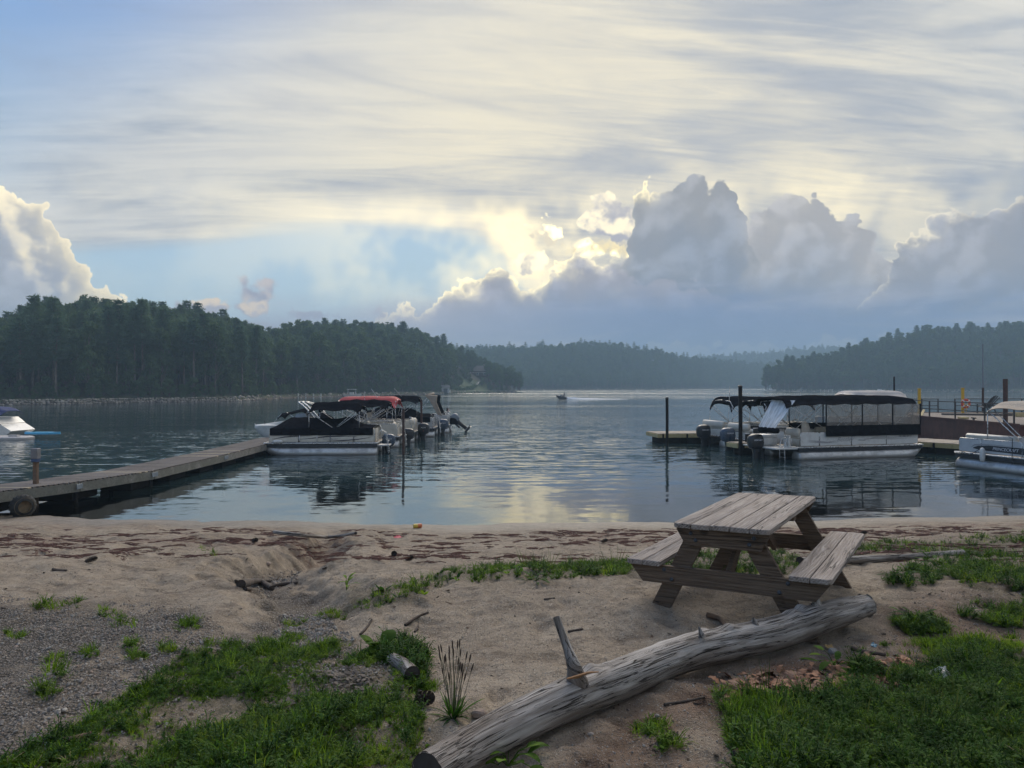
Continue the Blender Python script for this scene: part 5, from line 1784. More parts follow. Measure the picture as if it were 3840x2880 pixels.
# --- silver boat at the right edge
YP = math.atan2(-1.0, .276)
rp = pontoon('pontoon_boat', 'silver pontoon boat with a tan top and white fender at the edge of the picture', (17.75, 26.75, 0), YP, 6.0, 2.4, M_PALESIDE, zdeck=.54, fence=.54)
canopy(rp, 1.2, 4.0, 2.3, 2.50, M_TANCV, drop=.26, sag=.04, ribs=2)
bows(rp, 2.4, 1.2, 4.0, 2.2, 1.16, 2.50, .022, drop=.24, posts=True)
seat(rp, .7, -.75, .9, .6, .56, M_BEIGE, (1.3, -.97, 2.0, .2, .30)); seat(rp, 3.6, -.75, 1.8, .6, .56, M_BEIGE, (3.6, -.97, 1.8, .2, .30))
MB().loft([superell(2.55, 1.0, .36, .36), superell(2.58, 1.3, .30, .40), superell(2.62, 1.62, .22, .34)]).build('captain_chair', M_BEIGE, rp, 50)
stripe(rp, [(.70, .75, .01), (.9, .77, .045), (1.3, .78, .065), (2.6, .77, .075), (3.4, .74, .03), (4.4, .69, .006)], -1, 1.114, M_NAVY)
stripe(rp, [(.62, .76, .006), (.75, .86, .018), (1.2, .91, .012), (2.2, .91, .003)], -1, 1.117, M_GREYINK)
lettering('PRINCECRAFT', rp, (1.95, -1.122, .775), (1, 0, 0), (0, 0, 1), .15, M_PALEINK, .25, .003)
MB().tube([(.15, -1.05, .58), (.15, -1.05, .85), (.22, -1.05, .93), (.40, -1.05, .93), (.46, -1.05, .85), (.46, -1.05, .58)], .022, 8).build('boarding_hoop', M_TUBE, rp, True)
fd = [[(1.25 + .085 * rr * math.cos(a * .6283), -1.32 + .085 * rr * math.sin(a * .6283), z) for a in range(10)] for z, rr in ((.28, .2), (.32, .8), (.40, 1), (.68, 1), (.76, .8), (.80, .25))]
MB().loft(fd).build('fender', M_WHITE, rp, True)
MB().tube([(2.3, -1.24, .30), (2.28, -1.2, 1.2), (2.1, -1.15, 1.25)], .012, 6).build('mooring_line', M_BLACKPL, rp)
MB().tube([(.2, -1.2, .62), (.7, -1.25, .50), (1.25, -1.3, .82)], .012, 6).build('mooring_line', M_BLACKPL, rp)
MB().lathe([(.10, .60), (.12, .60), (.14, .85), (.11, .85)], 14, Matrix.Translation((.62, -.95, 0))).build('bucket', M_WHITE, rp)

# --- walkway and barge
YW = math.atan2(-.8, .6)
wk = finger('walkway', 'pale plank walkway with yellow edge timber in front of the rusty barge', (18.75, 33.25, 0), YW, 8.2, 2.3, .50)
def m_rust(n):
    nz = n.noise(n.pos, 1.2, 6.0, .65)
    st = n.noise(n.vmath('MULTIPLY', n.pos, (3.0, 3.0, .35)), 1.0, 4.0, .6)
    c = n.mix(n.smooth(nz, .35, .68), (.060, .024, .020), (.115, .045, .034))
    c = n.mix(n.smooth(st, .55, .72) * .6, c, (.040, .022, .018))
    n.base(c)
    n.put(n.bs.inputs['Roughness'], .8)
    n.bump(.01, nz)
M_RUST = mat('rusty_steel', m_rust)
M_BDECK = mat('barge_deck', color=(.23, .19, .155), rough=.9, var=.25, vscale=1.2, dirt=(.12, .09, .075), dscale=.8, damt=.7)
M_RAIL = mat('dark_rail', color=(.025, .022, .022), rough=.6, var=.2)
M_YPAINT = mat('yellow_paint', color=(.60, .36, .02), rough=.55, var=.15, dirt=(.2, .11, .03), dscale=6, damt=.4)
def barge():
    r = empty('barge', (22.3, 31, 0), label='rusty brown work barge with black railings and a worn deck', cat='barge')
    o = Vector((22.3, 31, 0))
    poly = [Vector(p) - o.to_2d() for p in ((22.45, 31.2), (23.1, 40.3), (25.3, 45.2), (34.5, 45.6), (34.5, 31.2))]
    n = len(poly)
    v = [(p.x, p.y, -.5) for p in poly] + [(p.x, p.y, 1.27) for p in poly]
    f = [tuple(range(n))[::-1]] + [(k, (k + 1) % n, n + (k + 1) % n, n + k) for k in range(n)]
    MB().add(v, f[::1]).build('hull', M_RUST, r)
    MB().add([(p.x, p.y, 1.27) for p in poly] + [(p.x * .995 + .02, p.y, 1.30) for p in poly], [tuple(range(n, 2 * n))] + [(k, (k + 1) % n, n + (k + 1) % n, n + k) for k in range(n)]).build('deck', M_BDECK, r)
    for k in range(n - 1):
        MB().bar((poly[k].x, poly[k].y, 1.29), (poly[k + 1].x, poly[k + 1].y, 1.29), .06, .08).build('gunwale', M_RUST, r)
    def rail(pts, tops=(2.18, 1.75)):
        for a in pts:
            MB().bar((a[0] - o.x, a[1] - o.y, 1.29), (a[0] - o.x, a[1] - o.y, 2.2), .055, .055).build('rail_post', M_RAIL, r)
        for z in tops:
            for a, b in zip(pts[:-1], pts[1:]):
                MB().bar((a[0] - o.x, a[1] - o.y, z), (b[0] - o.x, b[1] - o.y, z), .04, .04).build('rail_bar', M_RAIL, r)
    rail([(23.25, 40.9), (23.1, 39.0), (22.95, 36.5), (22.8, 34.0), (22.65, 31.8)])
    rail([(25.5, 45.0), (26.1, 44.9), (27.2, 45.0)])
    rail([(28.4, 45.2), (30.2, 45.25), (31.6, 45.3), (32.8, 45.35), (34.3, 45.4)])
    MB().box((1.0, 5.4, 1.36), (.30, .5, .10), b=.02).build('wood_block', M_YWOOD, r)
    MB().bar((.8, 8.8, 1.32), (1.6, 9.9, 1.62), .12, .05).build('loose_board', M_YWOOD, r)
    MB().box((.62, 4.0, 1.42), (.05, .35, .05)).build('cleat_bar', M_RAIL, r); MB().box((.62, 4.0, 1.35), (.06, .08, .10)).build('cleat_foot', M_RAIL, r)
    MB().bar((5.5, 8.0, 1.42), (12, 8.6, 1.42), .25, .22).build('timber', M_YWOOD, r)
    MB().bar((3.0, 10.5, 1.36), (11, 7.2, 1.36), .3, .1).build('timber', M_DOCK, r)
    MB().box((8.2, 6.0, 1.8), (1.6, 1.6, 1.0), b=.03).build('machine_box', M_RAIL, r)
    MB().prism([(-.95, 0), (.95, 0), (0, .5)], 1.9, Matrix.Translation((8.2, 6.0, 2.3))).build('machine_roof', M_GREYPL, r)
barge()
def yellow_post(px, d, top, label):
    x = (px - 1920) / FPX * d
    o = empty('yellow_post', (x, d, 1.30), label=label, cat='post', group='yellow posts on the barge')
    MB().box((0, 0, top / 2), (.14, .14, top), b=.012).build('shaft', M_YPAINT, o)
    MB().box((0, 0, top + .02), (.17, .17, .04), b=.01).build('cap', M_YPAINT, o)
    return (x, d)
yellow_post(3447, 43.4, 1.52, 'bare yellow post at the end of the barge railing by the enclosed boat')
yp = yellow_post(3610, 44.6, 1.56, 'yellow post on the barge carrying the orange life ring')
def life_ring():
    c = Vector((yp[0] + .05, yp[1] - .22, HC - (1513 - HZ) / FPX * 44.6))
    r = empty('life_ring', c, label='orange life ring hanging on a yellow post of the barge', cat='life ring')
    n, k = 28, 10
    M_O = mat('orange_ring', color=(.55, .085, .045), rough=.6, var=.12)
    v, f = [], []
    for i in range(n):
        a = 2 * math.pi * i / n
        for j in range(k):
            b = 2 * math.pi * j / k
            q = .235 + .075 * math.cos(b)
            v.append((q * math.cos(a), .05 * math.sin(b), q * math.sin(a)))
    for i in range(n):
        for j in range(k):
            f.append((i * k + j, i * k + (j + 1) % k, ((i + 1) % n) * k + (j + 1) % k, ((i + 1) % n) * k + j))
    MB().add(v, f).build('ring', M_O, r, True)
    for i in range(4):
        a = math.pi / 4 + math.pi / 2 * i
        MB().lathe([(.085, -.03), (.085, .03)], 10, Matrix.Translation((.235 * math.cos(a), 0, .235 * math.sin(a))) @ Matrix.Rotation(-a, 4, 'Y')).build('band', M_WHITE, r, 40)
    MB().tube([(.2, -.05, -.1), (.05, -.09, -.02), (-.1, -.07, -.12), (.02, -.06, -.28), (.0, -.05, -.5)], .02, 6).build('rope', M_YPAINT, r)
life_ring()
def slat_chair():
    p = Vector(((3713 - 1920) / FPX * 44.0, 44.0, 1.30))
    r = empty('deck_chair', p, R(200), label='dark slatted deck chair standing on the barge behind the railing', cat='chair')
    m = mat('dark_grey_paint', color=(.045, .05, .055), rough=.7, var=.15)
    for k in range(5):
        x = -.24 + .12 * k
        MB().bar((x, -.22, .34), (x * 1.35, .38, 1.12 - .25 * abs(k - 2) ** 2 * .12), .10, .022).build('back_slat', m, r)
        MB().bar((x, .40 - .62, .34), (x, .30 - 1.0, .44), .10, .022).build('seat_slat', m, r)
    for s in (-1, 1):
        MB().box((s * .36, -.25, .58), (.14, .85, .03), b=.01).build('arm', m, r)
        MB().bar((s * .30, -.62, 0), (s * .30, -.60, .57), .09, .03).build('leg', m, r)
        MB().bar((s * .30, .15, 0), (s * .30, -.05, .57), .09, .03).build('leg', m, r)
slat_chair()
def big_pile(px, top, d, w, base, label, m):
    x = (px - 1920) / FPX * d
    zt = HC - (top - HZ) / FPX * d
    o = empty('steel_pile', (x, d, base), label=label, cat='pile')
    MB().tube([(0, 0, 0), (0, 0, (zt - base) * .5), (0, 0, zt - base)], w, 12).build('pipe', m, o, 50)
    MB().lathe([(w * 1.25, .55), (w * 1.25, .75)], 12).build('collar', M_RAIL, o, 40)
big_pile(3770, 1421, 33.0, .10, 1.3 - 2.6, 'thick rusty brown pile at the near corner of the barge', M_RUSTPIPE)
def mast():
    d = 45.0
    x = (3686 - 1920) / FPX * d
    o = empty('light_mast', (x, d, 1.30), label='tall thin grey mast rising from the barge deck', cat='mast')
    MB().tube([(0, 0, 0), (0, 0, 1.6)], .065, 10).build('base_pipe', M_RUSTPIPE, o, 50)
    MB().tube([(0, 0, 1.6), (0, 0, 4.4)], [.045, .03], 8).build('pole', M_GREYPL, o, 50)
mast()

# ================================================================== things at the left edge
def left_edge():
    p = atd(-10, 1620, 42.0)
    r = empty('cruiser', (p.x - 2.75, 42.6, 0), 0, label='white boat with a sloping stern and blue top cut off by the picture edge', cat='boat')
    prof = [(-3, -.3), (3.2, -.3), (3.9, .35), (3.30, .72), (3.26, .78), (2.85, 1.12), (-3, 1.15)]
    MB().prism(prof, 2.1).build('hull', M_WHITE, r)
    MB().box((.1, 0, .745), (6.36, 2.13, .05)).build('rub_rail', M_BLACKPL, r)
    stripe(r, [(2.3, .92, .06), (2.8, .88, .03), (3.1, .83, .003)], -1, 1.056, M_REDINK)
    for k in range(3):
        MB().lathe([(.035, 0), (.035, .012)], 10, Matrix.Translation((2.85 + k * .16, -1.062, .62)) @ Matrix.Rotation(R(90), 4, 'X')).build('vent', M_BLACKPL, r)
    canopy(r, -.5, 3.25, 2.0, 1.85, M_BLUECV, drop=.20, sag=.02, ribs=1, lean=-.30)
    MB().tube([(2.45, -1.1, .25), (2.45, -1.1, 1.48)], .06, 10).build('white_post', M_WHITE, r)
    MB().loft([[(2.62 + .08 * rr * math.cos(a * .6283), -1.16 + .08 * rr * math.sin(a * .6283), z) for a in range(10)] for z, rr in ((.18, .2), (.25, .9), (.7, 1), (.78, .2))]).build('fender', M_WHITE, r, True)
    # jet dock and board
    q = at(-60, 1646, .12)
    d = empty('float_platform', (q.x - .3, 40.0, 0), label='grey floating platform beside the white boat at the picture edge', cat='platform')
    MB().loft([superell(0, -.1, 3.6, 1.5, 20, 4), superell(0, .10, 3.6, 1.5, 20, 4), superell(0, .16, 3.4, 1.3, 20, 4)]).build('float', mat('grey_float', color=(.42, .40, .39), rough=.7, var=.1), d, 40)
    MB().box((1.0, -.2, .20), (.5, .3, .10), b=.02).build('hatch', mat('grey_float'), d)
    pb = empty('paddle_board', (at(78, 1634, .25).x, 40.9, .22), label='bright blue paddle board lying on the float by the cut off white boat', cat='board')
    o = []
    for k in range(24):
        a = 2 * math.pi * k / 24
        o.append((1.05 * math.cos(a), .30 * math.sin(a)))
    n = len(o)
    MB().add([(x, y, 0) for x, y in o] + [(x * .97, y * .95, .09 + .05 * (x / 1.05) ** 2) for x, y in o], [tuple(range(n))[::-1], tuple(range(n, 2 * n))] + [(k, (k + 1) % n, n + (k + 1) % n, n + k) for k in range(n)]).build('board', mat('bright_blue', color=(.06, .36, .60), rough=.35, var=.05), pb, 40)
    MB().box((0, 0, .115), (1.0, .45, .012), b=.004).build('deck_pad', mat('pale_blue_pad', color=(.12, .45, .66), rough=.7), pb)
left_edge()

# ================================================================== picnic table
def m_grain(c0, c1, c2):
    """sawn board seen from above: wandering growth lines, knots and weathering"""
    def fn(n):
        ox, oy, oz = n.sep(n.obj)
        off = n.rnd * 7.0
        w = n.noise(n.xyz(ox * 1.1 + off, oy * 5.0, oz * 5.0 + off), 1.0, 2.0, .5)
        kv = n.xyz(ox * 2.3 + off * 3, oy * 7.0 + off, oz * 3.0)
        kd = n.voro(kv, 1.0, 0)
        knot = n.smooth(kd, .11, .05)
        ring = n.math('SINE', (oy * 260.0 + oz * 260.0 + w * 16.0 + n.smooth(kd, .40, .0) * 7.0))
        g = n.noise(n.xyz(ox * 2.5 + off, oy * 60.0 + w * 8, oz * 60.0), 1.0, 4.0, .65)
        t = n.smooth(ring * .06 + g, .26, .76)
        c = n.mix(t, c0, c1)
        c = n.mix(n.smooth(n.noise(n.xyz(ox * 1.5 + off, oy * 3, oz * 3), 1.0, 3.0, .6) + (n.rnd - .5) * .3, .42, .7) * .6, c, c2)
        c = n.mix(knot * .85, c, tuple(v * .55 for v in c0))
        crack = n.smooth((n.noise(n.xyz(ox * .8 + off * 2, oy * 22.0, oz * 22.0), 1.0, 2.0, .5, .4) - .5).abs(), .018, .004) * n.smooth(w, .45, .6)
        c = n.mix(crack * .8, c, (.02, .015, .012))
        n.base(c)
        n.put(n.bs.inputs['Roughness'], .85)
        n.put(n.bs.inputs['Specular IOR Level'], .3)
        n.bump(.006, t - crack * 1.5)
    return fn
M_TTOP = mat('weathered_table_board', m_grain((0.190, 0.152, 0.128), (0.430, 0.372, 0.325), (0.32, 0.27, 0.235)))
M_TLEG = mat('brown_stained_lumber', m_grain((0.082, 0.056, 0.039), (0.165, 0.116, 0.080), (0.115, 0.080, 0.056)))
M_BOLT = mat('dull_bolt', color=(.06, .065, .075), rough=.45, metal=.5, var=.1)

def board_mesh(L, w, t, m, name, rnd=(0, 0), rough=.0015, seed=0):
    """a plank along x; rnd: corner radius on the -y and +y side; slightly warped top"""
    out = []
    for sx, sy in ((1, 1), (-1, 1), (-1, -1), (1, -1)):
        rr = rnd[1] if sy > 0 else rnd[0]
        rr = max(rr, .004)
        a0 = {(1, 1): 0, (-1, 1): 90, (-1, -1): 180, (1, -1): 270}[(sx, sy)]
        for k in range(5):
            a = R(a0 + 90 * k / 4)
            out.append((sx * (L / 2 - rr) + rr * math.cos(a), sy * (w / 2 - rr) + rr * math.sin(a)))
    n = len(out)
    e = .004
    rg = random.Random(seed)
    def ring(z, inset):
        return [(x - math.copysign(min(inset, abs(x)), x), y - math.copysign(min(inset, abs(y)), y), z + rg.uniform(-rough, rough)) for x, y in out]
    return MB().loft([ring(-t / 2, e), ring(-t / 2 + e, 0), ring(t / 2 - e, 0), ring(t / 2, e)]).mesh(name, m, 30)

def picnic_table():
    r = empty('picnic_table', (2.05, 5.97, 1.214), -0.575, label='weathered wooden picnic table with attached benches on the sand', cat='picnic table')
    r.rotation_euler = (0, -0.033, -0.575)
    L, t = 1.83, .038
    gap = .1455
    def put(name, me, loc, rot=(0, 0, R(90))):
        o = link(name, me, r, loc)
        o.rotation_euler = rot
        return o
    for k in range(5):
        rn = (.045, 0) if k == 4 else ((0, .045) if k == 0 else (0, 0))
        put('top_board', board_mesh(L + random.uniform(-.006, .006), .139, t, M_TTOP, 'top_board', rn, seed=k), ((k - 2) * gap, 0, .75 - t / 2 + random.uniform(-.0015, .0015)), (random.uniform(-.004, .004), 0, R(90)))
    for s in (-1, 1):
        for k, v in enumerate((.543, .688)):
            rn = ((.045, 0) if s > 0 else (0, .045)) if k == 1 else (((0, .02) if s > 0 else (.02, 0)))
            put('bench_board', board_mesh(L, .139, t, M_TTOP, 'bench_board', rn, seed=10 + k + s), (s * v, 0, .44 - t / 2), (random.uniform(-.006, .006), 0, R(90)))
    for e in (-1, 1):
        u = e * .80
        # seat beam with raked ends
        beam = MB().prism([(-.735, .40), (-.735, .385), (-.64, .262), (.64, .262), (.735, .385), (.735, .40)], t, Matrix.Translation((0, u + e * .040, 0)))
        beam.build('seat_beam', M_TLEG, r)
        MB().prism([(-.345, .710), (-.345, .69), (-.28, .575), (.28, .575), (.345, .69), (.345, .710)], t, Matrix.Translation((0, u + e * .040, 0))).build('top_cleat', M_TLEG, r)
        for s in (-1, 1):
            a, b = Vector((s * .175, u, .71)), Vector((s * .570, u, -.04))
            d = (b - a).normalized()
            q = .14 / 2 / abs(d.z)
            MB().prism([(a.x - q, a.z), (a.x + q, a.z), (b.x + q, b.z), (b.x - q, b.z)], t, Matrix.Translation((0, u, 0))).build('leg', M_TLEG, r)
            for vv, zz in ((.40, .30), (.46, .37), (.20, .62), (.235, .67)):
                MB().lathe([(.016, 0), (.016, .004), (.011, .008), (.0, .010)], 10, Matrix.Translation((s * vv, u + e * .060, zz)) @ Matrix.Rotation(R(90) * e * -1, 4, 'X') @ Matrix.Rotation(math.pi if False else 0, 4, 'X')).build('bolt', M_BOLT, r, True)
        # diagonal brace
        MB().bar((0, u - e * .02, .285), (0, e * .16, .70), .038, .09, bev=.004).build('brace', M_TLEG, r)
    MB().box((0, 0, .69), (.70, .09, .038), b=.004).build('middle_cleat', M_TLEG, r)
    return r
picnic_table()

# ================================================================== driftwood
def m_drift(n):
    s, a, b = n.attr('s'), n.attr('ca'), n.attr('sa')
    w = n.noise(n.xyz(s * 1.3, a * 1.6, b * 1.6), 1.0, 2.0, .5)
    g = n.noise(n.xyz(s * 1.8 + w * 1.2, a * 3.6 + w * 1.6, b * 3.6 + w * 1.6), 1.0, 5.0, .62, .5)
    fine = n.noise(n.xyz(s * 5.0, a * 30.0 + w * 7, b * 30.0 + w * 7), 1.0, 3.0, .65, .4)
    pit = n.noise(n.xyz(s * 34, a * 9, b * 9), 1.0, 3.0, .6)
    c = n.mix(n.smooth(g, .32, .68), (.150, .128, .110), (.400, .366, .332))
    c = n.mix(n.smooth(fine, .45, .75) * .2, c, (.40, .37, .34))
    big = n.noise(n.xyz(s * 1.1 + 3, a * .9, b * .9), 1.0, 3.0, .6)
    c = n.mix(n.smooth(big, .50, .66) * .6, c, (.120, .092, .074))
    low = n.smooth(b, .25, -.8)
    c = n.mix(low * .55, c, (.135, .095, .068))                    # shade of the lower side, put into the colour as darker brown
    # long drying checks: thin wandering lines along the grain
    def checks(f, off, wd, cut):
        l = n.noise(n.xyz(s * .75 + off, a * f + w * 1.6 + off, b * f + w * 1.6), 1.0, 3.0, .55, .3)
        m = n.noise(n.xyz(s * 2.6 + off, a * 1.4, b * 1.4 + off), 1.0, 2.0, .5)
        return n.smooth((l - .5).abs(), wd, wd * .25) * n.smooth(m, cut, cut + .10)
    ck = n.math('MAXIMUM', checks(4.5, 2.0, .017, .38), checks(6.5, 9.0, .015, .46))
    c = n.mix(ck * .92, c, (.014, .011, .009))
    c = n.mix(n.smooth(pit, .68, .78) * .6, c, (.06, .05, .045))
    n.base(c)
    n.put(n.bs.inputs['Roughness'], .85)
    n.put(n.bs.inputs['Specular IOR Level'], .25)
    n.bump(.007, g * .5 + fine * .2 - ck * 1.8)
M_DRIFT = mat('grey_driftwood', m_drift)
M_ENDGRAIN = mat('dark_end_grain', color=(.045, .036, .030), rough=.9, var=.3, vscale=25)

def drift_mesh(name, pts, rad, nseg=40, step=.02, amp=.10, seed=1, m=None, bumps=(), flat_ends=True):
    """a gnarled log: smooth spine through pts, radius per point, lumps at bumps (s, angle, size, height)"""
    P = np.array(pts, float)
    d = np.concatenate([[0], np.cumsum(np.linalg.norm(np.diff(P, axis=0), axis=1))])
    L = d[-1]
    n = max(6, int(L / step))
    s = np.linspace(0, L, n)
    # smooth interpolation (Catmull-Rom through cumulative length)
    def cr(vals):
        vals = np.asarray(vals, float)
        m_ = np.gradient(vals, d, axis=0)
        i = np.clip(np.searchsorted(d, s, 'right') - 1, 0, len(d) - 2)
        h = (d[i + 1] - d[i]); t = (s - d[i]) / h
        if vals.ndim > 1:
            h, t = h[:, None], t[:, None]
        return (2 * t ** 3 - 3 * t ** 2 + 1) * vals[i] + (t ** 3 - 2 * t ** 2 + t) * h * m_[i] + (-2 * t ** 3 + 3 * t ** 2) * vals[i + 1] + (t ** 3 - t ** 2) * h * m_[i + 1]
    C, Rr = cr(P), cr(rad)
    T = np.gradient(C, axis=0); T /= np.linalg.norm(T, axis=1, keepdims=True)
    up = np.array([0, 0, 1.0])
    U = np.cross(T, up); U /= np.linalg.norm(U, axis=1, keepdims=True) + 1e-9
    Wv = np.cross(U, T)
    th = np.linspace(0, 2 * math.pi, nseg, endpoint=False)
    S_, TH = np.meshgrid(s, th, indexing='ij')
    ca, sa = np.cos(TH), np.sin(TH)
    f = 1 + amp * .8 * fbm(S_ * 1.3 + 10 * seed, TH * .0 + ca * 1.3 + 3, 1.0, 3, seed) * 1.0 + amp * .35 * fbm(S_ * 2 + sa * 1.5, ca * 1.8 + 7, 1.5, 3, seed + 4)
    f = f + .020 * fbm(S_ * .8, TH * 0 + (TH / 6.283) * 14, 1.0, 2, seed + 9) * np.sin(TH * .5) + .02 * fbm(S_ * 14, ca * 6 + sa * 4, 1, 2, seed + 12)
    if nseg > 30:                                               # open drying cracks
        for fr, sd_, dp in ((5.0, 17, .075), (9.0, 29, .045)):
            q = fbm(S_ * .9 + .35 * fbm(S_, ca * 2, 1.5, 2, 3), ca * fr * .5 + 20, 1.0, 3, seed + sd_) + .6 * fbm(S_ * .9, sa * fr * .5 + 40, 1.0, 3, seed + sd_ + 1)
            f = f - dp * np.exp(-(q / .035) ** 2) * sstep(fbm(S_ * 1.5, ca * 1.2 + sa, 1.0, 2, seed + sd_ + 5), -.25, .2)
    for (bs, ba, bw, bh) in bumps:
        dth = np.angle(np.exp(1j * (TH - ba)))
        f = f + bh * np.exp(-((S_ - bs) / bw) ** 2 - (dth * Rr[:, None] / bw) ** 2)
    r = Rr[:, None] * f
    V = C[:, None, :] + r[..., None] * (ca[..., None] * U[:, None, :] + sa[..., None] * Wv[:, None, :])
    V = V.reshape(-1, 3)
    i = np.arange(n - 1)[:, None] * nseg + np.arange(nseg)[None, :]
    j = np.arange(n - 1)[:, None] * nseg + (np.arange(nseg)[None, :] + 1) % nseg
    F = np.stack([i, j, j + nseg, i + nseg], -1).reshape(-1, 4)
    F = F[:, ::-1]
    me = np_mesh(name, V, F, m or M_DRIFT, True, dict(s=S_.ravel(), ca=(ca * Rr[:, None] / .12).ravel(), sa=(sa * Rr[:, None] / .12).ravel()))
    return me, C, Rr, U, Wv, T

def end_cap(parent, C, rad, T, name='cut_end', m=None, jag=.12, seed=0):
    rg = random.Random(seed)
    Tv = Vector(T).normalized()
    U = Tv.orthogonal().normalized(); W = Tv.cross(U)
    v = [Vector(C) + Tv * .004]
    for k in range(26):
        a = 2 * math.pi * k / 26
        v.append(Vector(C) - Tv * .004 + (U * math.cos(a) + W * math.sin(a)) * rad * (1.0 + rg.uniform(-jag, jag) * .5))
    f = [(0, 1 + k, 1 + (k + 1) % 26) for k in range(26)]
    o = MB().add(v, f).build(name, m or M_ENDGRAIN, parent)
    return o

def big_log():
    r = empty('driftwood_log', (1.0, 4.0, 1.25), label='long grey driftwood log with a stub branch in front of the table', cat='log')
    O = Vector((1.0, 4.0, 1.25))
    cp = [(1600, 2896, 2.80, .076), (1700, 2836, 2.96, .080), (1850, 2752, 3.20, .087), (2050, 2654, 3.46, .094), (2300, 2555, 3.85, .100), (2600, 2442, 4.34, .100), (2760, 2407, 4.54, .104), (2900, 2376, 4.70, .106), (3080, 2316, 4.99, .104), (3180, 2288, 5.15, .094), (3248, 2268, 5.27, .078)]
    pts = [atd(px, py, d) - O for px, py, d, q in cp]
    rad = [c[3] for c in cp]
    bumps = [(1.22, 1.9, .05, .25), (2.45, 1.6, .05, .22), (2.28, 2.3, .04, .2), (3.05, 1.5, .05, .25), (3.2, 1.9, .045, .25), (2.75, 2.6, .05, .2), (1.9, 2.7, .05, .12)]
    me, C, Rr, U, W, T = drift_mesh('trunk', pts, rad, 56, .014, .16, 3, bumps=bumps)
    link('trunk', me, r)
    end_cap(r, C[0], Rr[0] * 1.0, -T[0], seed=1)
    end_cap(r, C[-1], Rr[-1] * 1.02, T[-1], seed=2, m=M_DRIFT, jag=.3, name='broken_end')
    # stub branch
    b0 = atd(2165, 2565, 3.60) - O
    b = [b0, atd(2150, 2492, 3.55) - O, atd(2128, 2430, 3.60) - O, atd(2104, 2365, 3.64) - O, atd(2086, 2312, 3.67) - O]
    mb, Cb, Rb, *_rest, Tb = drift_mesh('branch', b, [.058, .034, .023, .020, .019], 22, .012, .14, 8)
    link('branch', mb, r)
    end_cap(r, Cb[-1], Rb[-1], Tb[-1], name='branch_end', seed=4)
    # small snags
    for px, py, d, h, s in ((2630, 2378, 4.32, .045, .016), (2832, 2345, 4.60, .05, .03), (3062, 2268, 4.96, .06, .035), (2972, 2298, 4.85, .03, .02)):
        p = atd(px, py, d) - O
        m2, *_ = drift_mesh('snag', [p - Vector((0, 0, .06)), p, p + Vector((random.uniform(-.02, .02), random.uniform(-.015, .015), h))], [s * 1.6, s, s * .25], 14, .008, .3, int(px))
        link('snag', m2, r)
    # fresh orange splinter below the branch
    pts = [atd(2125, 2532, 3.42) - O, atd(2165, 2522, 3.45) - O, atd(2205, 2510, 3.48) - O, atd(2245, 2506, 3.53) - O]
    MB().tube([p - Vector((0, .0, .016)) for p in pts], [.003, .008, .006, .002], 7, jit=.4).build('splinter', mat('fresh_orange_wood', color=(.27, .135, .055), rough=.85, var=.35, vscale=40), r, 50)
big_log()

def stick(name, label, ends, rad, cat='stick', m=None, group=None, amp=.18, seed=1, lift=.6, taper=.7):
    """a loose piece of wood lying on the ground between photo pixels"""
    pts = [on_ground(*e) for e in ends]
    O = pts[0].copy()
    q = [p - O + Vector((0, 0, rad * lift)) for p in pts]
    if len(q) == 2:
        mid = (q[0] + q[1]) / 2 + Vector((random.uniform(-.02, .02), random.uniform(-.02, .02), 0))
        q = [q[0], mid, q[1]]
    rr = [rad * (1 - (1 - taper) * k / (len(q) - 1)) for k in range(len(q))]
    me, C, Rr, U, W, T = drift_mesh(name, q, rr, 14, max(.012, (q[-1] - q[0]).length / 60), amp, seed, m=m)
    r = empty(name, O, label=label, cat=cat, group=group)
    link('wood', me, r)
    end_cap(r, C[0], Rr[0], -T[0], seed=seed); end_cap(r, C[-1], Rr[-1], T[-1], seed=seed + 1)
    return r
def m_darkwood(n):
    g = n.noise(n.vmath('MULTIPLY', n.obj, (9, 9, 9)), 1.0, 5.0, .65)
    n.base(n.mix(n.smooth(g, .35, .65), (.022, .016, .013), (.085, .060, .045)))
    n.put(n.bs.inputs['Roughness'], .9)
    n.bump(.006, g)
M_DARKW = mat('dark_rotten_wood', m_darkwood)
M_BROWNW = mat('brown_bark_stick', color=(.13, .082, .052), rough=.9, var=.4, vscale=25, bump=.006, bscale=60)
stick('fallen_pole', 'long pale driftwood pole lying among weeds behind the picnic table', [(3000, 2124), (3200, 2116), (3400, 2102), (3610, 2084)], .050, 'log', seed=11, lift=.9)
stick('driftwood_branch', 'pale branch bridging the gully near the waterline', [(1030, 2021), (1110, 2030), (1230, 2037), (1335, 2026)], .036, 'branch', seed=12, lift=3.2)
stick('driftwood_chunk', 'short bleached chunk of wood in the weeds at the edge of the green patch', [(1468, 2492), (1515, 2520), (1548, 2556)], .036, 'wood', seed=13, lift=1.2, taper=1.3)
stick('bark_stick', 'short knobbly brown stick on the sand between table and log', [(2648, 2312), (2695, 2328), (2722, 2358)], .022, 'stick', M_BROWNW, seed=14)
stick('mossy_stick', 'short mossy stick on the ground right of the log', [(3195, 2440), (3250, 2452), (3320, 2462)], .018, 'stick', M_DARKW, seed=15)
stick('bark_stick', 'flat brown stick at the edge of the lush green patch', [(2752, 2838), (2790, 2812), (2818, 2792)], .018, 'stick', M_BROWNW, seed=16)
stick('bark_stick', 'brown stick lying in the thin grass at the gravel edge', [(238, 2792), (290, 2778), (345, 2760)], .020, 'stick', M_BROWNW, seed=17)
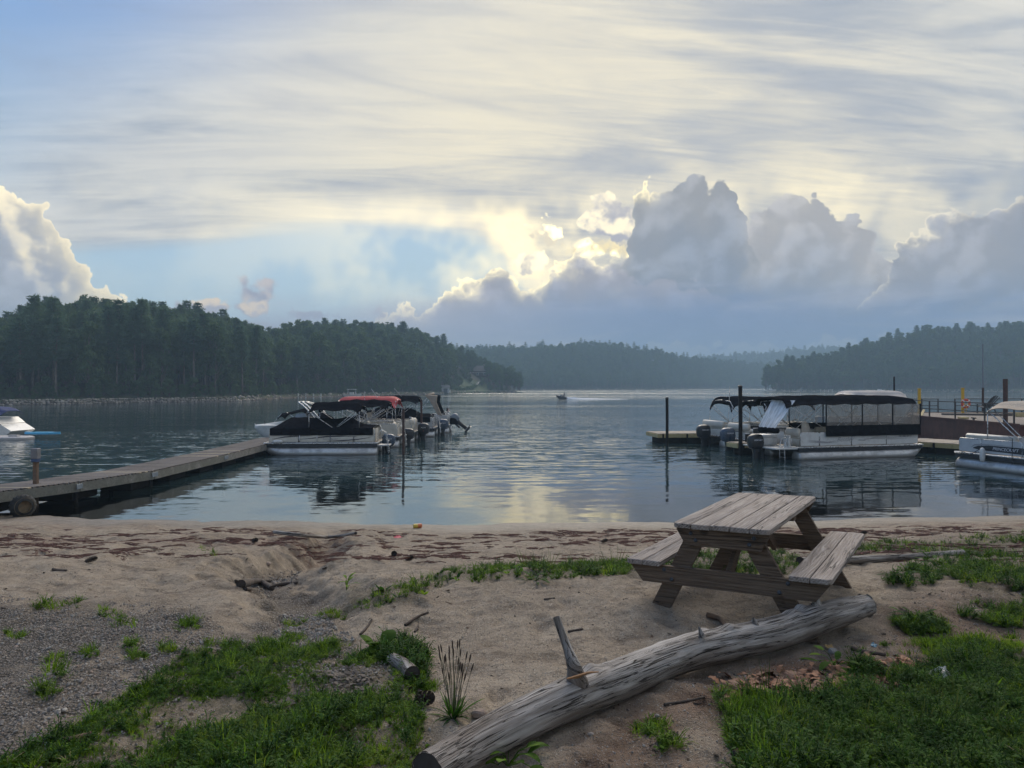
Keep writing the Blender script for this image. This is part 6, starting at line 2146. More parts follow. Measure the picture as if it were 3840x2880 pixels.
for k, (e, rd) in enumerate(([((885, 2186), (960, 2183), (1020, 2182)), .022], [((905, 2200), (985, 2192), (1020, 2215)), .040], [((1000, 2195), (1030, 2180), (1040, 2175)), .018], [((920, 2215), (980, 2215)), .020], [((1020, 2205), (1070, 2195), (1115, 2192)), .026])):
    stick('rotten_stick', 'dark rotten stick in the tangle washed up at the gully bend', e, rd, 'stick', M_DARKW, 'dark sticks washed up in the gully', seed=30 + k)
for k, (e, rd, lb) in enumerate(([((1352, 2382), (1372, 2360), (1394, 2328)), .010, 'thin dark twig on the bank above the large leaves'], [((1520, 2348), (1570, 2320), (1606, 2300)), .012, 'crooked dark twig on the sand slope below the weed strip'],
                             [((1555, 2372), (1570, 2335)), .008, 'short black twig just under the crooked twig'], [((2130, 2372), (2185, 2362)), .010, 'black twig on the sand behind the stub branch'],
                             [((2490, 2648), (2560, 2636), (2640, 2624)), .009, 'thin brown twig on the bare soil beside the log'], [((1225, 2130), (1210, 2135)), .012, 'tiny dark twig beside the gully'], [((200, 2140), (250, 2142)), .016, 'short dark twig on the sand at the gravel edge'],
                             [((2040, 2250), (2080, 2246)), .009, 'small twig on the open sand in front of the weed strip'])):
    stick('twig', lb, e, rd, 'twig', M_DARKW, seed=50 + k)

# ================================================================== small things on the beach
def pine_cone(px, py, size, label, rz=0.0, tilt=75):
    p = on_ground(px, py)
    r = empty('pine_cone', p + Vector((0, 0, size * .30)), rz, label=label, cat='pine cone', group='pine cones on the beach')
    r.rotation_euler = (R(tilt), 0, rz)
    core = MB().lathe([(.02 * size, -.5 * size), (.13 * size, -.4 * size), (.17 * size, -.1 * size), (.12 * size, .25 * size), (.02 * size, .5 * size)], 8)
    core.build('core', M_DARKW, r, True)
    sc = MB()
    for row in range(9):
        t = row / 8
        z = -.45 * size + .9 * size * t
        q = size * (.30 * math.sin(math.pi * (.18 + .78 * t)) + .04)
        for k in range(7):
            a = 6.283 * k / 7 + row * .45
            M = Matrix.Translation((0, 0, z)) @ Matrix.Rotation(a, 4, 'Z') @ Matrix.Rotation(R(-25 - 25 * t), 4, 'Y')
            sc.add([(q * .35, -.03 * size, 0), (q * .35, .03 * size, 0), (q, .085 * size, .01 * size), (q * 1.1, 0, .03 * size), (q, -.085 * size, .01 * size)], [(0, 4, 3, 2, 1)], 0, M)
    sc.build('scales', mat('cone_scales', color=(.050, .038, .030), rough=.9, var=.35, vscale=60), r)
pine_cone(1592, 2648, .14, 'open pine cone on the sand beside the green patch', .9)
pine_cone(1478, 2087, .13, 'dark pine cone on the beach behind the weed strip', .2)
pine_cone(1534, 2101, .11, 'small pine cone right of another on the beach behind the weed strip', 1.4)
pine_cone(342, 2111, .13, 'pine cone alone on the pale sand by the gravel', 2.0)
pine_cone(956, 2036, .14, 'pine cone near the pale branch over the gully', 1.0)
pine_cone(2266, 2036, .12, 'pine cone on the reddish litter left of the table', 1.9)
pine_cone(3238, 2006, .13, 'pine cone on the red litter behind the right bench', .4)

def can():
    p = on_ground(1566, 1980)
    r = empty('drink_can', p + Vector((0, 0, .045)), R(20), label='orange and yellow can lying on the beach at the waterline', cat='can')
    M = Matrix.Rotation(R(90), 4, 'Y')
    MB().lathe([(.038, -.09), (.047, -.08), (.047, .02)], 16, M).build('body', mat('yellow_can', color=(.62, .42, .06), rough=.4), r, 40)
    MB().lathe([(.0472, .0), (.0472, .08), (.038, .09)], 16, M).build('orange_end', mat('orange_can', color=(.60, .16, .05), rough=.4), r, 40)
can()
def scrap(name, px, py, w, h, m, label, cat, seed=3, zs=1.0):
    p = on_ground(px, py)
    rg = np.random.default_rng(seed)
    n = 9
    X, Y = np.meshgrid(np.linspace(-1, 1, n), np.linspace(-1, 1, n))
    Z = np.abs(fbm(X + seed, Y, 1.7, 3, seed)) * .5 * h * zs + .006
    V = np.stack([X * w / 2 * (1 + .2 * fbm(Y, X, 1.5, 2, seed)), Y * h / 2, Z], -1).reshape(-1, 3)
    o = link(name, np_mesh(name, V, grid_faces(n, n), m, False), None, p)
    md = o.modifiers.new('thick', 'SOLIDIFY'); md.thickness = .003
    o.rotation_euler = (R(12), 0, rg.random())
    tag(o, label, cat)
scrap('plastic_scrap', 1492, 2016, .16, .08, mat('pink_plastic', color=(.62, .08, .12), rough=.4), 'bright pink scrap of plastic on the red litter by the gully', 'litter', 4)
scrap('food_wrapper', 3540, 2548, .17, .12, mat('white_wrapper', color=(.66, .63, .58), rough=.4, var=.15, vscale=20), 'crumpled white wrapper at the edge of the lush green patch', 'litter', 7, 1.6)
scrap('plastic_scrap', 3275, 2425, .06, .035, mat('blue_plastic', color=(.10, .22, .30), rough=.4), 'small blue scrap of plastic right of the log', 'litter', 9)
scrap('paper_scrap', 3110, 2432, .05, .05, mat('yellow_leaf', color=(.42, .27, .11), rough=.8, var=.2), 'curled yellow scrap on the ground below the log end', 'litter', 12)

# rocks
def rock_mesh(seed, m, name='rock', sub=2):
    import bmesh
    bm = bmesh.new()
    bmesh.ops.create_icosphere(bm, subdivisions=sub, radius=1)
    rg = np.random.default_rng(seed)
    k = rg.normal(size=(5, 3)); k /= np.linalg.norm(k, axis=1, keepdims=True)
    cut = rg.uniform(.55, .9, 5)
    for v in bm.verts:
        c = np.array(v.co)
        for a, b in zip(k, cut):
            d = c @ a
            if d > b:
                c = c - a * (d - b) * .85
        c = c * [1, .8, .62] * (1 + .05 * rg.normal())
        v.co = c
    me = bpy.data.meshes.new(name)
    bm.to_mesh(me); bm.free()
    me.materials.append(m)
    return me
def m_stone(n):
    v = n.rnd
    g = n.noise(n.obj, 3.0, 4.0, .6)
    c = n.mix(v, (.12, .105, .092), (.36, .33, .29))
    c = n.mix(n.smooth(n.math('FRACT', v * 7.31), .7, .95), c, (.30, .22, .17))
    c = n.mix(n.smooth(g, .45, .7) * .5, c, (.12, .105, .095))
    n.base(c)
    n.put(n.bs.inputs['Roughness'], .85)
M_STONE = mat('pebble_stone', m_stone)
ROCKS = [rock_mesh(k, M_STONE, 'rock', 1) for k in range(5)]
def stone(px, py, s, label):
    p = on_ground(px, py)
    o = link('stone', rock_mesh(int(px), M_STONE, 'stone', 2), None, p + Vector((0, 0, s * .3)))
    o.scale = (s, s, s)
    o.rotation_euler = (0, 0, px)
    tag(o, label, 'stone', 'larger stones on the ground')
stone(1797, 2688, .045, 'rounded grey stone between the seed-stalk plant and the log')
stone(3120, 2448, .035, 'pale stone beside the mossy stick right of the log')
stone(2385, 2565, .022, 'pale pebble on the soil just below the log middle')
stone(2465, 2690, .016, 'white pebble on bare soil below the log')
stone(2215, 2755, .016, 'white pebble on dark soil near the log bottom')
stone(1008, 2120, .05, 'pale stone in the side of the gully')
stone(2880, 2000, .05, 'flat grey stone on the red litter behind the table')

# fallen oak leaves one can pick out
def leaf_mesh(seed):
    rg = random.Random(seed)
    out = []
    for k in range(22):
        t = k / 21
        lob = .55 + .45 * abs(math.sin(t * math.pi * 4.2))
        w = .34 * math.sin(math.pi * min(.98, t * .92 + .06)) ** .8 * lob
        out.append((t - .5, w))
    up = [(x, w, .10 * math.sin(5 * x + seed) + .25 * w * w + rg.uniform(-.02, .02)) for x, w in out]
    dn = [(x, -w, .10 * math.sin(5 * x + seed) + .35 * w * w + rg.uniform(-.02, .02)) for x, w in out]
    mid = [(x, 0, .10 * math.sin(5 * x + seed)) for x, w in out]
    v = up + mid + dn
    f = []
    for k in range(21):
        f += [(22 + k, 23 + k, k + 1, k), (44 + k, 45 + k, 23 + k, 22 + k)]
    return MB().add(v, f).mesh('fallen_leaf', mat('dry_oak_leaf', m_oak))
def m_oak(n):
    g = n.noise(n.obj, 5.0, 3.0, .6)
    c = n.mix(n.rnd, (.13, .058, .030), (.34, .150, .070))
    c = n.mix(n.smooth(g, .45, .7) * .5, c, (.17, .10, .065))
    n.base(c)
    n.put(n.bs.inputs['Roughness'], .7)
LEAVES = [leaf_mesh(k) for k in range(4)]
rg = random.Random(9)
for k, (px, py, s) in enumerate([(2738, 2592, .16), (2720, 2545, .10), (2870, 2540, .14), (2850, 2590, .13), (2905, 2575, .12), (3010, 2528, .10), (2960, 2545, .12), (3050, 2590, .10), (3380, 2492, .11), (3420, 2500, .10), (3560, 2512, .08), (3010, 2560, .09), (2960, 2600, .10), (2680, 2560, .09), (2800, 2860, .08), (3460, 2498, .09), (2920, 2520, .09)]):
    p = on_ground(px, py)
    o = link('fallen_leaf', LEAVES[k % 4], None, p + Vector((0, 0, .015)))
    o.scale = (s, s, s)
    o.rotation_euler = (rg.uniform(-.5, .5), rg.uniform(-.4, .4), rg.uniform(0, 6.28))
    tag(o, 'large orange oak leaf lying at the tip of the lush green patch' if k == 0 else 'dry brown oak leaf in the litter between log and lush green patch', 'leaf', 'fallen oak leaves beside the log')

# ------------------------------------------------------------------ plants that stand alone
def m_plant(lo, hi):
    def fn(n):
        g = n.noise(n.pos, 18.0, 3.0, .6)
        pt = n.noise(n.pos, 2.4, 3.0, .6)
        c = n.mix(n.smooth(g + (n.rnd - .5) * .6 + (pt - .5) * .9, .28, .72), tuple(v * .75 for v in lo), hi)
        c = n.mix(n.smooth(pt + (n.rnd - .5) * .3, .55, .72) * .45, c, (hi[0] * 1.35, hi[1] * .95, hi[2] * 1.1))
        n.base(c)
        n.put(n.bs.inputs['Roughness'], .7)
        n.put(n.bs.inputs['Specular IOR Level'], .12)
        tr = n.new('ShaderNodeBsdfTranslucent')
        n.put(tr.inputs[0], n.vmath('MULTIPLY', c, (1.2, 1.35, .6)))
        mx = n.new('ShaderNodeMixShader'); mx.inputs[0].default_value = .45
        n.t.links.new(n.bs.outputs[0], mx.inputs[1]); n.t.links.new(tr.outputs[0], mx.inputs[2])
        n.t.links.new(mx.outputs[0], n.outp.inputs[0])
    return fn
M_G1 = mat('grass_green', m_plant((.078, .145, .014), (.175, .265, .032)))
M_G2 = mat('weed_green', m_plant((.066, .138, .016), (.150, .250, .034)))
M_G3 = mat('dark_leaf_green', m_plant((.032, .085, .016), (.074, .150, .030)))
M_DRY = mat('dry_leaf_grey', color=(.120, .098, .080), rough=.85, var=.45, vscale=30)
M_STALK = mat('seed_stalk', color=(.085, .085, .045), rough=.8, var=.2)
M_SEED = mat('seed_head', color=(.050, .033, .022), rough=.9, var=.2)

def blade(mb, base, d, L, w, bend, n=4, mi=0, fold=0.15):
    """one leaf: strip from base along d, drooping by bend"""
    d = Vector(d).normalized()
    side = d.cross(Vector((0, 0, 1)))
    if side.length < .05:
        side = Vector((random.uniform(-1, 1), random.uniform(-1, 1), 0))
    side.normalize()
    p = Vector(base)
    v, f = [], []
    for k in range(n + 1):
        t = k / n
        ww = w * (math.sin(math.pi * min(1, .12 + t * .88)) ** .7 if k < n else .02)
        v += [p - side * ww / 2, p + side * ww / 2]
        if k:
            a = 2 * k
            f.append((a - 2, a - 1, a + 1, a))
        dd = (d + Vector((0, 0, -bend * t * 1.6))).normalized()
        p = p + dd * L / n
    mb.add(v, f, mi)

def plantain():
    p = on_ground(1700, 2688)
    r = empty('ribwort_plant', p, label='plant with tall dark seed stalks growing behind the log', cat='plant')
    rg = random.Random(4)
    random.seed(4)
    for k in range(46):
        a = rg.uniform(0, 6.28)
        el = rg.uniform(.35, 1.3) if k > 8 else rg.uniform(.0, .3)
        mb = MB()
        blade(mb, (.035 * math.cos(a) * rg.random(), .035 * math.sin(a) * rg.random(), 0), (math.cos(a) * math.cos(el), math.sin(a) * math.cos(el), math.sin(el)), rg.uniform(.10, .20), rg.uniform(.008, .014), rg.uniform(.1, .5), 5)
        mb.build('leaf', M_G3, r, True)
    for k in range(24):
        a = rg.uniform(0, 6.28)
        q = rg.uniform(0, .055)
        L = rg.uniform(.17, .36)
        top = Vector((math.cos(a) * (q + L * rg.uniform(.05, .26)), math.sin(a) * q * .8, L))
        b = Vector((math.cos(a) * q * .4, math.sin(a) * q * .4, 0))
        s = MB().tube([b, b.lerp(top, .5) + Vector((rg.uniform(-.008, .008), 0, .004)), top], .0016, 4).build('stalk', M_STALK, r)
        d = (top - b).normalized()
        MB().tube([top - d * .004, top + d * .012, top + d * .034, top + d * .044], [.0015, .0042, .0036, .001], 6).build('seed_head', M_SEED, s, True)
plantain()

def leafy_plant(name, px, py, n, L, w, label, m, h=.1, seed=1, spread=1.0, up=(.1, .8)):
    p = on_ground(px, py)
    r = empty(name, p, label=label, cat='plant')
    rg = random.Random(seed)
    random.seed(seed)
    for k in range(n):
        a = rg.uniform(0, 6.28)
        q = rg.uniform(.2, 1) * spread
        b = Vector((math.cos(a) * q * .12, math.sin(a) * q * .12, rg.uniform(.1, 1) * h))
        MB().tube([(0, 0, 0), b * .6 + Vector((0, 0, .02)), b], .0022, 4).build('stem', m, r)
        mb = MB()
        el = rg.uniform(*up)
        blade(mb, b, (math.cos(a) * math.cos(el), math.sin(a) * math.cos(el), math.sin(el)), L * rg.uniform(.7, 1.2), w * rg.uniform(.7, 1.2), rg.uniform(.3, .8), 6)
        mb.build('leaf', m, r, True)
leafy_plant('broadleaf_seedling', 1905, 2872, 12, .10, .042, 'small plant with pointed green leaves at the foot of the log', M_G2, .11, 3, 1.0)
leafy_plant('burdock_plant', 1440, 2440, 9, .15, .09, 'plant with large rounded leaves at the top of the green patch', M_G2, .05, 5, .7, (.2, .9))
leafy_plant('milkweed_seedling', 1300, 2215, 8, .11, .030, 'young upright plant with long pale leaves at the end of the weed strip', M_G2, .16, 7, .5, (.2, .9))
leafy_plant('leafy_weed', 2010, 2180, 12, .11, .034, 'spreading broad-leaved weed at the sandy edge of the weed strip', M_G3, .06, 8, 1.3, (.0, .5))
leafy_plant('leafy_weed', 3440, 2330, 16, .12, .030, 'spreading dark weed on bare soil right of the log end', M_G3, .08, 9, 1.6, (.0, .6))
leafy_plant('leafy_weed', 3400, 2175, 16, .13, .030, 'dark weed on the sand between the fallen pole and the log', M_G3, .08, 10, 1.6, (.0, .6))
leafy_plant('leafy_weed', 3520, 2130, 16, .13, .032, 'dark weed growing against the right end of the fallen pole', M_G3, .10, 11, 1.6, (.0, .6))
leafy_plant('leafy_weed', 3130, 2500, 9, .10, .040, 'broad-leaved weed at the litter edge of the lush green patch', M_G2, .10, 12, 1.0, (.1, .8))

# ================================================================== grass, weeds, gravel and litter
def tuft(seed, n, L, w, el=(.6, 1.4), bend=(.1, .5), rad=.03, m=None, seg=3):
    rg = random.Random(seed)
    random.seed(seed)
    mb = MB()
    for k in range(n):
        a = rg.uniform(0, 6.28)
        q = rad * math.sqrt(rg.random())
        e = rg.uniform(*el)
        a2 = a + rg.uniform(-.8, .8)
        blade(mb, (q * math.cos(a), q * math.sin(a), -.005), (math.cos(a2) * math.cos(e), math.sin(a2) * math.cos(e), math.sin(e)), L * rg.uniform(.45, 1.15), w * rg.uniform(.7, 1.2), rg.uniform(*bend), seg)
    return mb.mesh('tuft', m or M_G1)
def weed(seed, stems, L, leaf, lw, m, nl=6):
    rg = random.Random(seed)
    random.seed(seed)
    mb = MB()
    for s in range(stems):
        a = rg.uniform(0, 6.28); e = rg.uniform(.5, 1.3)
        d = Vector((math.cos(a) * math.cos(e), math.sin(a) * math.cos(e), math.sin(e)))
        h = L * rg.uniform(.5, 1.1)
        mb.tube([(0, 0, 0), d * h * .5 + Vector((0, 0, .01)), d * h], .0015, 3, caps=False)
        for k in range(nl):
            t = (k + 1) / nl
            b = rg.uniform(0, 6.28)
            el = rg.uniform(-.1, .7)
            blade(mb, d * h * t, (math.cos(b) * math.cos(el), math.sin(b) * math.cos(el), math.sin(el)), leaf * rg.uniform(.6, 1.1), lw * rg.uniform(.7, 1.2), rg.uniform(.1, .6), 2)
    return mb.mesh('weed', m)
PR = [tuft(1, 16, .065, .0045, m=M_G1), tuft(2, 14, .095, .005, m=M_G1, bend=(.3, .9)), tuft(3, 12, .13, .0055, m=M_G2, bend=(.3, 1.0), rad=.02), weed(4, 7, .08, .024, .007, M_G2, 8), weed(5, 6, .10, .030, .0085, M_G3, 8), weed(6, 8, .04, .016, .010, M_G2, 5),
      tuft(7, 14, .04, .008, (.0, .8), (.0, .5), .04, M_G2, 2), tuft(8, 13, .045, .026, (-.1, .45), (.1, .6), .06, M_DRY, 3), tuft(9, 9, .20, .0035, (1.0, 1.5), (.0, .3), .02, m=mat('tall_stems', m_plant((.05, .085, .025), (.10, .13, .05)))), tuft(10, 8, .075, .020, (.2, 1.0), (.3, .9), .02, M_G2, 4), tuft(11, 7, .055, .026, (.1, .8), (.2, .7), .02, M_G3, 4), tuft(12, 10, .07, .004, (.2, 1.2), (.2, .8), .04, mat('dry_straw', color=(.30, .24, .12), rough=.9, var=.25), 3)]
C_GRASS = proto_coll('turf', PR)

def ground_xy(n, poly, rng, pad=40, wob=30, noise_cut=None, nseed=0):
    """random places whose sight line falls inside a photo outline"""
    P = np.array(poly, float)
    out = np.zeros((0, 3))
    x0, y0, x1, y1 = P[:, 0].min() - pad, P[:, 1].min() - pad, P[:, 0].max() + pad, P[:, 1].max() + pad
    c = [on_ground(px, min(py, 3300)) for px in (x0, x1) for py in (y0, y1)]
    xa, xb = min(q.x for q in c), max(q.x for q in c)
    ya, yb = min(q.y for q in c), max(q.y for q in c)
    for it in range(40):
        X = rng.uniform(xa, xb, n * 3); Y = rng.uniform(ya, yb, n * 3)
        Z = ground_h(X, Y)
        px, py = to_px(X, Y, Z)
        w = fbm(X, Y, 2.5, 4, 300 + nseed) * wob * 2 * np.clip(5 / Y, .3, 1.5)
        k = poly_sd(px, py, poly) + w > 0
        if noise_cut is not None:
            k &= fbm(X, Y, 1.9, 3, 320 + nseed) + .5 * fbm(X, Y, 6, 2, 330 + nseed) > noise_cut + rng.normal(0, .12, len(X))
        out = np.concatenate([out, np.stack([X, Y, Z], 1)[k]])
        if len(out) >= n:
            break
    return out[:n]

def sow(name, label, specs, coll, seed, tilt=.2):
    rng = np.random.default_rng(seed)
    Ps, Is, Ss = [], [], []
    for poly, n, idx, smin, smax, cut, wob in specs:
        P = ground_xy(n, poly, rng, wob=wob, noise_cut=cut, nseed=seed)
        Ps.append(P); k = len(P)
        lush = np.clip(.95 + .55 * fbm(P[:, 0], P[:, 1], 1.7, 3, 440) + .25 * fbm(P[:, 0], P[:, 1], 5.0, 2, 441), .5, 1.5)
        Is.append(rng.choice(idx, k)); Ss.append(rng.uniform(smin, smax, k) * lush)
    P = np.concatenate(Ps); k = len(P)
    rot = np.stack([rng.normal(0, tilt, k), rng.normal(0, tilt, k), rng.random(k) * 6.28], 1)
    return scatter(name, P, rot, np.concatenate(Ss), np.concatenate(Is), coll, label)

sow('grass', 'low green grass and weeds of the patch by the gravel', [
    (Z_GL, 6400, [0, 0, 0, 5, 5, 6], .45, .85, -.34, 30), (Z_GL, 2900, [3, 4, 5, 6], .6, 1.0, -.14, 20), (Z_GL, 420, [1, 2, 4], .7, 1.1, .15, 10), (Z_GL, 700, [9, 10], .5, 1.0, .05, 16), (Z_GL, 420, [11], .5, 1.0, None, 40), (Z_GL, 420, [0, 5, 6, 11], .35, .7, .05, 110),
    ([(1420, 2480), (1440, 2400), (1530, 2390), (1590, 2470), (1600, 2540), (1500, 2520)], 110, [4, 4, 3], .9, 1.4, None, 14),
    ([(700, 2430), (800, 2380), (1000, 2380), (1100, 2400), (1300, 2430), (1100, 2460)], 300, [1, 2, 3], .6, 1.1, -.1, 30)], C_GRASS, 401)
sow('grass', 'lush knee-less weeds and grass of the patch nearest the camera'.replace('knee-less ', ''), [
    (Z_GR, 4200, [0, 0, 1, 3], .5, .9, -.40, 44), (Z_GR, 4600, [3, 4, 4, 6], .6, 1.05, -.36, 36), (Z_GR, 700, [4, 4, 3], .9, 1.3, .12, 10), (Z_GR, 1100, [9, 10, 9], .7, 1.3, .0, 20), (Z_GR, 380, [11], .5, 1.1, None, 40), (Z_GR, 500, [0, 5, 6, 11], .35, .7, .0, 120), (Z_GR, 90, [8], .8, 1.3, None, 10),
    ([(2700, 2660), (2900, 2620), (3000, 2700), (3000, 3000), (2750, 2860)], 700, [0, 1, 2], .6, 1.0, None, 20)], C_GRASS, 402)
sow('weeds', 'strip of green weeds along the edge of the sand shelf', [
    (Z_S1, 900, [1, 3, 3, 4, 5], .6, 1.1, -.42, 14), (Z_S2, 420, [1, 3, 4, 4], .7, 1.2, -.1, 12), (Z_S1, 14, [8], 1.2, 1.8, None, 4), (Z_S1, 70, [9, 10], 1.0, 1.6, None, 4)], C_GRASS, 403)
sow('weeds', 'patchy weeds on the sand right of the picnic table', [
    (Z_R2, 700, [1, 3, 4, 5], .7, 1.2, .02, 16), (Z_R3, 1000, [1, 3, 4, 4, 5], .7, 1.25, .0, 18), (Z_R4, 120, [3, 4], .7, 1.1, .0, 10), (Z_R5, 220, [1, 3, 4], .6, 1.05, .0, 16), (Z_R6, 520, [1, 3, 4, 5], .6, 1.1, .0, 20), (Z_R7, 500, [0, 1, 5], .7, 1.2, -.05, 26)], C_GRASS, 404)
spots = [(170, 2275), (270, 2270), (340, 2455), (210, 2470), (60, 2385), (470, 2335), (720, 2330), (715, 2350), (500, 2420), (520, 2460), (870, 2420), (985, 2400), (1095, 2390), (1230, 2305), (1105, 2345), (900, 2500), (180, 2600), (230, 2520), (400, 2300), (640, 2440), (1260, 2060 + 250), (770, 2070), (2900, 2650), (2420, 2740), (2500, 2800), (2470, 2720), (2750, 2440), (3080, 2330)]
sow('weeds', 'small scattered tufts dotting the gravel and soil', [([(x - 38, y - 14), (x + 38, y - 14), (x + 38, y + 14), (x - 38, y + 14)], 16, [0, 1, 3, 5, 6], .6, 1.15, None, 8) for x, y in spots], C_GRASS, 405)
sow('dead_leaves', 'grey withered leaves lying in the green patch by the gravel', [([(1120, 2520), (1300, 2490), (1560, 2560), (1540, 2620), (1250, 2600)], 110, [7], .9, 1.5, .05, 16), ([(1030, 2620), (1110, 2600), (1100, 2680), (1040, 2690)], 26, [7], .9, 1.4, None, 10), ([(800, 2520), (930, 2510), (930, 2560), (800, 2560)], 30, [7], .8, 1.3, None, 10)], C_GRASS, 406)

C_ROCK = proto_coll('pebbles', ROCKS)
def pebbles(name, label, specs, seed):
    rng = np.random.default_rng(seed)
    Ps, Ss = [], []
    for poly, n, a, b, cut, wob in specs:
        P = ground_xy(n, poly, rng, wob=wob, noise_cut=cut, nseed=seed)
        Ps.append(P); Ss.append(a + (b - a) * rng.random(len(P)) ** 2.5)
    P, S_ = np.concatenate(Ps), np.concatenate(Ss)
    k = len(P)
    P[:, 2] += S_ * .25
    scatter(name, P, rng.random((k, 3)) * 6.28 * [.15, .15, 1], S_, rng.integers(0, 5, k), C_ROCK, label)
pebbles('gravel', 'loose grey gravel on the ground at the side of the beach', [(Z_GRAVEL, 14000, .004, .012, -.22, 60), (Z_GRAVEL, 700, .010, .022, -.1, 40), (Z_GL, 2500, .004, .012, None, 20),
    ([(980, 2170), (1130, 2130), (1100, 2180), (1000, 2230), (940, 2210)], 700, .008, .022, None, 20), ([(1060, 2300), (1200, 2310), (1330, 2400), (1200, 2440), (1000, 2420)], 1500, .006, .018, None, 20)], 501)
pebbles('gravel', 'scattered small pebbles on sand and soil', [([(-400, 2100), (4300, 2100), (4300, 2880), (-400, 2880)], 5000, .003, .008, None, 0), (Z_SOIL, 4000, .003, .010, None, 30), ([(900, 2240), (2400, 2180), (3500, 2200), (3500, 2900), (1500, 2900), (1500, 2500)], 26000, .0018, .0048, None, 0)], 502)

def chips():
    rng = np.random.default_rng(91)
    c = proto_coll('barkchips', [rock_mesh(800 + k, M_DARKW if k < 3 else M_BROWNW, 'chip', 1) for k in range(5)])
    P = np.concatenate([ground_xy(1500, [(-400, 2060), (4300, 2060), (4300, 2880), (-400, 2880)], rng, wob=0), ground_xy(700, Z_SOIL, rng, wob=20), ground_xy(260, [(900, 2150), (1130, 2130), (1120, 2230), (900, 2240)], rng, wob=20)])
    k = len(P)
    s = .005 + .013 * rng.random(k) ** 3
    scatter('bark_chips', P, rng.random((k, 3)) * 6.28 * [.1, .1, 1], np.stack([s * rng.uniform(1, 2.6, k), s, s * .5], 1), rng.integers(0, 5, k), c, 'dark bits of bark and wood strewn over the sand')
chips()

# washed up needles, bark and twigs in bands
def litter():
    rng = np.random.default_rng(77)
    mb = []
    for k in range(4):
        rg = random.Random(k)
        m = MB()
        for j in range(9):
            a = rg.uniform(-.5, .5)
            L = rg.uniform(.05, .16)
            x, y = rg.uniform(-.14, .14), rg.uniform(-.05, .05)
            m.tube([(x - L / 2 * math.cos(a), y - L / 2 * math.sin(a), .004), (x, y, .008), (x + L / 2 * math.cos(a), y + L / 2 * math.sin(a), .004)], rg.uniform(.002, .006), 4)
        mb.append(m.mesh('litter', mat('reddish_litter', color=(.11, .046, .034), rough=.95, var=.4, vscale=14)))
    c = proto_coll('litterbits', mb)
    P = ground_xy(2600, [(-300, 1985), (4200, 1975), (4200, 2105), (2300, 2120), (1500, 2110), (800, 2090), (-300, 2120)], rng, wob=10, noise_cut=None)
    st = fbm(P[:, 0] * .55, P[:, 1] * 2.4, 1.0, 4, 81) + .25 * fbm(P[:, 0], P[:, 1], 5, 3, 82)
    P = P[(st > .02) & (P[:, 2] > .06)]
    k = len(P)
    scatter('beach_litter', P, np.stack([np.zeros(k), np.zeros(k), rng.normal(0, .4, k)], 1), rng.uniform(.6, 1.5, k), rng.integers(0, 4, k), c, 'reddish needles and twigs washed up in bands along the beach')
    P = ground_xy(420, Z_LEAF, rng, wob=30)
    k = len(P)
    cl = proto_coll('drylitter', LEAVES)
    scatter('leaf_litter', P + [0, 0, .008], rng.normal(0, .3, (k, 3)) + np.stack([np.zeros(k), np.zeros(k), rng.random(k) * 6.28], 1), rng.uniform(.03, .075, k), rng.integers(0, 4, k), cl, 'broken dry leaves littering the soil between log and grass')
litter()

# ================================================================== across the water
def on_hill(px, py, key='A'):
    h = HILLS[key]
    a = px_az(px)
    t = np.linspace(-0.02, 1.0, 900)
    X, Y, Z = h.pos(np.full(t.shape, a), t)
    q = HZ + FPX * (HC - Z) / Y
    i = int(np.argmax(q <= py)) if (q <= py).any() else len(t) - 1
    return Vector((X[i], Y[i], Z[i]))

def m_wallstone(n):
    g = n.noise(n.obj, 2.0, 4.0, .6)
    c = n.mix(n.rnd, (.20, .165, .130), (.46, .40, .335))
    c = n.mix(n.smooth(g, .5, .7) * .5, c, (.11, .09, .07))
    n.base(c)
    n.put(n.bs.inputs['Roughness'], .9)
M_WALLST = mat('seawall_stone', m_wallstone)

def seawall():
    h = HILLS['A']
    a0, a1 = px_az(-120), px_az(885)
    rng = np.random.default_rng(61)
    x0, y0, _ = h.pos(np.array([a0]), np.array([0.0]))
    r = empty('seawall', (float(x0[0]), float(y0[0]), 0), label='low wall of piled pale stones along the far shore below the wood', cat='seawall')
    me = [rock_mesh(700 + k, M_WALLST, 'wall_stone', 1) for k in range(5)]
    aa = np.linspace(a0, a1, 400)
    X, Y, Z = h.pos(aa, np.full(400, -0.014))
    s = np.concatenate([[0], np.cumsum(np.hypot(np.diff(X), np.diff(Y)))])
    step = s[-1] / 88
    for row in range(3):
        for k in range(88):
            q = min(s[-1], max(0, k * step + (row % 2) * step / 2 + rng.uniform(-.12, .12)))
            x, y = np.interp(q, s, X), np.interp(q, s, Y)
            sz = rng.uniform(.27, .40)
            o = link('stone', me[int(rng.integers(0, 5))], r, (x - x0[0], y - y0[0] + row * .30 + rng.uniform(-.08, .08), .10 + row * .30 + rng.uniform(-.06, .06)))
            o.scale = (sz * 1.1, sz, sz * .85)
            o.rotation_euler = (rng.uniform(-.3, .3), rng.uniform(-.3, .3), rng.uniform(0, 6.28))
seawall()

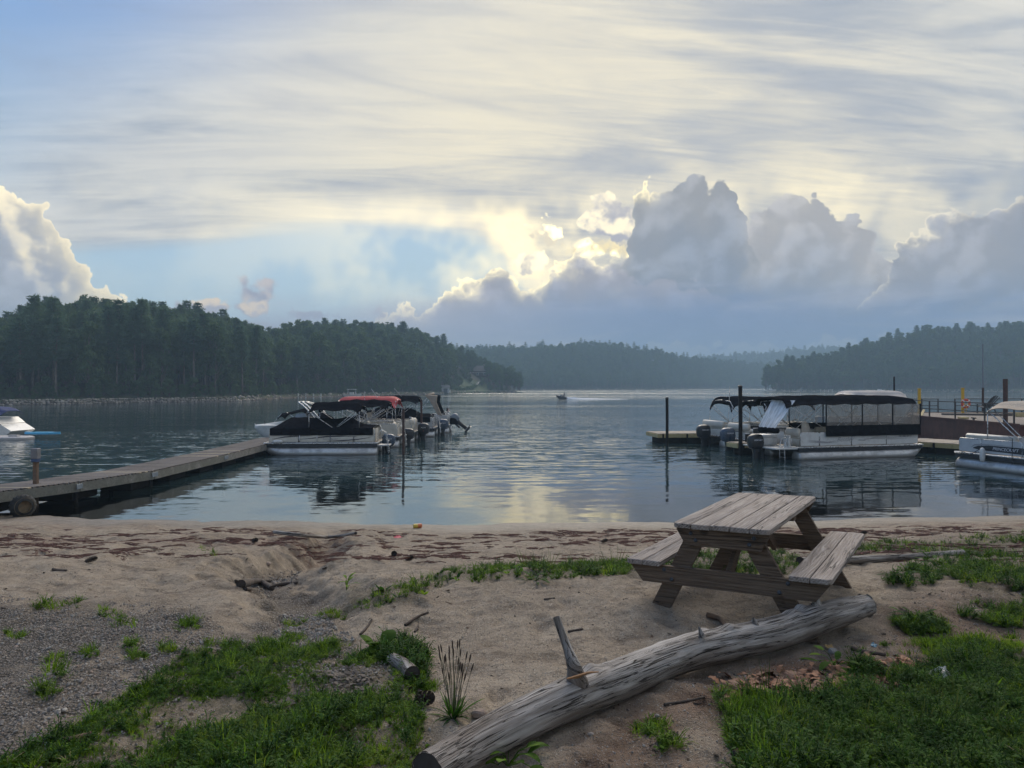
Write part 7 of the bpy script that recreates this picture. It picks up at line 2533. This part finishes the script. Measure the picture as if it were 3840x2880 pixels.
def shore_rocks():
    rng = np.random.default_rng(62)
    Ps = []
    for key, a, b, n in (('E', 2875, 3950, 420), ('A', 890, 1930, 260), ('C', 1940, 2860, 160)):
        aa = rng.uniform(px_az(a), px_az(b), n)
        x, y, z = HILLS[key].pos(aa, rng.uniform(-.03, .012, n))
        Ps.append(np.stack([x, y, np.maximum(z, 0.05)], 1))
    P = np.concatenate(Ps)
    k = len(P)
    scatter('shore_rocks', P, rng.random((k, 3)) * 6.28 * [.1, .1, 1], rng.uniform(.2, .65, k), rng.integers(0, 5, k), proto_coll('bankrocks', [rock_mesh(720 + j, M_WALLST, 'bank_rock', 1) for j in range(5)]), 'rocks along the far waterline')
shore_rocks()

def house(name, px, py, w, dpt, hgt, yaw, label, wall, roofc, nwin=3):
    p = on_hill(px, py)
    r = empty(name, p - Vector((0, 0, .4)), yaw, label=label, cat='house')
    MB().box((0, 0, hgt / 2), (w, dpt, hgt)).build('wall', wall, r)
    rf = MB().prism([(-dpt / 2 - .5, 0), (dpt / 2 + .5, 0), (0, dpt * .42)], w + .8, Matrix.Translation((0, 0, hgt)) @ Matrix.Rotation(R(90), 4, 'Z'))
    ro = rf.build('roof', roofc, r)
    MB().box((w * .25, .3, hgt + dpt * .42), (.7, .7, 1.2)).build('chimney', M_WALLST, ro)
    for k in range(nwin):
        x = -w / 2 + w * (k + .5) / nwin
        for z in ((hgt * .28, hgt * .72) if hgt > 4 else (hgt * .55,)):
            f = MB().box((x, -dpt / 2 - .04, z), (1.3, .08, 1.3)).build('window', M_WHITE, r)
            MB().box((x, -dpt / 2 - .07, z), (1.06, .06, 1.06)).build('pane', mat('window_glass', color=(.10, .12, .14), rough=.1, var=.05), f)
    dk = MB().box((0, -dpt / 2 - 1.3, hgt * .42), (w * .9, 2.4, .18))
    o = dk.build('deck', M_TLEG, r)
    for k in range(5):
        MB().bar((-w * .43 + k * w * .215, -dpt / 2 - 2.4, -1.0), (-w * .43 + k * w * .215, -dpt / 2 - 2.4, hgt * .42 + 1.0), .14, .14).build('deck_post', M_TLEG, o)
    MB().box((0, -dpt / 2 - 2.4, hgt * .42 + .95), (w * .9, .08, .1)).build('deck_rail', M_WHITE, o)
    return r
M_BROWNWALL = mat('brown_siding', color=(.10, .068, .050), rough=.85, var=.2)
M_GREYROOF = mat('grey_roof', color=(.15, .145, .15), rough=.9, var=.2)
house('house', 1640, 1398, 9.5, 7, 5.2, R(12), 'brown two storey house with white windows among trees left of the lawn', M_BROWNWALL, M_GREYROOF)
house('house', 1795, 1412, 10.5, 6.5, 3.0, R(-8), 'low brown house with a brown roof among trees above the far lawn', M_BROWNWALL, mat('brown_roof', color=(.12, .10, .09), rough=.9))

def lawn_path():
    pts = [on_hill(*q) for q in ((1715, 1461), (1745, 1459), (1768, 1455), (1780, 1448), (1788, 1440), (1793, 1434), (1800, 1431))]
    mb = MB()
    v, f = [], []
    for i, p in enumerate(pts):
        d = (pts[min(i + 1, len(pts) - 1)] - pts[max(i - 1, 0)]); d.z = 0
        s = d.normalized().cross(Vector((0, 0, 1))) * .7
        v += [p - s + Vector((0, 0, .12)), p + s + Vector((0, 0, .12))]
        if i:
            f.append((2 * i - 2, 2 * i, 2 * i + 1, 2 * i - 1))
    o = mb.add(v, f).build('path', mat('pale_path', color=(.42, .41, .40), rough=.9))
    tag(o, 'pale path climbing the far lawn', kind='structure')
    hd = empty('hedge', on_hill(1740, 1462), label='dark clipped hedge along the foot of the far lawn', cat='hedge')
    rng = np.random.default_rng(8)
    C = []
    hp = [on_hill(px, py) - hd.location for px, py in ((1705, 1464), (1740, 1463), (1770, 1459), (1785, 1450))]
    for i in range(3):
        for t in rng.random(160):
            C.append(np.array(hp[i].lerp(hp[i + 1], t)) + rng.normal(0, .45, 3) + [0, 0, .7])
    C = np.array(C)
    u = rand_dirs(len(C), rng) * .35; w = rand_dirs(len(C), rng) * .3
    V, F = quads(C, u, w)
    link('foliage', np_mesh('foliage', V, F, M_LEAF, False), hd)
lawn_path()
for k, (px, py, sc, lab) in enumerate([(1712, 1436, .55, 'round shrub on the upper left of the far lawn'), (1722, 1450, .62, 'small leafy tree on the far lawn left of the path'), (1750, 1420, .6, 'shrub just below the low brown house on the far lawn'), (1762, 1432, .5, 'shrub in the middle of the far lawn'), (1690, 1462, .7, 'leafy tree at the foot of the far lawn by the boathouse'), (1808, 1444, .5, 'shrub at the top of the path on the far lawn'), (1740, 1408, .8, 'leafy tree at the top of the far lawn'), (1700, 1420, .8, 'leafy tree on the far lawn below the two storey house'), (1835, 1462, .5, 'shrub at the right edge of the far lawn')]):
    q = on_hill(px, py)
    r = empty('shrub' if sc < .6 else 'broadleaf_tree', q - Vector((0, 0, .2)), px * 1.3, label=lab, cat='shrub' if sc < .6 else 'tree', group='trees and shrubs on the far lawn')
    r.scale = (sc, sc, sc * .9)
    tm, cm = BROADS[3]
    link('trunk', tm, r); link('crown', cm, r)

def boathouse():
    p = on_hill(1670, 1474)
    r = empty('boathouse', p, R(8), label='tiny pale boathouse at the water below the far lawn', cat='shed')
    MB().box((0, 0, 1.1), (3.0, 2.6, 2.2)).build('wall', M_SILVER, r)
    MB().prism([(-1.6, 0), (1.6, 0), (0, .8)], 3.4, Matrix.Translation((0, 0, 2.2)) @ Matrix.Rotation(R(90), 4, 'Z')).build('roof', M_GREYROOF, r)
    MB().box((0, -1.33, .9), (1.6, .06, 1.7)).build('door', M_NAVY, r)
    for k in range(2):
        c = on_hill(1681 + 5 * k, 1475)
        o = empty('shore_chair', c, label='tiny white chair on the bank beside the far boathouse', cat='chair', group='white chairs by the far boathouse')
        MB().box((0, 0, .4), (.8, .8, .14), b=.02).build('seat', M_WHITE, o); MB().box((0, .35, .9), (.8, .12, 1.0), b=.02).build('backrest', M_WHITE, o)
        for sx in (-.33, .33):
            for sy in (-.33, .33):
                MB().box((sx, sy, .1), (.1, .1, .5)).build('leg', M_WHITE, o)
boathouse()

def far_boat(px, d, L, label, rz=0.0, top=False):
    p = Vector(((px - 1920) / FPX * d, d, 0))
    r = empty('far_boat', p, rz, label=label, cat='boat', group='small boats on the far shores')
    secs = []
    for x, hw, zk, zs in [(-.5, .18, -.1, .13), (-.2, .2, -.12, .13), (.15, .18, -.1, .15), (.38, .10, 0, .17), (.5, .01, .14, .18)]:
        secs.append([(x * L, -hw * L, zs * L), (x * L, -hw * L * .7, zk * L * .4), (x * L, 0, zk * L * .8), (x * L, hw * L * .7, zk * L * .4), (x * L, hw * L, zs * L)])
    MB().loft(secs).build('hull', M_WHITE, r, 40)
    MB().box((-.05 * L, 0, .19 * L), (.22 * L, .26 * L, .12 * L), b=.05).build('cabin', M_WHITE, r)
    if top:
        MB().box((-.05 * L, 0, .42 * L), (.5 * L, .34 * L, .03 * L), b=.02).build('roof', M_WHITE, r)
        for sx in (-.25, .18):
            for sy in (-.14, .14):
                MB().bar((sx * L, sy * L, .13 * L), (sx * L, sy * L, .42 * L), .06, .06).build('post', M_TUBE, r)
far_boat(1322, 200, 5.0, 'white boat with a flat roof moored under the far wooded hill', .1, True)
far_boat(1272, 204, 4.0, 'low white boat moored left of a roofed one under the far hill', 0)
far_boat(3300, 352, 6.0, 'white boat moored on the far shore above the pale rounded top', .2)
far_boat(2892, 425, 6.0, 'white boat lying off the tip of the dark wooded point', 0)
def far_dock(px, d, L, label):
    r = empty('far_dock', ((px - 1920) / FPX * d, d, 0), label=label, cat='dock')
    MB().box((0, 0, .5), (L, 2.0, .18)).build('deck', M_DECKPL, r)
    for k in range(4):
        MB().bar((-L / 2 + L * k / 3, -.9, -1), (-L / 2 + L * k / 3, -.9, 1.2), .2, .2).build('pile', M_WHITE, r)
far_dock(1165, 172, 5.5, 'low pale dock at the end of the far seawall')
far_dock(3097, 410, 7.0, 'small dock with white piles at the foot of the dark wood')
mooring_pile(3353, 1415, 47.0, rad=.05, label='thin black pile sticking up behind the pale rounded top')

# ------------------------------------------------------------------ jet ski and rider
def jet_ski():
    d = 163.0
    x = (2108 - 1920) / FPX * d
    r = empty('jet_ski', (x, d, .05), R(180), label='dark jet ski speeding across the middle of the lake', cat='jet ski')
    r.rotation_euler = (0, R(-9), R(180))
    secs = []
    for q, hw, zk, zs in [(-1.15, .42, -.18, .42), (-.4, .52, -.22, .48), (.4, .50, -.2, .55), (1.0, .32, -.02, .62), (1.35, .10, .25, .66), (1.45, .02, .45, .66)]:
        secs.append([(q, -hw, zs), (q, -hw * .8, zk + .2), (q, 0, zk), (q, hw * .8, zk + .2), (q, hw, zs), (q, 0, zs + .06)])
    MB().loft(secs).build('hull', M_BLACKPL, r, 40)
    MB().loft([superell(-.5, .45, 1.1, .42), superell(-.5, .72, 1.0, .32)]).build('seat', M_GREYPL, r, 40)
    MB().loft([superell(.45, .5, .8, .5), superell(.35, .95, .3, .25)]).build('steering_cowl', M_GREYPL, r, 40)
    MB().tube([(.25, -.35, 1.0), (.35, 0, .98), (.25, .35, 1.0)], .03, 6).build('handlebar', M_BLACKPL, r)
    # rider: one skinned body
    V = [(-.45, 0, .82), (-.42, 0, 1.12), (-.34, 0, 1.38), (-.28, 0, 1.52), (-.24, 0, 1.68),
         (-.36, .20, 1.36), (-.10, .30, 1.16), (.18, .28, 1.04), (-.36, -.20, 1.36), (-.10, -.30, 1.16), (.18, -.28, 1.04),
         (-.38, .14, .80), (.02, .30, .78), (-.12, .34, .38), (-.38, -.14, .80), (.02, -.30, .78), (-.12, -.34, .38)]
    Ed = [(0, 1), (1, 2), (2, 3), (3, 4), (2, 5), (5, 6), (6, 7), (2, 8), (8, 9), (9, 10), (0, 11), (11, 12), (12, 13), (0, 14), (14, 15), (15, 16)]
    rad = [.16, .16, .17, .07, .12, .075, .055, .045, .075, .055, .045, .11, .085, .06, .11, .085, .06]
    me = bpy.data.meshes.new('person')
    me.from_pydata(V, Ed, [])
    o = link('person', me, None, (x, d, .05))
    o.rotation_euler = (0, R(-9), R(180))
    md = o.modifiers.new('skin', 'SKIN')
    for k, q in enumerate(rad):
        me.skin_vertices[0].data[k].radius = (q, q)
    me.skin_vertices[0].data[0].use_root = True
    sb = o.modifiers.new('sub', 'SUBSURF'); sb.levels = 1; sb.render_levels = 1
    me.materials.append(mat('dark_vest', color=(.05, .055, .07), rough=.8, var=.2))
    tag(o, 'person in a dark vest riding the jet ski', 'person')
    # foam
    rng = np.random.default_rng(3)
    nx, ny = 240, 16
    U, W = np.meshgrid(np.linspace(0, 1, nx), np.linspace(-1, 1, ny))
    X = x + .9 + 24 * U ** 1.25
    Y = d + W * (.35 + 1.9 * U ** .6)
    Z = (.02 + (1 - np.abs(W)) * (.60 * np.exp(-U * 5) + .16 * (1 - U))) * (0.55 + .75 * np.abs(fbm(X, Y * 1.4, 1.5, 4, 9))) + .01 - .25 * U ** 3 - .06 * np.abs(W) ** 4
    f = link('wake', np_mesh('wake', np.stack([X, Y, Z], -1).reshape(-1, 3), grid_faces(ny, nx), mat('foam', color=(.70, .72, .74), rough=.9, var=.08, vscale=1.5)))
    tag(f, 'white foam trailing behind the jet ski', kind='stuff')
jet_ski()
